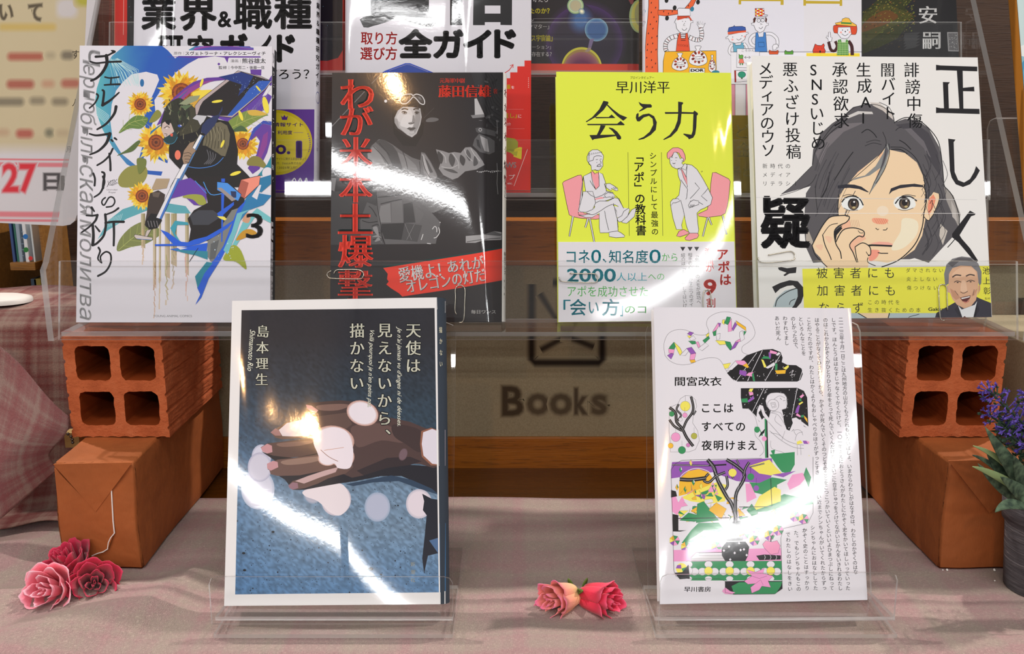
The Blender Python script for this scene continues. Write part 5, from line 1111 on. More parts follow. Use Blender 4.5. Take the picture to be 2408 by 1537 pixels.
    a.P(g(84), "1740,820 1790,760 1900,800 1960,840 1960,960 1900,985 1800,960 1720,890"); a.P(g(150), "1800,780 1880,820 1900,960 1850,950 1820,870"); a.P(g(50), "1760,820 1790,830 1810,930 1770,890")
    a.L(g(60), 2, "1900,600 1960,680 2010,690", sm=1); a.L(g(160), .8, "1985,620 1990,760")
    for k in range(12): a.E(g(190), 1770 + k * 21, 1172 + 6 * math.sin(k), rr.uniform(3, 9), 7, n=7)
    a.L(g(180), .7, "1920,1165 2035,1168")
    a.P(g(110), "175,1240 235,1245 215,1390 175,1370")
    # lower body: harness, pocket
    a.frame(740, 450, 4.3923)
    a.P(g(56), "160,0 640,0 640,550 160,550"); a.P(g(80), "470,300 540,110 640,150 660,330 690,440 700,500 720,545 480,545", sm=0); a.P(g(92), "640,20 900,60 1080,80 1300,320 1250,540 730,545 660,330 640,180")
    a.P(g(118), "680,150 780,120 790,320 680,320 665,240"); a.P(g(104), "795,110 900,90 915,320 795,322"); a.P(g(60), "915,130 1010,110 1040,320 920,325"); a.P(g(96), "1040,160 1130,230 1080,330 1045,320")
    a.P(g(48), "690,335 930,325 900,500 720,490 690,400"); a.P(g(72), "930,325 1110,350 1060,520 895,500"); a.L(g(120), 1, "930,330 1000,500"); a.L(g(120), 1, "1030,340 950,500"); a.L(g(30), 1.6, "640,40 650,180 680,330 700,490", sm=1)
    for p in ("560,150 600,190 640,260", "490,300 560,320 650,310", "590,360 640,340 660,350", "560,440 620,420 680,430", "600,500 650,490 690,510", "650,60 760,50 880,30", "680,130 800,100 900,80"): a.L(g(36), 2, p, sm=1)
    for p in ("600,380 640,360 655,400", "590,470 650,450 690,480", "620,520 680,505 690,530"): a.P(g(132), p + " 660,470", sm=1)
    for p in ("1100,500 1120,440", "1215,390 1240,360 1260,380 1260,420", "1230,480 1260,470 1290,420 1280,370", "1160,535 1200,540", "1290,320 1300,318"): a.L(g(200), 1.8, p, sm=1)
    a.P(g(150), "1560,460 1740,445 1850,410 1930,420 1930,500 1740,505 1660,530 1560,530"); a.P(g(90), "1740,445 1850,410 1930,440 1920,460"); a.L(g(60), 1.5, "1570,520 1700,500 1920,480")
    # red ribbon
    a.P((14, 52, 52), "700,770 1170,700 1940,575 1940,590 1200,725 720,790"); a.P(RD_, "708,790 1180,715 1660,640 1940,588 1940,916 1440,1005 905,1084 870,1050 790,1000 740,960 765,930 748,905 755,850")
    for dx, dy, c in ((4, 5, (90, 20, 16)), (0, 0, (226, 224, 224))):
        a.fit('愛機よ！', c, 868 + dx, 756 + dy, 1300 + dx, 912 + dy, -.005, .02, rot=-8); a.fit('あれが', c, 1372 + dx, 684 + dy, 1745 + dx, 815 + dy, -.005, .02, rot=-8)
        a.fit('オレゴンの灯だ', c, 942 + dx, 848 + dy, 1765 + dx, 990 + dy, -.005, .02, rot=-9)
    a.fit('毎日ワンス', (214, 212, 210), 1616, 1222, 1870, 1262, -.01, .014)
    # vertical title
    a.frame(0, 0, 1)
    T_ = [('わ', 802, 186, 877, 256, -2), ('が', 802, 250, 876, 318, 0), ('米', 800, 322, 874, 392, 0), ('本', 799, 402, 874, 476, 0), ('土', 797, 478, 874, 550, 0), ('爆', 797, 552, 876, 629, 0), ('撃', 797, 634, 874, 706, 0)]
    for dx, c, e in ((0, (14, 40, 42), .05), (0, RD_, 0)):
        for ch_, x0, y0, x1, y1, r in T_: a.fit(ch_, c, x0, y0, x1, y1, -.01 + e, .03, rot=r)
    a.frame(740, 150, 4.6308)
    a.fit('元海軍中尉', RD_, 1362, 156, 1636, 208, -.005, .018); a.fit('藤田信雄', (14, 40, 42), 1352, 232, 1914, 364, .04, .03); a.fit('藤田信雄', RD_, 1352, 232, 1914, 364, .0, .032); a.fit('著', RD_, 1944, 272, 1990, 326, -.005, .018)
    a.L((150, 150, 150), .9, "1985,1080 1990,1190 1985,1300 1995,1420"); 
def spine_pilot(a, sp):
    a.frame(0, 0, 1); a.clip = None; a.P((206, 205, 200), [(1184, 172), (1215, 172), (1205, 756), (1180, 756)])
    a.V_('わが米本土爆撃', (40, 38, 40), 1190, 216, 1189, 420, 22, .0, .02, sx=.42); a.V_('藤田信雄', (60, 58, 60), 1189, 430, 1188, 460, 9, sx=.5); a.V_('毎日ワンス', (50, 80, 70), 1187, 596, 1187, 640, 11, .01, sx=.4)
    a.P((170, 196, 190), [(1183, 652), (1200, 652), (1200, 712), (1182, 712)]); a.V_('916', BK, 1186, 660, 1186, 690, 9, 0, sx=.5)
def art_meet(a):
    LN = (20, 22, 24); W = (212, 212, 218); PK_ = (236, 150, 158)
    a.frame(1280, 150, 4.9583)
    a.P((214, 226, 66), "100,80 2300,80 2300,2200 100,2200")
    a.fit('プロインタビュアー', LN, 1002, 146, 1280, 176, .01); a.fit('早川洋平', LN, 836, 200, 1460, 345, -.018, .012)
    # display title drawn as brush shapes
    a.P(LN, "690,430 745,442 748,460 735,475 690,540 600,620 490,682 484,672 560,620 640,530"); a.P(LN, "735,470 800,530 880,590 968,626 920,664 850,610 780,540 722,476")
    a.P(LN, "595,620 750,620 785,590 830,632 600,636"); a.P(LN, "497,700 850,698 890,665 938,708 930,716 505,716")
    a.P(LN, "655,716 715,718 700,750 650,830 610,832 640,770"); a.P(LN, "525,830 860,824 850,840 580,878 562,892"); a.P(LN, "752,740 800,752 850,790 895,850 896,872 878,884 850,878 830,830 790,780 755,752")
    a.P(LN, "1098,442 1140,466 1200,470 1240,470 1256,490 1248,510 1200,512 1150,540 1104,560 1106,548 1150,512 1115,480"); a.P(LN, "1090,572 1100,580 1098,622 1150,590 1220,578 1280,610 1312,680 1300,770 1240,830 1160,876 1100,888 1095,878 1160,850 1230,790 1270,710 1262,640 1220,606 1160,625 1110,672 1082,670 1066,630 1072,590")
    a.P(LN, "1560,440 1615,448 1620,462 1604,480 1602,560 1735,565 1750,544 1790,574 1792,590 1778,604 1772,740 1760,820 1735,862 1685,880 1676,862 1620,822 1624,812 1715,826 1730,780 1738,584 1600,582 1590,690 1550,780 1480,850 1395,888 1385,880 1460,830 1520,750 1552,660 1560,582 1410,584 1404,562 1560,562")
    a.L(LN, .9, "975,1030 990,2005"); a.L(LN, .9, "1366,1030 1382,2005")
    a.V_('シンプルにして最強の', LN, 1266, 1072, 1290, 1955, 86, .012, tilt=0)
    a.V_('「アポ」の教科書', LN, 1096, 1075, 1128, 1940, 128, .02)
    # left man and chair
    lw = 1.15
    a.PL(PK_, "212,1390 230,1370 390,1300 430,1296 440,1320 450,1390 440,1560 460,1740 640,1760 720,1735 720,1790 600,1812 420,1800 330,1780 290,1760 262,1640", LN, lw)
    for p in ("325,1775 285,2010 298,2014 345,1778", "500,1800 470,1905 486,1910 520,1804", "520,1800 575,2085 592,2082 538,1798"): a.PL(W, p, LN, lw)
    a.PL(W, "455,1310 545,1265 560,1320 600,1465 640,1420 632,1262 680,1285 716,1390 700,1400 726,1480 800,1500 820,1560 650,1620 560,1640 500,1600", LN, lw)
    a.PL(W, "455,1310 445,1450 440,1560 420,1640 395,1735 400,1760 450,1765 560,1740 590,1660 560,1640 640,1600 740,1600 820,1560 870,1570 940,1720 960,1790 1020,1700 1060,1680 1070,1700 1050,1780 960,1860 905,1850 900,1800 860,1660 820,1640 790,1660 800,1700 850,1800 860,1900 850,1960 780,1968 650,1970 640,1900 640,1740 560,1790 480,1790 400,1762 395,1735", LN, lw)
    a.frame(1280, 450, 4.3917)
    a.P(W, "380,0 720,0 740,30 830,170 870,175 882,190 860,260 770,318 760,280 720,150 700,140 650,180 625,200 660,405 750,410 760,410 750,200 620,200 600,215 500,235 430,220 350,210 360,140"); 
    a.PL(W, "400,0 395,40 360,170 355,195 375,212 430,215 500,185 528,120 520,70 500,0", LN, lw)
    a.L(LN, lw, "520,85 620,60 720,45 760,70 820,175", sm=1); a.L(LN, lw, "435,222 500,240 580,200 640,160 700,135 720,150 740,240 752,278", sm=1); a.L(LN, lw, "715,122 715,150"); a.L(LN, lw, "622,200 640,300 665,400"); a.L(LN, lw, "752,278 758,350 762,405")
    a.PL(W, "752,278 800,250 820,205 870,172 884,190 860,255 800,310 770,316 760,300", LN, lw); a.PL(W, "668,420 755,408 790,425 830,455 825,472 740,478 670,465", LN, lw); a.P(PK_, "520,75 590,55 620,70 530,85")
    a.frame(1280, 150, 4.9583)
    a.P(PK_, "545,1265 560,1250 600,1280 640,1262 632,1320 642,1420 600,1460 565,1360"); a.L(LN, lw, "545,1250 550,1310 568,1400 602,1466 640,1425 636,1300 628,1262"); a.L(LN, lw, "555,1240 590,1285 612,1265 628,1275 632,1250")
    a.PL(W, "500,1130 498,1080 520,1030 560,1002 620,1000 660,1025 690,1070 688,1110 680,1130 684,1190 650,1235 612,1248 600,1235 550,1240 545,1190 520,1160", LN, lw, sm=0)
    for k in range(7): a.L(LN, .9, [(520 + k * 22, 1070 - k * 6), (530 + k * 24, 1040 - k * 2)]); a.L(LN, .8, [(512, 1130 - k * 12), (528, 1120 - k * 14)])
    a.L(LN, lw, "545,1180 522,1170 520,1140 545,1130 570,1120 580,1085 620,1072 670,1078", sm=1); a.L(LN, 1.1, "600,1118 625,1114"); a.L(LN, 1.1, "648,1112 668,1108"); a.E(LN, 612, 1150, 4); a.E(LN, 655, 1146, 4); a.L(LN, 1, "645,1120 660,1140 665,1160 640,1168"); a.L(LN, 1.4, "612,1195 630,1174 655,1178 668,1192 640,1196 612,1195"); a.E(LN, 640, 1216, 3); a.L(LN, 1, "588,1230 600,1240 622,1240")
    a.PL(W, "705,1400 760,1392 810,1420 855,1450 858,1478 830,1478 780,1450 785,1476 760,1470 720,1440", LN, lw); a.L(LN, 1.1, "800,1440 830,1462"); a.L(LN, 1.1, "820,1436 845,1458"); a.L(LN, 1.0, "720,1395 720,1490 800,1500"); a.L(LN, lw, "500,1490 540,1530 600,1560 680,1530 720,1500"); a.L(LN, lw, "532,1360 560,1410 600,1465")
    a.PL(W, "700,1530 740,1500 800,1510 830,1540 790,1545 810,1565 760,1550 720,1560", LN, lw)
    # right man and chair
    a.PL(PK_, "1960,1268 2000,1266 2150,1340 2168,1370 2150,1560 2135,1650 2110,1740 2060,1770 1900,1790 1800,1775 1790,1750 1900,1700 1930,1560 1940,1400", LN, lw)
    for p in ("1895,1790 1840,2010 1855,2014 1912,1790", "1905,1788 1945,1880 1958,1874 1925,1786", "2070,1770 2120,1990 2132,1986 2088,1768"): a.PL(W, p, LN, lw)
    a.PL(W, "1555,1230 1600,1210 1640,1170 1665,1170 1720,1180 1780,1230 1850,1340 1910,1450 1960,1560 1940,1640 1870,1680 1820,1700 1780,1740 1790,1860 1800,1930 1790,1990 1700,1998 1660,1900 1630,1760 1600,1880 1610,1930 1540,1930 1500,1800 1470,1640 1520,1580 1570,1530 1590,1380 1560,1300", LN, lw)
    a.L(LN, lw, "1590,1350 1640,1420 1670,1460 1660,1560 1650,1580"); a.L(LN, lw, "1665,1175 1655,1300 1668,1440"); a.L(LN, lw, "1755,1385 1810,1450 1740,1530 1700,1570"); a.L(LN, lw, "1910,1450 1870,1500 1830,1540 1900,1600"); a.L(LN, lw, "1545,1600 1590,1590 1620,1700 1640,1800"); a.L(LN, lw, "1700,1600 1780,1600 1850,1640"); a.PL(PK_, "1590,1215 1612,1240 1660,1330 1668,1420 1625,1330", LN, 1); a.PL(W, "1640,1160 1665,1180 1650,1240 1600,1215 1580,1240 1570,1225", LN, lw)
    a.PL(W, "1700,1610 1740,1585 1800,1600 1800,1640 1740,1660 1690,1680 1680,1650", LN, lw); 
    for k in range(4): a.L(LN, 1, [(1690 + k * 12, 1672), (1710 + k * 14, 1640)])
    a.PL(W, "1470,1610 1500,1575 1560,1570 1580,1600 1530,1620 1500,1620 1475,1660", LN, lw)
    a.PL(PK_, "1430,1070 1432,1040 1460,1010 1500,978 1560,976 1610,1000 1640,1060 1645,1110 1630,1140 1600,1100 1570,1040 1540,1030 1510,1035 1480,1090 1445,1110 1432,1090", LN, lw)
    a.PL(W, "1462,1090 1490,1080 1510,1032 1540,1030 1565,1060 1585,1110 1605,1095 1625,1110 1620,1140 1600,1155 1625,1180 1600,1212 1540,1224 1490,1200 1465,1160 1462,1110", LN, lw)
    a.L(LN, 1.1, "1478,1092 1500,1090"); a.L(LN, 1.1, "1525,1095 1550,1094"); a.E(LN, 1484, 1125, 4); a.E(LN, 1536, 1127, 4); a.L(LN, 1.4, "1496,1155 1510,1165 1528,1156", sm=1); a.E(LN, 1514, 1192, 3.5); a.L(LN, 1, "1602,1120 1614,1130 1606,1145"); a.L(LN, .9, "1828,1250 1835,1265"); a.L(LN, .9, "1838,1245 1845,1260")
    a.frame(1280, 450, 4.3917)
    a.PL(PK_, "1365,460 1390,410 1440,392 1500,425 1470,445 1400,468", LN, lw); a.PL(PK_, "1452,480 1500,430 1580,430 1596,450 1580,480 1500,506 1460,500", LN, lw)
def art_meet_band(a):
    TE = (20, 146, 164); GN = (52, 160, 60); R_ = (214, 56, 44); a.frame(1280, 450, 4.3917)
    a.P((213, 211, 217), "140,515 2000,505 2010,1400 130,1400")
    a.fit('コネ', TE, 228, 605, 468, 740, .01); a.fit('０', TE, 482, 602, 585, 742, .03); a.fit('、', TE, 600, 695, 640, 735, .01); a.fit('知名度', TE, 664, 605, 1070, 742, .01); a.fit('０', TE, 1082, 600, 1200, 742, .03); a.fit('から', GN, 1212, 640, 1370, 722, .0)
    a.fit('2000', TE, 232, 796, 738, 935, .02); a.fit('人以上', TE, 744, 838, 1058, 926, .0); a.fit('への', GN, 1070, 850, 1236, 914, .0)
    a.fit('アポを成功させた', GN, 240, 975, 1068, 1088, .0); a.fit('「', TE, 196, 1118, 270, 1222, .01); a.fit('会', TE, 262, 1110, 432, 1282, .015); a.fit('い', TE, 458, 1140, 560, 1260, .015); a.fit('方', TE, 595, 1108, 772, 1284, .015); a.fit('」', TE, 782, 1180, 810, 1290, .01); a.fit('のコ', GN, 830, 1185, 1050, 1258, .01)
    for x in (1400, 1475, 1543): a.P(BK, [(x, 574), (x + 54, 574), (x + 27, 618)])
    a.V_('紹介は「お願い」してはいけ', BK, 1430, 660, 1450, 1175, 46); a.V_('相手の心を動かす三つのポイ', BK, 1502, 655, 1516, 1168, 46); a.V_('「会う前」のメモが成功へ', BK, 1570, 660, 1592, 1140, 46)
    a.V_('準備が', R_, 1695, 630, 1706, 790, 92, .0); a.fit('9', R_, 1640, 905, 1775, 1075, .03); a.fit('割', R_, 1672, 1100, 1762, 1200, .01); a.V_('アポは', R_, 1835, 650, 1865, 910, 128, .03)
def art_girl(a):
    LN = (24, 24, 28); HR = (84, 82, 86); SKN = (240, 204, 168); W = (224, 224, 222); z7 = (1740, 110, 3.6048); z8 = (1740, 450, 3.6048); rr = random.Random(4)
    a.frame(*z7); a.P(W, "80,40 2140,40 2140,2500 80,2500")
    # back hair
    a.P(HR, "870,590 960,510 1080,485 1200,500 1290,560 1310,640 1400,610 1500,620 1600,690 1690,850 1720,1000 1730,1180 1800,1262 1850,1400 1850,1560 1720,1700 1600,1830 1480,1790 1440,1800 1000,1800 620,1830 560,1700 540,1500 560,1240 600,1180 350,1250 440,1180 540,1080 610,1010 620,870 680,740 780,650", sm=0)
    a.P((150, 146, 142), "1730,1180 1810,1262 1870,1420 1850,1520 1800,1420 1750,1300"); a.P((176, 172, 168), "1790,1300 1830,1380 1840,1480 1800,1440"); a.P((196, 190, 184), "1100,470 1180,475 1290,560 1300,620 1210,540 1130,500"); a.P((200, 198, 196), "900,590 1000,545 1120,550 1130,570 1010,570 910,610"); a.P((110, 106, 110), "640,900 760,740 900,650 1060,640 880,720 740,860 680,1000")
    a.P((66, 64, 70), "1320,660 1480,640 1600,730 1680,900 1700,1100 1600,950 1480,780"); a.P((100, 97, 102), "1330,700 1450,690 1560,800 1620,940 1500,830")
    a.P((168, 160, 150), "560,1500 600,1600 640,1700 560,1640"); a.P((190, 184, 176), "1700,1500 1760,1560 1720,1680 1690,1600")
    # face
    a.P(SKN, "1050,860 1180,850 1260,870 1400,900 1500,980 1550,1090 1580,1250 1580,1420 1545,1600 1480,1720 1380,1790 1250,1830 1130,1810 1000,1760 900,1650 840,1500 830,1280 900,1150 960,1000", sm=0)
    a.P((244, 190, 156), "1050,860 1180,850 1080,1000 980,1090 940,1100 1000,960"); a.P((236, 184, 146), "1180,900 1230,890 1200,1000 1150,1100 1180,980")
    # ear
    a.P(SKN, "1590,1270 1640,1190 1680,1200 1690,1290 1650,1400 1600,1470 1560,1450", sm=0); a.P((226, 140, 110), "1600,1290 1640,1250 1660,1290 1640,1360 1600,1430 1590,1360"); a.L(LN, 1.8, "1600,1260 1640,1190 1680,1200 1692,1280 1650,1400 1600,1472 1560,1440", sm=1); a.L(LN, 1.4, "1610,1330 1630,1300 1625,1370 1600,1400", sm=1)
    # bangs
    a.P(HR, "1270,700 1250,830 1200,900 1100,980 1000,1060 900,1180 840,1260 850,1190 900,1100 960,960 1050,840 1120,780 1200,700"); a.P(HR, "1200,700 1260,820 1270,870 1400,860 1500,940 1560,1080 1580,1200 1560,1330 1640,1230 1700,1250 1640,1060 1560,860 1400,700 1300,660")
    a.P((130, 134, 134), "1060,1090 1150,1010 1215,900 1240,830 1245,900 1200,1020 1100,1090 960,1130 920,1150 980,1110"); a.P((140, 144, 142), "1250,820 1270,880 1235,1010 1180,1130 1110,1230 1095,1255 1130,1160 1190,1050 1230,920"); a.P((92, 90, 96), "1240,830 1260,880 1220,1000 1160,1120 1130,1160 1190,1040"); a.P(HR, "1050,850 1190,840 1100,800")
    for p in ("1210,720 1240,820 1170,930 1030,1060 920,1150", "1240,830 1225,950 1170,1080 1095,1250", "1262,820 1265,920 1220,1050 1150,1160", "1060,840 1130,815 1200,830", "1070,810 1140,790 1190,800", "1275,850 1330,850 1390,860 1480,930 1540,1040 1570,1180", "1280,870 1360,870 1420,910", "1350,790 1400,820 1450,870", "1310,640 1400,600 1500,615 1600,690 1680,800 1710,950 1730,1180", "880,600 960,520 1080,490 1190,500 1290,570 1310,650", "890,640 800,700 720,780 640,880 615,1000", "870,600 780,680 690,800 640,860", "610,1010 540,1080 440,1180 350,1250", "650,1080 600,1160 480,1220 340,1262", "670,1080 640,1200 650,1330 660,1420", "760,1060 740,1180 690,1280", "800,1130 850,1050 900,970 960,890", "840,1250 830,1400 860,1540", "1030,730 1080,700 1130,730 1160,770", "1180,470 1260,510 1300,580", "1320,710 1340,690 1370,680", "1560,1080 1600,1180 1600,1300", "1730,1180 1800,1260 1850,1400 1860,1480 1840,1600 1760,1700"):
        a.L(LN, rr.uniform(1.0, 2.4), p, sm=1)
    for k in range(26): x, y = rr.uniform(640, 900), rr.uniform(900, 1500); a.L((58, 56, 62), rr.uniform(.6, 1.6), [(x + 90, y - 120), (x + 30, y), (x - 10, y + 120)], sm=1)
    for k in range(26): x, y = rr.uniform(1560, 1740), rr.uniform(1000, 1680); a.L((54, 52, 58), rr.uniform(.6, 1.6), [(x - 20, y - 120), (x + 20, y), (x - 30, y + 100)], sm=1)
    # eyes, brows, nose, mouth
    a.frame(*z8)
    for (cx, cy, s_) in ((958, 108, 1), (1400, 100, -1)):
        a.P((226, 232, 228), [(cx - 98, cy - 5), (cx - 70, cy - 50), (cx, cy - 66), (cx + 60, cy - 56), (cx + 90, cy + 6), (cx + 70, cy + 40), (cx, cy + 56), (cx - 70, cy + 40)], sm=1)
        a.E((34, 28, 28), cx + 4 * s_, cy - 2, 48, 52, n=22); a.E((98, 82, 66), cx + 4 * s_, cy + 6, 38, 40, n=20); a.E((30, 24, 26), cx + 4 * s_, cy - 6, 25, 28, n=18); a.E((186, 170, 120), cx + 8, cy + 28, 14, 9); a.E((240, 240, 240), cx + 10, cy - 20, 8)
    a.L(LN, 3.0, "862,92 890,58 930,42 980,44 1020,70 1045,118", sm=1); a.L(LN, 1.4, "870,40 920,26 990,40", sm=1); a.L(LN, 1.2, "880,140 930,160 1000,156", sm=1); a.L(LN, 3.0, "1316,104 1350,60 1390,42 1450,46 1500,82", sm=1); a.L(LN, 1.4, "1370,40 1420,28 1490,40", sm=1); a.L(LN, 1.2, "1340,150 1400,160 1470,140", sm=1)
    a.frame(*z7)
    a.P((40, 40, 50), "828,1175 900,1165 970,1168 1030,1185 1095,1232 1080,1232 1010,1205 930,1195 830,1200"); a.P((40, 40, 50), "1262,1252 1280,1200 1360,1170 1480,1160 1548,1172 1556,1190 1460,1185 1350,1200 1290,1225")
    a.frame(*z8)
    a.P((238, 160, 130), "1130,225 1250,235 1245,265 1200,280 1130,262", sm=1); a.P(SKN, "1130,275 1260,280 1240,300 1130,295")
    for k in range(6): a.L((206, 110, 80), .9, [(1140 + k * 18, 230), (1165 + k * 18, 275)]); a.L((190, 150, 120), .8, [(930 + k * 14, 240), (945 + k * 14, 300)]); a.L((200, 170, 140), .8, [(1410 + k * 16, 330 - k * 12), (1440 + k * 14, 250 + k * 4)])
    a.L(LN, 1.8, "1150,310 1168,325 1178,318"); a.L(LN, 1.8, "1212,326 1238,325 1250,308", sm=1); a.P((242, 168, 150), "1100,440 1180,425 1260,430 1320,455 1200,456"); a.L(LN, 4.2, "1070,460 1120,455 1200,458 1330,464"); a.P((240, 150, 130), "1090,500 1180,500 1160,560 1110,590 1080,560", sm=1); a.L(LN, 2.2, "1168,518 1200,524 1256,524")
    a.E((244, 214, 190), 1210, 165, 50, 44, n=18); a.P((246, 222, 196), "1380,230 1500,250 1500,360 1400,470 1300,500 1290,460 1360,340", sm=1)
    a.L(LN, 2.4, "1560,-60 1580,60 1560,180 1545,300 1500,420 1430,510 1330,590 1200,640", sm=1)
    # hand
    a.P(SKN, "612,455 650,380 700,290 760,220 830,205 915,205 930,225 900,265 830,290 800,340 870,310 960,305 1040,330 1055,360 1040,385 1000,385 940,420 990,450 1060,435 1100,470 1110,530 1090,560 1090,620 1080,660 740,660 680,560 640,520", sm=0)
    a.P((242, 180, 150), "870,280 930,240 940,300 850,330"); a.P((242, 180, 150), "940,430 1040,360 1070,400 990,450 960,520 930,470"); a.P((244, 190, 160), "640,460 700,450 690,500", sm=1); a.P((244, 190, 160), "720,380 780,390 760,440", sm=1)
    a.P(LN, "805,335 850,300 870,310 820,370 812,420 800,380"); 
    for p, w_ in (("612,455 650,380 700,290 760,220 840,205 910,205 928,225 900,262 840,290 800,340 812,440 850,510 860,570", 2.4), ("700,370 760,290 830,270", 1.6), ("700,365 720,450 760,540 775,580", 2.2), ("812,430 870,330 960,308 1040,330 1055,360 1040,385 1000,380 930,450 960,520 990,600", 2.4), ("975,470 1040,435 1100,470 1108,530 1085,545", 2.2), ("975,470 985,540 1000,600", 2.0), ("612,455 640,540 740,640", 2.0), ("1070,510 1085,535 1108,540", 1.6), ("1000,330 1020,352 1045,350", 1.4), ("890,205 915,215", 1.2), ("1085,560 1085,600 1150,630", 1.8)): a.L(LN, w_, p, sm=1)
    # collar below band
    a.P((170, 186, 192), "280,980 310,900 380,840 480,815 520,830 480,980"); a.L(LN, 2, "300,975 320,910 400,850 480,820", sm=1); a.L(LN, 1.6, "420,960 430,930 470,910", sm=1)
    a.P(SKN, "540,1000 1330,1000 1250,1090 1100,1090"); a.P((172, 190, 196), "940,1030 1000,1030 1120,1095 940,1095"); a.P((172, 190, 196), "1260,1030 1700,1020 1680,1095 1250,1095"); a.L(LN, 2, "1000,1030 1110,1095"); a.L(LN, 2.2, "1268,1030 1250,1095"); a.L(LN, 1.4, "1400,1095 1440,1060 1520,1040")
    # columns of thin serif lettering
    a.frame(*z7)
    def colm(t, xa, ya, xb, yb, s_): a.V_(t, LN, xa, ya, xb, yb, s_, -.02, .012)
    colm('メディアのウソ', 215, 185, 240, 875, 128); colm('悪ふざけ投稿', 425, 190, 455, 888, 132); a.V_('SNSいじめ', LN, 632, 192, 664, 812, 132, -.02, .012); colm('承認欲求', 845, 192, 862, 625, 136); a.V_('生成AI', LN, 1048, 195, 1068, 600, 132, -.02, .012); colm('闇バイト', 1252, 195, 1266, 560, 128); colm('誹謗中傷', 1455, 195, 1484, 625, 134)
    for i, r in enumerate(('新時代の', 'メディア', 'リテラシー')):
        for j, ch_ in enumerate(r): a.V_(ch_, LN, 212 + j * 65, 1010 + i * 74, 212, 0, 44, -.005)
    # heavy drawn title strokes
    B = (26, 24, 28)
    def st(p, w_): a.L(B, w_, p); a.L((42, 40, 46), w_ * .45, p)
    a.P(B, "1662,152 1700,158 2012,168 2012,208 1700,198 1662,200"); a.P(B, "1838,195 1888,200 1895,545 1862,545"); a.P(B, "1885,348 1985,338 1988,378 1888,376"); a.P(B, "1720,298 1780,300 1765,320 1772,540 1730,540"); a.P(B, "1662,512 1700,520 2030,526 2032,570 1700,560 1662,562")
    a.P(B, "1765,778 1828,786 1812,808 1820,1060 1850,1130 1900,1150 1950,1120 1985,1060 2002,1010 2034,1048 2000,1110 1950,1165 1890,1188 1830,1165 1795,1110 1780,1050 1770,850")
    a.frame(*z8)
    a.P(B, "1950,162 1998,188 1990,200 1960,210 1862,370 1880,400 1950,480 2020,588 2000,606 1960,560 1850,430 1800,390 1798,360 1850,290")
    a.fit('疑', B, 175, 35, 596, 488, .035, .012); a.P(B, "322,645 350,640 400,650 480,640 475,690 420,695 380,718 368,708 395,688 330,665"); a.P(B, "272,808 340,775 420,752 490,760 535,810 540,880 520,940 480,985 430,1040 400,1040 460,960 490,890 488,830 450,795 400,800 340,825 300,862")
    # yellow paper band and portrait
    Y = (236, 228, 70); a.P(Y, "528,655 2112,630 2128,945 2120,1030 545,1030"); 
    for i, (t, xs, y, s_) in enumerate((('被害者にも', (696, 838, 980, 1125, 1268), 690, 100), ('加害者にも', (700, 845, 988, 1132, 1276), 838, 100))):
        for ch_, x in zip(t, xs): a.V_(ch_, LN, x, y, x, y, s_, .0)
    for ch_, x in zip('ならず', (712, 856, 1000)): a.V_(ch_, LN, x, 985, x, 985, 100, .0)
    for t, y, n0 in (('ダマされない', 668, 1425), ('炎上しない', 742, 1430), ('傷つけない', 816, 1434)):
        for j, ch_ in enumerate(t): a.V_(ch_, LN, n0 + j * 56, y, 0, 0, 40)
    for t, y in (('この時代を', 938), ('生き抜くための本', 1004)):
        for j, ch_ in enumerate(t): a.V_(ch_, LN, 1102 + j * 58.5, y, 0, 0, 42)
    a.fit('Gakken', LN, 1596, 982, 1758, 1012, .02)
    a.P((52, 50, 62), "1650,1080 1665,1030 1740,985 1830,935 1860,900 2000,890 2030,905 2128,945 2135,1080"); a.P((222, 226, 234), "1848,965 1880,1000 1990,960 2010,930 1985,1080 1870,1080"); a.P((66, 30, 34), "1885,1070 1905,1055 1925,1075 1915,1080 1890,1080"); a.P((40, 38, 48), "1848,965 1820,1000 1870,1080 1890,1080"); a.P((40, 38, 48), "2010,930 2030,1010 1975,1080 2000,1080")
    SK_ = (214, 170, 138); a.P((120, 120, 124), "1740,800 1730,700 1750,620 1800,570 1880,550 1960,560 2020,610 2048,680 2045,780 2030,800 2000,700 1940,640 1840,640 1780,680 1770,780", sm=0)
    a.P((86, 84, 88), "1760,610 1850,560 1950,565 2000,600 1940,590 1860,590 1800,640"); a.P(SK_, "1768,790 1772,700 1800,650 1870,628 1960,632 2010,680 2022,760 2018,840 2000,920 1960,970 1900,990 1840,960 1800,910 1780,860 1755,850 1752,800", sm=0); a.P((200, 150, 122), "2022,800 2036,790 2038,830 2018,880"); a.P((226, 186, 154), "1800,700 1880,640 1970,650 2000,710 1900,720 1830,730", sm=1)
    a.P((226, 188, 158), "1880,760 1910,760 1925,840 1900,850 1870,840", sm=1); a.P((196, 146, 116), "1780,820 1830,850 1870,900 1830,920 1800,890"); a.P((196, 146, 116), "2015,820 1990,880 1960,890 1975,850")
    for p, w_ in (("1800,728 1830,708 1875,712", 3), ("1915,718 1950,704 1990,712", 3), ("1815,770 1840,758 1875,768", 1.8), ("1920,765 1955,752 1990,762", 1.8), ("1868,850 1895,862 1930,846", 1.4), ("1820,840 1850,880", 1), ("1985,830 1975,880", 1)): a.L((70, 54, 50), w_, p, sm=1)
    a.E((50, 36, 34), 1845, 771, 9, 5); a.E((50, 36, 34), 1955, 765, 9, 5); a.P((96, 40, 40), "1865,900 1900,890 1955,880 1950,905 1920,935 1885,930"); a.P((236, 232, 228), "1875,902 1915,894 1950,886 1945,896 1900,908 1880,912"); a.P((198, 124, 110), "1885,930 1920,935 1948,912 1940,935 1910,948")
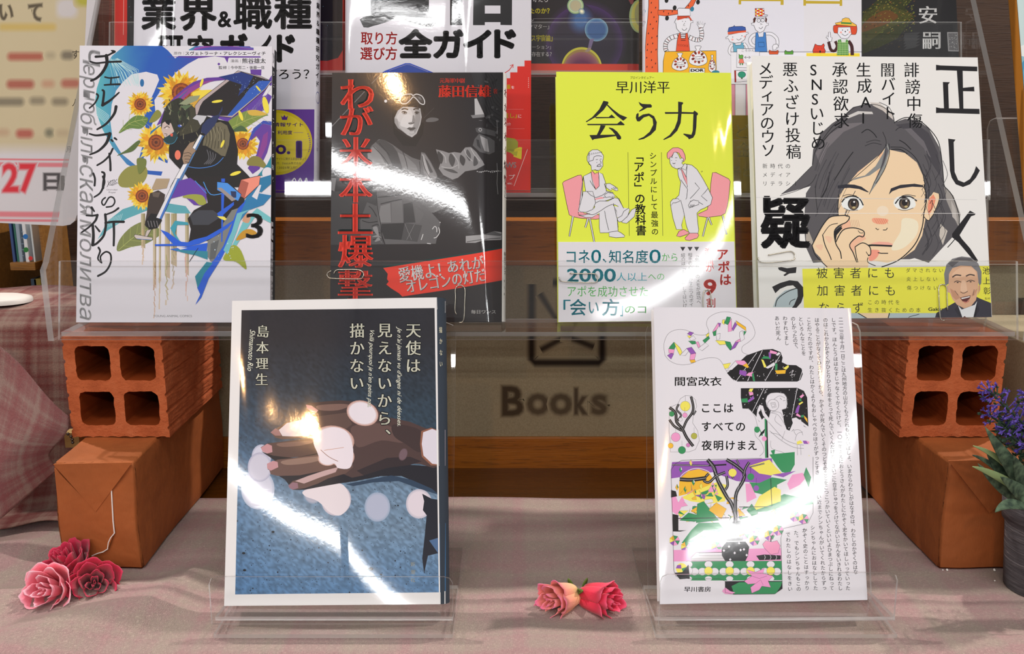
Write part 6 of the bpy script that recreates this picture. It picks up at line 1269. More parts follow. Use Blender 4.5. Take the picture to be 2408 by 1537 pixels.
    a.P(Y, "2058,640 2114,640 2120,930 2110,935 2060,905 2030,880 2050,760"); a.V_('池上彰', LN, 2086, 672, 2094, 842, 66, -.012, .008); a.fit('監修', LN, 2076, 898, 2120, 916)
    a.L((206, 206, 206), 1.0, "105,50 2010,70"); a.L((236, 236, 236), .9, "140,185 2075,186")
def art_hand(a):
    a.frame(500, 680, 3.66); SPK = (18, 20, 26); rr = random.Random(9); W = (226, 224, 224)
    a.P(W, "80,40 2100,40 2100,3000 50,3000")
    def bgc(x, y):
        t = (y - 720) / 670; return mixc((38, 38, 44), (60, 84, 104), (t - .12) / .3) if t < .42 else mixc((72, 100, 130), (78, 122, 168), (t - .42) / .35)
    # printed photograph area as a fine grid for smooth colour
    x0, x1, y0, y1 = (568, 1029), (552, 1033), 725, 1394; NX, NY = 80, 118; Pp = []; T = []
    for j in range(NY + 1):
        v = j / NY; xa, xb = 568 + (553 - 568) * v, 1022 + (1032 - 1022) * v; ya, yb = 729 + (1397 - 729) * v, 724 + (1392 - 724) * v
        for i in range(NX + 1): u = i / NX; Pp.append((xa + (xb - xa) * u, ya + (yb - ya) * u))
    for j in range(NY):
        for i in range(NX): b_ = j * (NX + 1) + i; T += [(b_, b_ + 1, b_ + NX + 2), (b_, b_ + NX + 2, b_ + NX + 1)]
    def c0(x, y):
        t = (y - 725) / 670; u = (x - 560) / 470
        c = mixc((36, 35, 42), (44, 62, 78), (t - .1) / .28)
        c = mixc(c, (108, 134, 160), (t - .42) / .22); c = mixc(c, (84, 122, 162), (t - .78) / .2)
        c = mixc(c, (62, 104, 150), max(0, .28 - u) * 1.5 * min(1, max(0, (t - .2) * 3)))
        return c
    def cg(x, y):
        k = 1 + (rr.uniform(-.2, .13) if y > 800 + rr.uniform(0, 80) else rr.uniform(-.04, .04)); return tuple(q * k for q in c0(x, y))
    a.put(Pp, T, cg, raw=True)
    photo = [(568, 729), (1022, 724), (1032, 1392), (553, 1397)]; old = a.clip; a.clip = photo
    a.frame(0, 0, 1)
    for k in range(1900):
        x, y = rr.uniform(556, 1030), rr.uniform(830, 1394); t = (y - 725) / 670
        if rr.random() > .35 + t * .6: continue
        r = rr.choice([.6, .7, .9, 1.2, 2.0]) if rr.random() < .3 else rr.uniform(.6, 1.2)
        a.E(rr.choice([(24, 28, 38), (34, 46, 62), (30, 38, 52)]), x, y, r, r * rr.uniform(.5, 1.2), rr.uniform(0, 90), n=5)
    for x, y, r in ((642, 1250, 4), (573, 1300, 4), (575, 1340, 4), (872, 1337, 6), (896, 1350, 3), (1020, 1240, 3), (700, 1220, 3)): a.E((20, 22, 30), x, y, r, r * .7, n=8)
    a.frame(500, 680, 3.66)
    def glow(cx, cy, rx, ry, rot=0, c=(222, 216, 222), edge=(150, 140, 150), n=3, cl=None):
        for i in range(n): t = (i + 1) / n; a.E(mixc(edge, c, t), cx, cy, rx * (1.06 - .08 * i), ry * (1.06 - .08 * i), rot, n=28)
    glow(420, 1440, 80, 100, 0, (200, 200, 218), (160, 166, 190)); 
    a.frame(480, 1080, 3.363)
    glow(425, 235, 125, 150, 0, (200, 200, 216), (160, 172, 194)); glow(440, 60, 90, 110, 0, (198, 196, 212), (160, 160, 186))
    glow(860, 265, 70, 80, 0, (170, 170, 186), (120, 140, 166)); glow(1045, 320, 110, 118, 20, (218, 208, 216), (176, 168, 182)); glow(1370, 375, 96, 110, 0, (172, 178, 200), (140, 160, 186)); glow(1700, 350, 98, 110, 0, (216, 206, 216), (176, 174, 190))
    a.P((222, 212, 218), "790,245 960,200 1080,190 1140,260 1150,360 1080,440 1000,420 900,330 800,290", sm=1)
    # shadow below the hand
    a.P((26, 24, 34), "500,75 640,60 840,95 960,40 1160,20 1460,10 1600,40 1880,60 1880,330 1830,260 1700,190 1560,130 1400,130 1200,170 1060,190 920,215 790,240 700,240 640,160 560,110", sm=0); a.P((40, 60, 84), "1120,195 1300,160 1480,125 1640,160 1800,230 1860,280 1700,230 1540,170 1340,180 1180,210")
    # torn dark patch
    a.P((20, 22, 36), "1725,270 1800,310 1870,320 1880,620 1830,640 1850,740 1770,760 1740,900 1725,780 1745,600 1760,440 1730,400 1740,330"); a.P((70, 100, 140), "1780,640 1880,610 1880,700 1850,740")
    a.frame(500, 680, 3.66)
    D = (58, 42, 42); M_ = (92, 68, 62); LGT = (226, 214, 222); PKN = (190, 140, 146)
    a.P((22, 20, 28), "800,1060 920,1100 1100,1080 1180,1060 1150,1130 960,1120 850,1095")
    # arm and back of the hand
    a.P((74, 54, 52), "1150,1070 1290,980 1400,1000 1460,1090 1560,1110 1700,1140 1820,1190 1975,1230 1975,1515 1900,1537 1780,1500 1650,1500 1500,1537 1300,1600 1200,1620 1080,1570 1040,1480 1010,1400 1050,1250 1100,1150", sm=0)
    a.P((96, 72, 68), "1200,1180 1400,1150 1560,1190 1700,1260 1640,1320 1450,1300 1260,1360 1210,1280", sm=1); a.P((46, 34, 38), "1500,1450 1700,1440 1800,1480 1700,1510 1500,1537 1300,1600 1240,1560", sm=0); a.P((60, 44, 44), "1560,1160 1800,1220 1790,1400 1660,1330 1560,1260", sm=1)
    # fingers
    a.P((70, 52, 50), "800,990 830,978 960,965 1100,955 1210,965 1300,985 1190,1060 1100,1080 960,1100 880,1100 830,1060", sm=0); a.P(PKN, "803,992 850,1000 910,1040 890,1064 840,1050 812,1020"); a.P((120, 92, 84), "900,1000 1100,985 1180,1000 1080,1040 930,1040", sm=1)
    a.P((92, 70, 64), "498,1230 560,1190 640,1140 780,1110 960,1085 1150,1060 1200,1160 1100,1240 940,1250 800,1275 600,1290 540,1275", sm=0); a.P((210, 200, 206), "570,1210 640,1150 760,1122 850,1120 856,1200 830,1262 700,1266 600,1262", sm=0); a.P((150, 110, 112), "498,1230 540,1195 575,1215 590,1258 540,1258")
    a.P((84, 62, 58), "412,1360 470,1325 600,1310 780,1290 900,1270 1010,1240 1100,1280 1050,1400 900,1410 760,1440 600,1450 480,1420", sm=0); a.P(PKN, "415,1362 470,1328 510,1345 515,1400 470,1412 430,1395"); a.P((120, 92, 84), "560,1325 780,1305 900,1300 780,1340 600,1355", sm=1)
    a.P((24, 20, 26), "420,1395 520,1430 700,1450 900,1410 1000,1400 900,1450 700,1480 540,1475")
    a.P((100, 74, 68), "470,1500 560,1465 700,1450 900,1420 1040,1400 1150,1450 1100,1520 950,1560 750,1600 560,1605 500,1590", sm=0); a.P(PKN, "468,1500 520,1474 560,1485 565,1530 500,1560 470,1540"); a.P((140, 112, 100), "600,1475 850,1440 1000,1440 850,1490 640,1510", sm=1)
    a.frame(480, 1080, 3.363)
    a.P((96, 72, 66), "665,205 700,170 800,140 920,95 1020,50 1160,0 1180,60 1120,110 980,150 900,190 800,225 700,240", sm=0); a.P((190, 160, 160), "720,170 820,130 960,85 1060,60 1040,100 920,140 790,190"); a.P((140, 104, 116), "665,205 700,180 740,185 745,225 700,238 675,225")
    a.frame(500, 680, 3.66)
    # light discs on the skin
    for cx, cy, rx, ry, r in ((1290, 1065, 132, 100, 20), (1040, 1300, 170, 120, 8), (1120, 1440, 95, 90, 0), (990, 1455, 80, 60, 0)): glow(cx, cy, rx, ry, r, (226, 218, 226), (176, 120, 100))
    a.P((228, 218, 226), "870,1300 960,1210 1050,1185 1150,1220 1200,1320 1210,1440 1180,1537 1080,1537 1050,1500 940,1470 900,1400", sm=1); a.L((196, 150, 130), 1.2, "960,1385 1060,1370 1130,1360", sm=1); a.L((150, 110, 100), 1.4, "930,1380 1000,1440 1080,1480", sm=1)
    a.P((140, 90, 70), "1785,1330 1795,1220 1880,1190 1975,1225 1975,1515 1880,1515 1800,1440"); a.P((214, 208, 220), "1800,1330 1812,1230 1890,1200 1975,1235 1975,1510 1890,1500 1815,1430"); glow(1640, 1420, 34, 52, 20, (110, 88, 96), (80, 60, 62))
    a.clip = old
    # lettering
    G = (234, 230, 212); Dk = (20, 22, 30)
    def vt(t, xa, ya, xb, yb, s_):
        a.V_(t, Dk, xa, ya, xb, yb, s_, .055, .012); a.V_(t, G, xa, ya, xb, yb, s_, -.012, .018)
    vt('天使は', 1728, 352, 1726, 655, 134); vt('見えないから、', 1482, 352, 1478, 1260, 132); vt('描かない', 1244, 355, 1240, 806, 132); vt('島本理生', 432, 362, 422, 775, 112)
    def run(t, x, y0, y1, w_, tilt=0):
        V, _ = glyph(t, -.01); mn, mx = V.min(0), V.max(0)
        fn = lambda Q: np.stack([x - w_ / 2 + (Q[:, 1] - mn[1] - .35 * 0) / (mx[1] - mn[1]) * w_ + tilt * (Q[:, 0] - mn[0]) / (mx[0] - mn[0]), y0 + (Q[:, 0] - mn[0] + .45 * Q[:, 1]) / (mx[0] - mn[0]) * (y1 - y0)], 1)
        a._emit(t, fn, Dk, .03); a._emit(t, fn, G, -.008)
    run("Je n'ai jamais vu d'anges ni de déesses.", 1604, 325, 1175, 50, 0); run("Voilà pourquoi je n'en peins pas.", 1368, 340, 1010, 50, -20); run('Shimamoto Rio', 345, 345, 695, 44, -24)
    a.frame(0, 0, 1); a.V_('新潮社', (196, 200, 190), 971, 1326, 971, 1363, 11, .01)
def tint_hand(t, c): pass
def spine_hand(a, sp):
    a.frame(0, 0, 1); a.clip = None; a.P((46, 52, 62), [(1027, 699), (1050, 699), (1050, 1420), (1035, 1420)]); a.P((224, 222, 222), [(1027, 699), (1047, 705), (1047, 733), (1028, 727)]); a.P((222, 220, 220), [(1034, 1392), (1047, 1390), (1047, 1420), (1035, 1420)]); a.P((52, 92, 130), [(1033, 1230), (1048, 1230), (1048, 1390), (1034, 1392)]); a.P((150, 140, 148), [(1031, 1010), (1047, 1010), (1047, 1095), (1032, 1095)]); a.V_('描かない', (200, 196, 170), 1036, 775, 1037, 855, 15, 0, .01, sx=.5)
def art_dawn(a):
    LN = (26, 24, 28); W = (218, 216, 223); GN = (44, 138, 84); PK_ = (228, 150, 196); PU_ = (140, 80, 172); Y = (236, 220, 92); OR = (240, 178, 44); B = (18, 16, 20); rr = random.Random(15)
    z3 = (1500, 700, 3.843); z4 = (1500, 1080, 3.363)
    a.frame(*z3); a.P(W, "100,60 2200,60 2300,2900 100,2900")
    def pl(c, p, lw=.7): a.PL(c, p, (60, 58, 62), lw)
    # outlines of the speech-cloud shape
    a.L((90, 88, 92), .7, "245,520 235,420 270,330 340,290 430,290 520,330 610,335 640,300 620,240 640,180 720,135 820,128 920,155 1010,205 1055,290 1050,350 1000,400 945,440 945,490 1000,515", sm=1); a.L((90, 88, 92), .7, "245,520 290,570 370,602 470,598 560,560 660,540 740,560 800,660 870,750", sm=1)
    for c, p in ((PU_, "265,520 300,500 325,505 300,555"), (PK_, "275,460 330,465 325,500 280,500"), (GN, "290,440 325,400 345,425 330,465 278,460"), (Y, "328,400 380,450 400,490 380,520 345,450"), (W, "380,520 440,458 460,480 430,520"), (PU_, "440,455 485,445 525,500 480,510"), (PK_, "475,510 525,500 510,560 468,560"), (OR, "468,562 515,558 522,580 480,588"),
                 (PU_, "445,325 470,305 505,315 480,342"), (Y, "445,342 485,342 465,365"), (W, "465,365 500,340 525,370 480,390"), (GN, "455,390 520,390 525,415 490,420"), (PK_, "525,400 545,395 565,440 545,450"), (W, "545,455 610,405 640,430 580,478"), (GN, "585,385 640,345 650,365 605,410"), (Y, "615,335 645,315 640,345 620,355"),
                 (PK_, "675,305 725,225 745,235 700,305"), (PU_, "725,225 750,230 740,270"), (Y, "765,200 785,195 780,245 760,225"), (GN, "780,230 805,170 840,175 815,245"), (PK_, "815,240 845,185 850,300 815,308"), (PU_, "850,280 880,215 895,245 860,300"), (OR, "885,205 975,265 980,300 895,240"), (GN, "955,300 980,305 960,340"), (W, "920,310 945,295 965,370 930,395 920,350"), (PK_, "880,395 925,370 925,395 890,400"), (PU_, "835,475 880,400 910,400 880,450"), (GN, "785,390 835,400 850,440 835,475 800,430"), (Y, "700,385 785,388 795,420 740,425"), (GN, "675,310 710,290 705,340 685,345"), (W, "705,330 745,320 740,370 715,385")): pl(c, p)
    # black starry cloud
    a.P(B, "905,590 980,520 1060,492 1130,468 1220,462 1290,490 1308,540 1300,580 1350,605 1430,608 1480,640 1490,690 1470,740 1440,756 900,756 850,730 805,680", sm=0)
    a.P(B, "930,816 1440,812 1500,840 1530,900 1542,1180 1500,1160 1470,1100 1420,1100 1410,1190 1380,1215 1330,1190 1260,1190 1140,1080 1100,1120 1040,1060 1000,1010 945,1000 930,900", sm=0)
    for k in range(150):
        if k < 60: x, y = rr.uniform(840, 1480), rr.uniform(480, 745)
        else: x, y = rr.uniform(940, 1530), rr.uniform(825, 1180)
        if (k < 60 and (y < 640 - (x - 800) * .35 or x > 1300 and y < 620)) or (k >= 60 and y > 990 and x < 1060): continue
        a.E(W, x, y, rr.uniform(1, 3.5), rr.uniform(1, 9), rr.uniform(10, 40), n=5)
    for p in ("1075,495 890,750", "1125,475 990,750", "1290,510 1150,750", "1490,650 1460,740", "1140,818 1020,1060", "1440,815 1390,1080", "1250,560 1215,650"): a.L(W, 1.2, p)
    for c, p in ((Y, "768,600 840,588 815,635 785,640"), (W, "820,640 880,570 905,600 850,650 800,660"), (PK_, "880,568 960,565 985,590 950,610 905,600"), (OR, "945,610 985,590 1005,625 990,635"), (PU_, "920,650 985,665 975,710 915,690"), (PK_, "975,700 1000,675 1045,670 1030,712"), (GN, "1030,690 1045,672 1060,755 1040,750"), (PU_, "1180,490 1205,500 1200,550 1185,555"), (PK_, "1195,470 1260,490 1250,510 1190,500"), (W, "1245,515 1270,490 1290,500 1265,525"), (GN, "1115,550 1140,525 1180,530 1200,555 1160,550"), (Y, "1113,555 1135,560 1165,625 1140,630"), (W, "1150,630 1230,580 1240,610 1175,640"), (GN, "1240,590 1262,595 1260,655 1238,650"), (OR, "1238,655 1338,650 1332,685 1255,688"), (Y, "1310,635 1360,605 1365,625 1340,650"),
                 (Y, "1010,820 1045,818 1030,850 1000,845"), (PK_, "1000,850 1040,850 1045,875 1010,885"), (PU_, "990,930 1045,880 1050,915 1000,945"), (GN, "935,910 990,905 995,945 940,945"), (PK_, "1460,890 1490,868 1505,880 1475,910"), (GN, "1452,910 1475,905 1480,935 1455,930"), (Y, "1450,955 1485,935 1495,945 1460,970"), (PU_, "1430,1000 1450,965 1465,975 1450,1040 1420,1040"), (PK_, "1440,1040 1475,1068 1465,1080 1425,1060"), (GN, "1475,1060 1500,1055 1500,1080 1470,1080"), (OR, "1500,1060 1530,1090 1535,1130 1505,1090")): pl(c, p, .6)
    for p in ("1370,680 1400,650 1390,700", "1375,700 1420,690 1410,710"): a.L(W, 1, p)
    # figure in line
    lg = (120, 118, 124)
    a.P(W, "1155,930 1170,885 1200,862 1260,856 1320,866 1345,900 1350,960 1340,1000 1300,1010 1310,1040 1320,1120 1345,1190 1400,1210 1420,1200 1450,1200 1480,1190 1545,1190 1545,1537 1190,1537 1180,1300 1150,1200 1180,1100 1200,1020 1165,980", sm=0)
    a.P(W, "1080,1010 1100,965 1130,975 1150,1040 1210,1120 1290,1180 1370,1200 1400,1130 1390,1090 1430,1080 1470,1110 1545,1165 1545,1185 1480,1140 1430,1110 1415,1180 1370,1222 1280,1200 1200,1150 1130,1060 1110,1000 1090,1040 1120,1100 1110,1130 1070,1080")
    a.P(W, "935,1000 1000,1000 1060,1060 1110,1140 1140,1130 1150,1160 1060,1160 1030,1060 960,1020"); 
    for p, w_ in (("1155,930 1170,885 1200,862 1260,856 1320,866 1345,900 1340,950 1345,990 1300,1012", .7), ("1165,970 1200,1020 1250,1020", .7), ("1230,915 1280,885 1330,905", .8), ("1285,905 1300,920", 1.2), ("1310,930 1335,925", 1), ("1195,1040 1240,1030 1290,1040 1310,1085", .8), ("1210,1040 1270,1060 1330,1150", .7), ("1250,1060 1240,1110 1300,1160", .7), ("1180,1120 1250,1200 1330,1280 1430,1320 1500,1330", .8), ("1190,1200 1300,1290 1410,1350 1500,1360", .8), ("1200,1220 1260,1230 1310,1260", .7), ("1200,1290 1210,1360 1320,1400 1360,1460", .7), ("1420,1290 1440,1230 1490,1210", .8), ("1430,1240 1410,1200 1450,1190 1480,1210 1490,1240", .7), ("1440,1320 1445,1537", .7), ("1470,1330 1480,1537", .7), ("1330,1200 1300,1290", .6), ("1060,1160 1060,1240 1110,1300 1140,1380 1100,1430", .7), ("955,1000 1010,1010 1060,1080 1080,1160", .7)): a.L(lg, w_, p, sm=1)
    a.E(None, 1222, 968, 52, line=lg, lw=.8); a.L(lg, .8, "1200,950 1240,945 1250,985 1215,995 1200,950"); a.L(lg, .8, "1212,960 1235,958 1238,980 1218,982")
    a.P(GN, "1145,1090 1165,1100 1170,1450 1150,1450"); a.P(B, "1160,1100 1170,1110 1180,1470 1230,1472 1230,1490 1165,1490"); a.P(GN, "1090,1160 1130,1240 1120,1250"); a.E(GN, 1077, 1190, 26, 28); a.E(PK_, 1142, 1272, 22); a.P(B, "1110,1220 1150,1180 1140,1220 1090,1260"); a.P(Y, "1435,1300 1470,1285 1490,1310 1440,1325"); a.P(PU_, "1490,1290 1520,1290 1540,1320 1500,1318"); a.P(PK_, "1520,1290 1550,1300 1545,1322")
    a.P(GN, "1210,1500 1260,1450 1300,1460 1350,1537 1200,1537"); a.P(GN, "1200,1380 1240,1370 1230,1440"); a.P(Y, "1195,1420 1260,1410 1270,1450 1210,1480"); a.P(OR, "1500,1440 1545,1430 1548,1480 1500,1520"); a.P(Y, "1510,1440 1550,1420 1552,1450"); a.P(B, "1040,1520 1110,1500 1080,1537")
    # small bottle shape with lanterns
    a.P(W, "285,1000 320,975 360,960 385,910 430,882 480,885 520,920 532,980 500,1060 495,1130 540,1200 556,1290 520,1370 460,1392 295,1392 282,1200", sm=0); a.L((90, 88, 92), .7, "285,1000 320,975 360,960 385,910 430,882 480,885 520,920 532,980 500,1060 495,1130 540,1200 556,1290 520,1370 460,1392 295,1392 282,1200 285,1000")
    for p, w_ in (("285,990 340,1040 350,1120 400,1180 440,1260 500,1340", 7), ("480,890 500,980 490,1040 440,1110 410,1180", 6), ("370,960 350,1010 390,1060 350,1120", 5), ("285,1100 330,1160 400,1200", 6), ("525,1020 500,1060", 4)): a.L(B, w_, p, sm=1); a.L((150, 148, 152), .8, p, sm=1)
    for x, y, r, c in ((428, 978, 45, Y), (306, 1048, 24, GN), (425, 1060, 22, PK_), (386, 1098, 16, W), (342, 1258, 41, PK_), (508, 1248, 28, (170, 170, 70)), (296, 1335, 24, OR), (398, 1375, 34, GN), (454, 1330, 18, (200, 120, 180))): a.L((100, 98, 102), .5, [(x, y - r), (x, y - r - 50)]); a.E(c, x, y, r, n=18, line=(70, 70, 74), lw=.5)
    # patterned picture in the lower half
    a.frame(*z4)
    a.P(W, "262,80 300,30 350,5 980,-10 1330,-40 1370,-20 1385,420 1345,500 1150,545 1130,620 1142,1020 1080,1062 760,1065 690,1040 690,960 640,940 400,942 300,920 285,880 275,500", sm=0)
    a.P(PU_, "270,20 1060,-10 1070,90 1050,150 960,185 780,170 700,140 590,100 262,150 262,80"); a.L(B, 3.6, "270,42 560,48 700,40"); a.L((210, 208, 214), .7, "270,42 560,48")
    a.P(OR, "320,290 330,150 400,90 480,75 560,100 600,160 560,220 440,260"); a.L(W, 1.6, "320,290 330,150 400,86 480,70 560,96 600,150", sm=1); a.P(Y, "340,300 470,240 620,180 700,200 690,330 560,350 420,330")
    a.P(Y, "880,50 1040,0 1090,60 1140,110 1050,125 960,110"); a.P(GN, "1040,-40 1240,-60 1240,40 1200,110 1140,100 1100,50"); a.P(GN, "1060,140 1180,160 1100,250 1000,280 920,260 880,180 960,185"); a.P(PK_, "850,190 890,190 940,300 860,340"); a.P(PU_, "1060,120 1250,90 1150,140")
    a.P(GN, "870,420 1100,260 1380,320 1385,350 1150,400"); a.P(PK_, "1180,190 1220,120 1300,105 1340,130 1280,200 1200,240"); a.P(GN, "1310,120 1330,60 1370,140 1350,220"); a.P(W, "1100,200 1180,160 1180,260 1100,300"); a.P(Y, "960,290 1080,215 1130,240 1130,330 900,410")
    # mosaic of triangles
    cs = [GN, PK_, PU_, Y, OR, W, GN, Y]
    for k in range(70):
        x, y = rr.uniform(330, 860), rr.uniform(220, 480)
        if x > 640 and y < 330: continue
        r = rr.uniform(18, 52); p = [(x + r * math.cos(t_), y + r * .8 * math.sin(t_)) for t_ in sorted(rr.uniform(0, 6.28) for _ in range(rr.choice([3, 4])))]; pl(rr.choice(cs), p, .4)
    for p, c in (("470,350 520,330 640,480 460,500", GN), ("560,400 620,340 700,390 660,470", OR), ("860,400 900,350 950,420 930,480", GN), ("790,380 850,440 800,450", OR), ("330,480 400,420 480,440 440,490", GN)): pl(c, p, .5)
    a.P(PK_, "265,300 300,290 320,340 350,290 370,330 330,400 310,440 270,410"); a.P(B, "262,240 300,250 310,290 262,300"); a.P(B, "275,430 320,440 320,560 400,560 380,570 275,568"); a.L(B, 1.6, "275,466 720,460"); a.L(B, 1.6, "800,375 1060,372 1050,150")
    # white lower ground with dots/gems, pink table
    a.P(W, "330,570 720,500 1120,380 1380,430 1345,500 1150,545 1130,640 1130,720 300,730"); a.P(GN, "345,660 420,560 480,500 640,500 690,560 660,640 560,640"); a.P(W, "400,640 520,560 600,560 520,620")
    a.P(PK_, "945,430 1020,410 1075,450 1070,520 1000,530 940,480"); 
    for cx, cy in ((1090, 430), (930, 540), (1240, 450), (1310, 470), (1110, 560), (920, 640), (510, 640), (380, 690), (620, 690), (840, 590), (290, 640), (1040, 600)):
        for j in range(7): t0 = j * .9; pl(cs[(j + int(cx)) % 5], [(cx, cy), (cx + 42 * math.cos(t0), cy + 42 * math.sin(t0)), (cx + 42 * math.cos(t0 + .9), cy + 42 * math.sin(t0 + .9))], .35)
    a.P((226, 150, 196), "280,715 1130,700 1135,770 1135,800 280,805"); a.PL((206, 204, 208), "420,775 460,735 690,732 690,800 420,800", (70, 70, 74), .8); a.L((120, 120, 124), .7, "420,785 690,782"); a.PL(W, "480,738 680,735 680,755 480,758", (70, 70, 74), .7)
    a.PL((232, 150, 186), "985,670 1010,640 1060,650 1100,640 1125,680 1110,740 1050,750 1000,700", (90, 60, 80), .7); a.L(B, 2.4, "1050,650 1055,610 1070,595"); a.P(B, "935,760 1000,750 1130,758 1130,790 960,795")
    for x in (1000, 1045, 1090): a.L(W, 1, [(x, 755), (x + 8, 772), (x, 790)])
    # vase and branches
    a.P(B, "700,652 850,648 880,690 870,760 850,802 690,802 665,760 660,700"); a.P(B, "700,630 830,612 830,640 700,645"); a.P(B, "715,570 725,545 800,540 815,575 800,600 725,600"); a.P(B, "745,500 760,480 810,485 815,520 770,540")
    for x, y in ((720, 688), (765, 738), (838, 710), (800, 660), (680, 720), (730, 790), (860, 755), (812, 715)): a.P(W, [(x - 10, y), (x, y - 11), (x + 10, y), (x, y + 11)])
    for p in ("750,560 738,585", "770,555 770,590", "790,558 800,585"): a.L(W, 1, p)
    for p, w_ in (("550,0 600,60 620,130 650,200 700,290 740,350 770,440 770,500", 9), ("700,0 780,50 840,110 830,170 780,260 770,350 775,450", 8), ("880,20 850,70 835,130", 6), ("755,150 720,80", 5), ("690,100 620,130 560,180 520,160 560,110", 6), ("700,130 710,200 690,240", 6), ("880,60 940,45 1000,30", 3), ("330,155 420,160 540,145", 9), ("800,40 780,0", 4)): a.L(B, w_, p, sm=1); a.L((196, 194, 200), .8, p, sm=1); 
    for p in ("560,10 640,150 730,320 780,470", "820,120 790,230 765,330 760,450"): a.L((170, 168, 174), .7, p, sm=1)
    for x, y, r, c in ((748, 104, 32, Y), (892, 136, 27, GN), (936, 226, 22, PU_)): a.L(B, .5, [(x, y - r), (x, y - r - 60)]); a.E(c, x, y, r, n=18)
    for x, y in ((420, 25), (340, 80), (310, 220), (375, 235), (440, 180), (500, 210), (605, 220), (450, 260), (500, 290)): pl(rr.choice(cs), [(x - 14, y), (x, y - 26), (x + 12, y), (x, y + 26)], .4); pl(rr.choice(cs), [(x, y - 26), (x + 12, y), (x, y + 4)], .4)
    # bead border
    a.P(GN, "400,805 1135,800 1140,955 400,955"); 
    for x in (558, 725, 890, 1050, 400): 
        a.E(W, x - 48 if x > 410 else x, 885, 34, 30, line=(80, 80, 84), lw=.6); a.E(W, x + 48, 885, 34, 30, line=(80, 80, 84), lw=.6); a.E(W, x, 828, 32, 26, line=(80, 80, 84), lw=.5); a.E(W, x, 940, 28, 18)
        a.E(Y if x != 400 else W, x, 880, 33, n=18, line=(90, 90, 60), lw=.5)
    a.P(W, "285,808 400,808 400,900 300,905"); a.E(Y, 345, 862, 44); a.P(PU_, "300,860 310,835 340,830 345,862"); a.P(GN, "345,862 380,850 390,880 360,895"); a.P(B, "290,895 350,890 400,830 410,940 330,945")
    a.P(B, "690,960 1142,960 1142,1020 1080,1062 760,1065 690,1040"); a.P(GN, "740,1000 800,970 1140,965 1130,1000 1090,1060 760,1062"); a.P(PK_, "665,1040 690,1010 730,1040 770,1050 740,1065 690,1062"); a.L(W, .9, "690,960 1140,955")
    a.PL((232, 150, 200), "840,960 900,920 860,870 930,890 1000,860 990,900 1070,920 1030,960 1050,1010 980,1000 960,1030 900,1056 890,1010 930,980 870,985", (110, 60, 90), .8); a.L((150, 90, 130), .8, "900,920 960,940 1020,920"); a.L((150, 90, 130), .8, "930,980 970,950 990,990")
    a.L((60, 58, 62), .8, "262,80 300,30 350,5 980,-10"); a.L((60, 58, 62), .8, "1385,-20 1385,420 1345,500 1150,545 1130,620 1142,1020 1080,1062 760,1065 690,1050 690,960 640,942 400,942 300,920 285,880 262,80")
    # headings
    a.frame(*z3); a.fit('間宮改衣', BK, 334, 712, 756, 796, .015, space=1.0)
    for t, y, xs in (('ここは', 994, (612, 715, 818)), ('すべての', 1162, (618, 724, 826, 928)), ('夜明けまえ', 1332, (622, 728, 834, 936, 1034))):
        for ch_, x in zip(t, xs): a.V_(ch_, BK, x, y, 0, 0, 96, .018)
    a.frame(*z4); a.fit('早川書房', BK, 366, 1004, 576, 1046, .01, .012)
    a.frame(0, 0, 1)
    cols = [('二一二三年十月一日ここは九州地方の山おくもうだれもいないばしょ、いまからわたしがはなすのは、わたしのかぞくのはな', 1977, 751, 2012, 1344), ('しです。ほんとうははなすじゃなくてかくだけど、一〇一年まえにおとうさんがわたしにかぞく史をかいてほしいっていった', 1960, 752, 1994, 1382), ('のはこれからかぞくがひとりひとり年をとって死んでいくんだけど、さいごに合手じゅつをうけてながいじかんをいきれるわたし', 1941, 752, 1976, 1382), ('はやることがなくてひまだろうから、かぞくが死んでいくそのつどそのことをこつこつかいていくといいよひまつぶしにねって', 1921, 752, 1956, 1382),
            ('ことだったのですが、わたしはかくよりもおしゃべりのほうがずっとすき', 1902, 751, 1922, 1110), ('い近までシンちゃんがいてくれたからずっ', 1926, 1168, 1938, 1382), ('シンちゃんにおはなししてた', 1911, 1240, 1918, 1382), ('かぞく史のことはすっかり', 1892, 1246, 1898, 1382), ('た。でもシンちゃんもこの', 1872, 1252, 1878, 1384), ('でわたしのはなしをきい', 1853, 1256, 1858, 1384), ('といろんなことを', 1883, 750, 1890, 830), ('のしかったので、', 1865, 749, 1872, 820), ('わすれてまし', 1846, 748, 1850, 806), ('あいだ死ん', 1827, 748, 1831, 795)]
    for t, xa, ya, xb, yb in cols: a.V_(t, (34, 32, 36), xa, ya, xb, yb, 11.4, .005)
# ================================================================== BOOKS
P1 = Plane((0, .630, .1560), LEAN); P2_ = Plane((0, .6940, .2430), LEAN); P3_ = Plane((0, .7560, .3290), LEAN); PFr = Plane((0, .5085, .0125), 20)
P1b = Plane((0, .6290, .1560), LEAN)
WHT = (214, 212, 219)
# --- third tier (upper, partly seen)
book('book', [(272, -330), (812, -330), (806, 170), (268, 172)], P3_, .010, (34, 30, 32), 'tall black book with a red border, behind the black-lettered career guides at upper left', spine='R', cover_art=art_redframe_a, m_args=dict(film=1, rough=.3, grain=.3), back=(180, 40, 30), spine_col=(150, 30, 24))
book('book', [(925, -330), (1503, -330), (1502, 172), (925, 172)], P3_, .010, (34, 30, 32), 'tall black space book with glowing bubbles and a red border at the top centre', spine='L', cover_art=art_space, m_args=dict(film=1, rough=.3, grain=.3), back=(180, 40, 30), spine_col=(150, 30, 24))
book('book', [(1960, -250), (2236, -250), (2256, 150), (1950, 148)], P3_, .016, (30, 30, 30), 'dark book with a mossy hillside photograph and white lettering at the upper right', spine='L', cover_art=art_moss, m_args=dict(film=.6, rough=.35, grain=.3), back=(60, 60, 60), spine_col=(40, 40, 42))
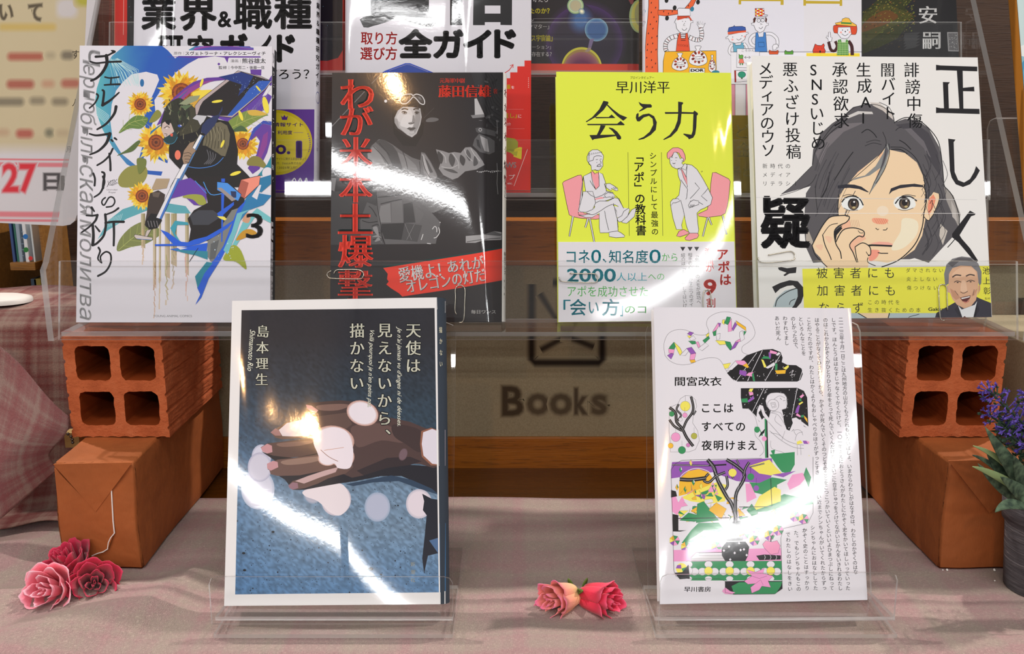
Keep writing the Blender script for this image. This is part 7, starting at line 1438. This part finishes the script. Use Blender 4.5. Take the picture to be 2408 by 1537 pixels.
# --- second tier
book('book', [(318, -190), (742, -190), (738, 447), (310, 447)], P2_, .011, WHT, 'white and purple career guide book with heavy black lettering and a yellow disc', spine='R', cover_art=art_career, m_args=dict(film=1, rough=.32, grain=.8, streak=[(312, 60), (330, 95), (360, 120), (420, -60), (740, -160)]), spine_col=(205, 203, 212), spine_art=spine_career, rounded=.25, back=(90, 60, 150))
book('book', [(812, -190), (1250, -190), (1248, 447), (812, 447)], P2_, .010, WHT, 'white and red guide book with heavy black lettering and a stepped red corner', spine='L', cover_art=art_salary, m_args=dict(film=1, rough=.32, grain=1.0, streak=[(812, -60), (850, 0), (930, 22), (1040, 38), (1080, 10), (1110, -50), (1250, -170)]), back=(190, 40, 30), spine_col=(205, 203, 210))
book('book', [(1517, -190), (2026, -190), (2026, 449), (1517, 449)], P2_, .011, WHT, 'white picture book cover with cartoon shopkeepers and an orange tree', spine='L', cover_art=art_shops, m_args=dict(film=.6, rough=.35, grain=.4), spine_col=(196, 194, 205), spine_art=spine_shops, rounded=.1, back=(120, 110, 30))
# --- lowest tier
book('book', [(187.5, 107), (640, 109), (635, 758), (179, 757.5)], P1, .0125, (214, 212, 220), 'white comic book with a blue and purple swirl, sunflowers and a figure with a shovel', spine='R', cover_art=art_manga, m_args=dict(film=.15, rough=.45, coatr=.3), spine_col=(30, 30, 34), spine_art=spine_manga, back=(60, 60, 70))
book('book', [(781, 171), (1183, 170), (1180, 756), (776, 755)], P1, .0155, (40, 36, 38), 'black covered book with red lettering and a grey photograph of a pilot', spine='R', cover_art=art_pilot, m_args=dict(film=1, rough=.3, grain=1.15, coatr=.05, streak=[(778, 372), (800, 385), (850, 404), (950, 428), (1030, 455), (1080, 480), (1110, 505), (1132, 540), (1146, 660), (1182, 980)]), spine_col=(206, 205, 200), rounded=.16, spine_art=spine_pilot, back=(60, 60, 60))
book('book', [(1308, 168.5), (1717, 171), (1731, 753), (1313, 757)], P1, .0135, (214, 226, 66), 'lime green book with two seated men in line drawing and a white paper band', spine='R', cover_art=art_meet, m_args=dict(film=.8, rough=.34, grain=1.0, coatr=.06, streak=[(1313, 745), (1380, 738), (1440, 728), (1520, 705), (1600, 660), (1660, 615), (1690, 570), (1712, 520), (1731, 470)]),
     band=([(1312.5, 569), (1726, 568), (1731, 753), (1313, 757)], (214, 212, 216), art_meet_band, None), spine_col=(206, 216, 90), back=(206, 216, 90), rounded=.12)
book('book', [(1768, 131), (2299, 135), (2333, 745), (1786, 750)], P1b, .0150, (226, 226, 224), 'white book with a drawn girl resting her cheek on her hand and a yellow band', spine='R', cover_art=art_girl, m_args=dict(film=.1, rough=.5, coatr=.3), spine_col=(220, 220, 218), back=(220, 222, 222))
# --- front easels
book('book', [(546, 707), (1027, 699), (1035, 1420), (527, 1424)], PFr, .0150, (226, 224, 224), 'white bordered book with a photograph of a hand on blue stone, front left', spine='R', cover_art=art_hand, m_args=dict(film=1, rough=.32, grain=.9, coatr=.05, tint=tint_hand, streak=[(545, 1110), (568, 1128), (600, 1160), (640, 1190), (700, 1226), (760, 1252), (790, 1268), (815, 1290), (838, 1322), (900, 1390), (1035, 1500)]), spine_col=(52, 60, 70), spine_art=spine_hand, rounded=.35, back=(220, 218, 218))
book('book', [(1537, 722), (2001, 724), (2040, 1410), (1552, 1420)], PFr, .0110, (218, 216, 222), 'white book with patterned colour drawings and dense vertical text, front right', spine='R', cover_art=art_dawn, m_args=dict(film=.9, rough=.34, grain=.9, coatr=.07, streak=[(1537, 1340), (1600, 1300), (1680, 1262), (1760, 1240), (1850, 1200), (1920, 1150), (1960, 1080), (2000, 1030), (2040, 960)]), spine_col=(214, 212, 216), back=(214, 212, 216))
# --- far right book leaning on its own easel
PR = Plane((.40, .640, .150), 27); 
book('book', [(2387, -60), (2650, -60), (2700, 560), (2436, 560)], PR, .0125, (126, 168, 180), 'teal picture book with a golden spine leaning at the right edge', spine='L', cover_art=art_world, m_args=dict(film=1, rough=.3), spine_col=(164, 106, 38), spine_art=spine_world, back=(120, 160, 170))
er2 = thing('book_easel', (.445, .66, .14), 'clear acrylic easel under the teal book at the right edge', 'stand')
PE = Plane((.40, .640 + .016, .150), 27)
def quadsheet(name, pl, q, th, root):
    V = [pl.hit(*p) for p in q]; mb = MB(); k = len(V); a = V + [v - pl.n * th for v in V]
    mb.add(a, [tuple(range(k)), tuple(range(2 * k - 1, k - 1, -1))], 0); mb.add(a, [(i, (i + 1) % k, k + (i + 1) % k, k + i) for i in range(k)], 1); return mb.build(name, [ACR, ACE], root)
quadsheet('back_panel', PE, [(2326, 620), (2324, 300), (2330, 282), (2342, 276), (2620, 276), (2660, 620)], .0025, er2)
tag(MB().box(.365, .60, -.0005, .56, .74, .139).build('display_block', BEIGE, bevel=.001), 'beige block under the teal book at the right edge', 'block')
# ================================================================== PAPER CLIPS on the films
WIRE = mat('steel_wire', (190, 184, 170), .25, .5, metal=1)
def clip(plane, path, label, lift=.0009, anchor=None):
    p = pts(path); p = crom(p, 4); W = [plane.hit(*q) + plane.n * (lift + (.0006 if i > len(p) * .55 else 0)) for i, q in enumerate(p)]
    o = thing('paper_clip', W[0], label, 'paper clip', 'steel paper clips on the covers'); MB().tube(W, .00042, 6).build('bent_wire', WIRE, o, smooth=True)
def zf(s, ox, oy, sc): return [(a / sc + ox, b / sc + oy) for a, b in pts(s)]
clip(P1, zf("200,850 225,812 300,808 440,808 490,825 508,855 495,890 460,905 300,903 175,898 145,885 132,860 145,835 175,820", 740, 450, 4.3923), 'steel paper clip lying sideways at the left edge of the black book')
clip(P1, zf("1468,1270 1450,1230 1455,1100 1453,1020 1470,980 1505,968 1540,985 1555,1030 1550,1150 1548,1250 1540,1320 1520,1350 1490,1352", 740, 450, 4.3923), 'steel paper clip standing upright near the bottom of the black book')
clip(P1, zf("260,848 400,850 515,852 545,880 545,915 515,942 350,940 190,932 158,915 150,885", 1280, 450, 4.3917), 'steel paper clip lying across the number on the green book band', .0021)
clip(P1, zf("1720,1190 1715,1120 1712,1060 1695,1025 1665,1018 1640,1040 1630,1100 1632,1185 1640,1230", 1280, 450, 4.3917), 'steel paper clip standing upright on the green book band', .0021)
clip(P1b, zf("235,540 330,522 420,508 455,525 462,555 445,580 350,595 240,605 175,602 152,580 155,560", 1740, 450, 3.6048), 'steel paper clip lying sideways at the left edge of the white girl book')
clip(P1b, zf("1755,1005 1750,900 1748,820 1730,792 1700,790 1682,810 1678,900 1684,1000 1690,1070 1705,1092 1730,1090", 1740, 450, 3.6048), 'steel paper clip standing upright beside the portrait on the yellow band')
# ================================================================== ROSES
def petal_mat(name, a, b_, edge):
    m = mat(name, a, .75, .2, sheen=.3); t = NT(m); at = t.n('Attribute'); at.attribute_name = 'ink'
    t.l(at.outputs['Color'], t.b.inputs['Base Color']); t.b.inputs['Subsurface Weight'].default_value = .08; t.b.inputs['Subsurface Radius'].default_value = (.004, .002, .002)
    t.bump(t.noise(t.obj(), 1500, 2), .0002); return m
PETAL = petal_mat('petal_fabric', (200, 60, 80), (200, 60, 80), (220, 120, 130)); GREEN = mat('rose_green', (84, 108, 44), .6, .3)
def rose(loc, axis, R, c_in, c_mid, c_edge, label, seed, openness=1.0, sepals=False, group=None, c_out=None, nlay=4, tall=1.5, plump=1):
    rnd = random.Random(seed); root = thing('artificial_rose', loc, label, 'flower', group)
    ax = Vector(axis).normalized(); q = Vector((0, 0, 1)).rotation_difference(ax).to_matrix()
    def petal(ang, r0, rtop, h0, h1, wid, curl, cup, idx):
        nu, nv = 12, 9; V = []; K = []
        for j in range(nv + 1):
            v = j / nv
            for i in range(nu + 1):
                u = i / nu * 2 - 1; a = ang + u * wid
                topv = 1 - .24 * abs(u) ** 2.6 + .05 * math.sin(u * 5 + idx) + .02 * math.sin(u * 17 + idx * 2)
                vv = v * topv
                r = r0 + (rtop - r0) * math.sin(min(1, vv * 1.02) * math.pi / 2) ** .75
                r += curl * max(0, vv - .7) ** 1.4 * 4 * (1 - .3 * u * u) + .02 * R * math.sin(u * 9 + idx) * vv
                r += idx * .0002 * R
                z = h0 + (h1 - h0) * vv - curl * max(0, vv - .78) ** 2 * 5
                r -= cup * u * u * .14 * R
                p = q @ Vector((r * math.cos(a), r * math.sin(a), z)); V.append(p)
                k = max(0, (vv - .68) / .32) ** 2; cc = c_in if vv < .35 else c_mid; k2 = min(1, vv / .7)
                base = [c_in[x] + (c_mid[x] - c_in[x]) * k2 for x in range(3)]
                if c_out and idx >= 8: base = [c_out[x] + (c_mid[x] - c_out[x]) * k2 for x in range(3)]
                K.append(col([base[x] + (c_edge[x] - base[x]) * k for x in range(3)]))
        Fc = [(j * (nu + 1) + i, j * (nu + 1) + i + 1, (j + 1) * (nu + 1) + i + 1, (j + 1) * (nu + 1) + i) for j in range(nv) for i in range(nu)]
        me = bpy.data.meshes.new('petal'); me.from_pydata(V, [], Fc); me.polygons.foreach_set('use_smooth', [True] * len(Fc))
        at = me.color_attributes.new('ink', 'FLOAT_COLOR', 'POINT'); at.data.foreach_set('color', np.array(K, np.float32).ravel()); me.materials.append(PETAL)
        o = link('petal', me, root); md = o.modifiers.new('thick', 'SOLIDIFY'); md.thickness = R * .022
    idx = 0; ang = rnd.uniform(0, 6)
    H = R * tall
    for layer, (n, r0, rt, top, wid, curl) in enumerate([(2, .05, .13, .98, 1.5, .0), (3, .10, .30, 1.0, 1.05, .03), (4, .16, .52, .98, .92, .07), (5, .22, .80 * openness, .88, .80, .16), (5, .28, 1.0 * openness, .70, .78, .22)][:nlay + 1]):
        for k in range(n):
            petal(ang, r0 * R * plump, rt * R * rnd.uniform(.95, 1.05), -R * .45, -R * .45 + H * top * rnd.uniform(.95, 1.03), wid * rnd.uniform(.95, 1.05), curl * R, 1, idx); ang += 2 * math.pi / n; idx += 1
        ang += 2.4
    m_ = MB()
    m_.grid(lambda u, v: Vector(q @ Vector((R * .34 * math.sin(v * 1.6 + .02) * math.cos(6.2832 * u), R * .34 * math.sin(v * 1.6 + .02) * math.sin(6.2832 * u), -R * .58 + R * .18 * v))) + Vector(loc), 14, 5, closed_u=True)
    m_.build('calyx', GREEN, root, smooth=True)
    if sepals:
        for k in range(5):
            a = k * 1.257 + .4 + seed; mb = MB(); P_ = []
            for j in range(7):
                v = j / 6; r = R * (.12 + .55 * v ** .8 * (1 if k % 2 else .85)); z = -R * .6 + R * (.55 * v ** 1.3) * (1 if k % 2 else .25); w_ = R * .13 * (1 - v) ** .7 * (.6 + v) + .0002
                for s_ in (-1, 0, 1):
                    P_.append(Vector(q @ Vector(((r + R * .06) * math.cos(a) - s_ * w_ * math.sin(a), (r + R * .06) * math.sin(a) + s_ * w_ * math.cos(a), z + .1 * w_ * abs(s_)))) + Vector(loc))
            mb.add(P_, [(j * 3 + i, j * 3 + i + 1, j * 3 + i + 4, j * 3 + i + 3) for j in range(6) for i in (0, 1)])
            o = mb.build('sepal', GREEN, root, smooth=True); md = o.modifiers.new('thick', 'SOLIDIFY'); md.thickness = R * .03
    return root
def onray(x, y, Y): return atY(x, y, Y)
RD = ((110, 6, 26), (176, 30, 60), (186, 44, 76)); PK = ((210, 70, 92), (228, 112, 132), (234, 168, 182))
g3 = 'roses of the cluster by the left parcel'
rose(onray(168, 1335, .561), (-.25, -.35, .9), .0150, (120, 10, 36), (168, 26, 60), (180, 40, 72), 'dark red artificial rose at the back of the cluster of three', 11, 1.0, group=g3)
rose(onray(222, 1378, .542), (.35, -.75, .55), .0150, *RD, 'dark red artificial rose at the right of the cluster of three', 4, 1.0, group=g3)
rose(onray(128, 1388, .532), (-.15, -.85, .45), .0155, *PK, 'pale pink artificial rose at the left of the cluster of three', 8, 1.0, group=g3)
g2 = 'pair of rose buds between the easels'
rose(onray(1327, 1406, .5285), (-.66, -.72, .22), .0172, (226, 96, 84), (236, 140, 122), (240, 116, 146), 'coral artificial rose bud with green sepals, left of the pair', 21, .8, True, g2, c_out=(240, 190, 120), nlay=3, tall=1.45, plump=2)
rose(onray(1398, 1406, .5285), (.72, -.66, .16), .0172, (176, 12, 40), (214, 40, 72), (226, 80, 112), 'crimson artificial rose bud with green sepals, right of the pair', 33, .80, True, g2, nlay=3, tall=1.45, plump=2)
# ================================================================== POTTED LAVENDER
PX, PY = .3385, .5500
pot = thing('potted_lavender', (PX, PY, 0), 'artificial lavender with purple flowers in a weathered grey pot at the right edge', 'plant')
PM = mat('weathered_grey_pot', (84, 82, 86), .75, .3); _t = NT(PM); _v = _t.mapping(_t.obj(), (30, 30, 420), (0, .12, 0))
_n = _t.noise(_v, 1, 5, .65, 1.2); _t.l(_t.ramp(_n, [(.35, col((66, 64, 68))), (.58, col((92, 90, 94))), (.72, col((150, 148, 150)))]), _t.b.inputs['Base Color']); _t.bump(_n, .0008)
def lathe(prof, n=40):
    mb = MB(); mb.grid(lambda u, v: (PX + prof[int(round(v * (len(prof) - 1)))][0] * math.cos(6.28318 * u), PY + prof[int(round(v * (len(prof) - 1)))][0] * math.sin(6.28318 * u), prof[int(round(v * (len(prof) - 1)))][1]), n, len(prof) - 1, closed_u=True); return mb
lathe([(.0005, .0), (.0188, .0), (.0196, .001), (.0236, .048), (.0238, .0485)]).build('pot_body', PM, pot, smooth=True)
lathe([(.0237, .0465), (.0253, .0467), (.0266, .0655), (.0259, .066), (.0248, .0655), (.0236, .058), (.0005, .057)]).build('pot_rim', PM, pot, smooth=True)
LF = mat('dusty_leaf', (62, 78, 62), .8, .2); _t = NT(LF); _t.l(_t.ramp(_t.noise(_t.obj(), 220, 3), [(.35, col((46, 60, 50))), (.7, col((92, 112, 88)))]), _t.b.inputs['Base Color'])
LP = mat('pale_leaf', (128, 146, 100), .8, .2); PU = mat('lavender_petals', (92, 74, 160), .8, .2); PU2 = mat('lavender_petals_dark', (66, 54, 130), .8, .2); STM = mat('lavender_green', (44, 62, 48), .8, .2)
def leaf(p0, p1, p2, wd, m, nm='leaf', facing=(0, -1, .2)):
    N = 12; mb = MB(); V = []; f = Vector(facing)
    for i in range(N + 1):
        t_ = i / N; p = Vector(p0) * (1 - t_) ** 2 + Vector(p1) * 2 * t_ * (1 - t_) + Vector(p2) * t_ * t_; d = (Vector(p1) - Vector(p0)) * (1 - t_) + (Vector(p2) - Vector(p1)) * t_
        s_ = d.cross(f).normalized(); w_ = wd * (math.sin(math.pi * min(1, .12 + t_ * .88)) ** .7) * (1 if t_ < .5 else (1 - (t_ - .5) * .6)) * .5 + .0001
        V += [p - s_ * w_, p + f.normalized() * -.0009 * math.sin(math.pi * t_), p + s_ * w_]
    mb.add(V, [(j * 3 + i, j * 3 + i + 1, j * 3 + i + 4, j * 3 + i + 3) for j in range(N) for i in (0, 1)])
    o = mb.build(nm, m, pot, smooth=True); md = o.modifiers.new('thick', 'SOLIDIFY'); md.thickness = .0005
def LYp(x, y, Y): return atY(x, y, Y - .021)
b0 = Vector((PX - .006, PY - .006, .0575))
for (xs, ys, xm, ym, Y, wd, m_) in [(2316, 1003, 2385, 1110, .548, .0105, LF), (2289, 1048, 2370, 1072, .552, .0042, LP), (2288, 1097, 2352, 1112, .546, .0050, LP), (2299, 1089, 2350, 1150, .55, .0075, LF), (2288, 1070, 2345, 1085, .555, .0036, LF),
        (2318, 1058, 2360, 1130, .558, .008, LF), (2384, 1070, 2400, 1130, .545, .011, LF), (2352, 1120, 2395, 1150, .542, .009, LF), (2460, 1040, 2430, 1110, .55, .010, LF), (2500, 1090, 2450, 1110, .55, .008, LF), (2420, 1020, 2420, 1100, .565, .009, LP)]:
    leaf(b0 + Vector((random.uniform(-.006, .01), random.uniform(-.006, .006), 0)), LYp(xm, ym, (Y + .566) / 2), LYp(xs, ys, Y), wd, m_)
leaf(LYp(2420, 1195, .54), LYp(2370, 1168, .536), LYp(2340, 1204, .536), .0065, LF, facing=(0, -.6, .8)); leaf(LYp(2400, 1168, .55), LYp(2440, 1190, .538), LYp(2490, 1230, .536), .007, LF)
rr = random.Random(12)
def spike(path, Y, seed, n=60, rad=.0075, green=.25):
    rr = random.Random(seed); P_ = crom(path, 6); W = [LYp(x, y, Y) for x, y in P_]
    MB().tube([b0] + W[::3] if False else W, .0007, 6).build('stem', STM, pot, smooth=True)
    mb = MB()
    for k in range(n):
        t_ = k / n; i = min(len(W) - 2, int(t_ * (len(W) - 1))); p = W[i].lerp(W[i + 1], t_ * (len(W) - 1) - i); ax = (W[i + 1] - W[i]).normalized()
        a = k * 2.4; r = rad * (.55 + .55 * math.sin(math.pi * min(1, .15 + t_ * .8))) * rr.uniform(.7, 1.1)
        sd = ax.cross(Vector((0, 1, .1))).normalized(); fw = ax.cross(sd); d = (sd * math.cos(a) + fw * math.sin(a) + ax * rr.uniform(.2, .9)).normalized(); e = p + d * r
        m_i = 2 if rr.random() < green * (1 if t_ > .5 else .5) + (.5 if t_ < .0 else 0) else (0 if rr.random() < .65 else 1)
        mb.tube([p + d * r * .2, p + d * r * .6, e], [.0003, .00035, .0006], 5, m_i)
        for q_ in range(4):
            b1 = (d + Vector((rr.uniform(-.9, .9), rr.uniform(-.9, .9), rr.uniform(-.9, .9)))).normalized(); tip = e + b1 * .0027; w_ = b1.cross(d).normalized() * .00075; mid = e + b1 * .0015; nn_ = b1.cross(w_).normalized() * .0003
            mb.add([e, mid + w_, tip, mid - w_, mid + nn_], [(0, 1, 4), (1, 2, 4), (2, 3, 4), (3, 0, 4), (0, 3, 2, 1)], m_i)
    mb.build('flower_spike', [PU, PU2, STM], pot)
spike([(2440, 1040), (2420, 1010), (2385, 975), (2345, 938), (2322, 915)], .557, 3, 72, .0070, .2)
spike([(2450, 1050), (2425, 1030), (2385, 1010), (2340, 985), (2325, 970)], .562, 5, 46, .0062, .35)
spike([(2470, 1060), (2460, 1010), (2440, 960), (2420, 925)], .56, 9, 70, .0080, .45)
spike([(2445, 1075), (2415, 1050), (2385, 1030), (2362, 1005)], .553, 15, 40, .0066, .5)
gm = MB(); rr = random.Random(4)
for k in range(240):
    a_, b1 = rr.uniform(2345, 2470), rr.uniform(985, 1090); p = LYp(a_, b1, rr.uniform(.555, .585))
    if b1 > 1045 and a_ < 2375: continue
    d = Vector((rr.uniform(-1, 1), rr.uniform(-1, .4), rr.uniform(-.4, 1))).normalized(); s_ = d.cross(Vector((.2, .9, .3))).normalized() * .0009
    gm.add([p, p + d * .003 + s_, p + d * .0062, p + d * .003 - s_], [(0, 1, 2, 3)])
tag(gm.build('small_foliage', STM, pot), kind='stuff')
for k in range(7):
    x = 2395 + k * 12; MB().tube([b0 + Vector((rr.uniform(-.004, .012), rr.uniform(-.006, .01), 0)), LYp(x, 1110, .562), LYp(x + 8, 1040, .562)], .0007, 6).build('stem', STM, pot, smooth=True)
# ---- small crumbs of white foam and the bead chain
FO = mat('white_foam', (230, 228, 222), .8); rr = random.Random(2)
for x, y, r, lb in [(2214, 1326, .00075, 'white foam crumb at the front corner of the right parcel'), (2322, 1324, .0008, 'white foam crumb at the foot of the right parcel, nearer the pot'), (2339, 1365, .0005, 'tiny white crumb on the cloth left of the grey pot'), (2195, 1316, .00045, 'tiny white crumb left of the right parcel corner')]:
    p = atZ(x, y, .0008); bm = bmesh.new(); bmesh.ops.create_icosphere(bm, subdivisions=2, radius=r)
    for v in bm.verts: v.co *= rr.uniform(.75, 1.2)
    me = bpy.data.meshes.new('foam_crumb'); bm.to_mesh(me); bm.free(); me.materials.append(FO); o = link('foam_crumb', me); o.location = (p.x, min(p.y, .5722), .0009); tag(o, lb, 'crumb', 'white foam crumbs')
ch = thing('bead_chain', atY(170, 1030, .64), 'short chain of dark shiny beads hanging beside the left brick', 'chain'); BM_ = mat('dark_beads', (60, 50, 44), .15, .6, metal=.6)
for k, (x, y) in enumerate([(167, 1026), (170, 1033), (171, 1040), (160, 1020)]):
    bm = bmesh.new(); bmesh.ops.create_uvsphere(bm, u_segments=12, v_segments=8, radius=.0011); me = bpy.data.meshes.new('bead'); bm.to_mesh(me); bm.free(); me.polygons.foreach_set('use_smooth', [True] * len(me.polygons)); me.materials.append(BM_)
    o = link('bead', me, ch); o.location = atY(x, y, .615) - ch.location
pxbox(150, 1018, 188, 1052, .66, .01, 'cork_tag', mat('cork', (170, 140, 84), .8))
tag(bpy.data.objects['cork_tag'], 'pale cork coloured tag peeping out between the plaid cloth and the left brick', 'tag')
C.objects.unlink(_to); bpy.data.objects.remove(_to)
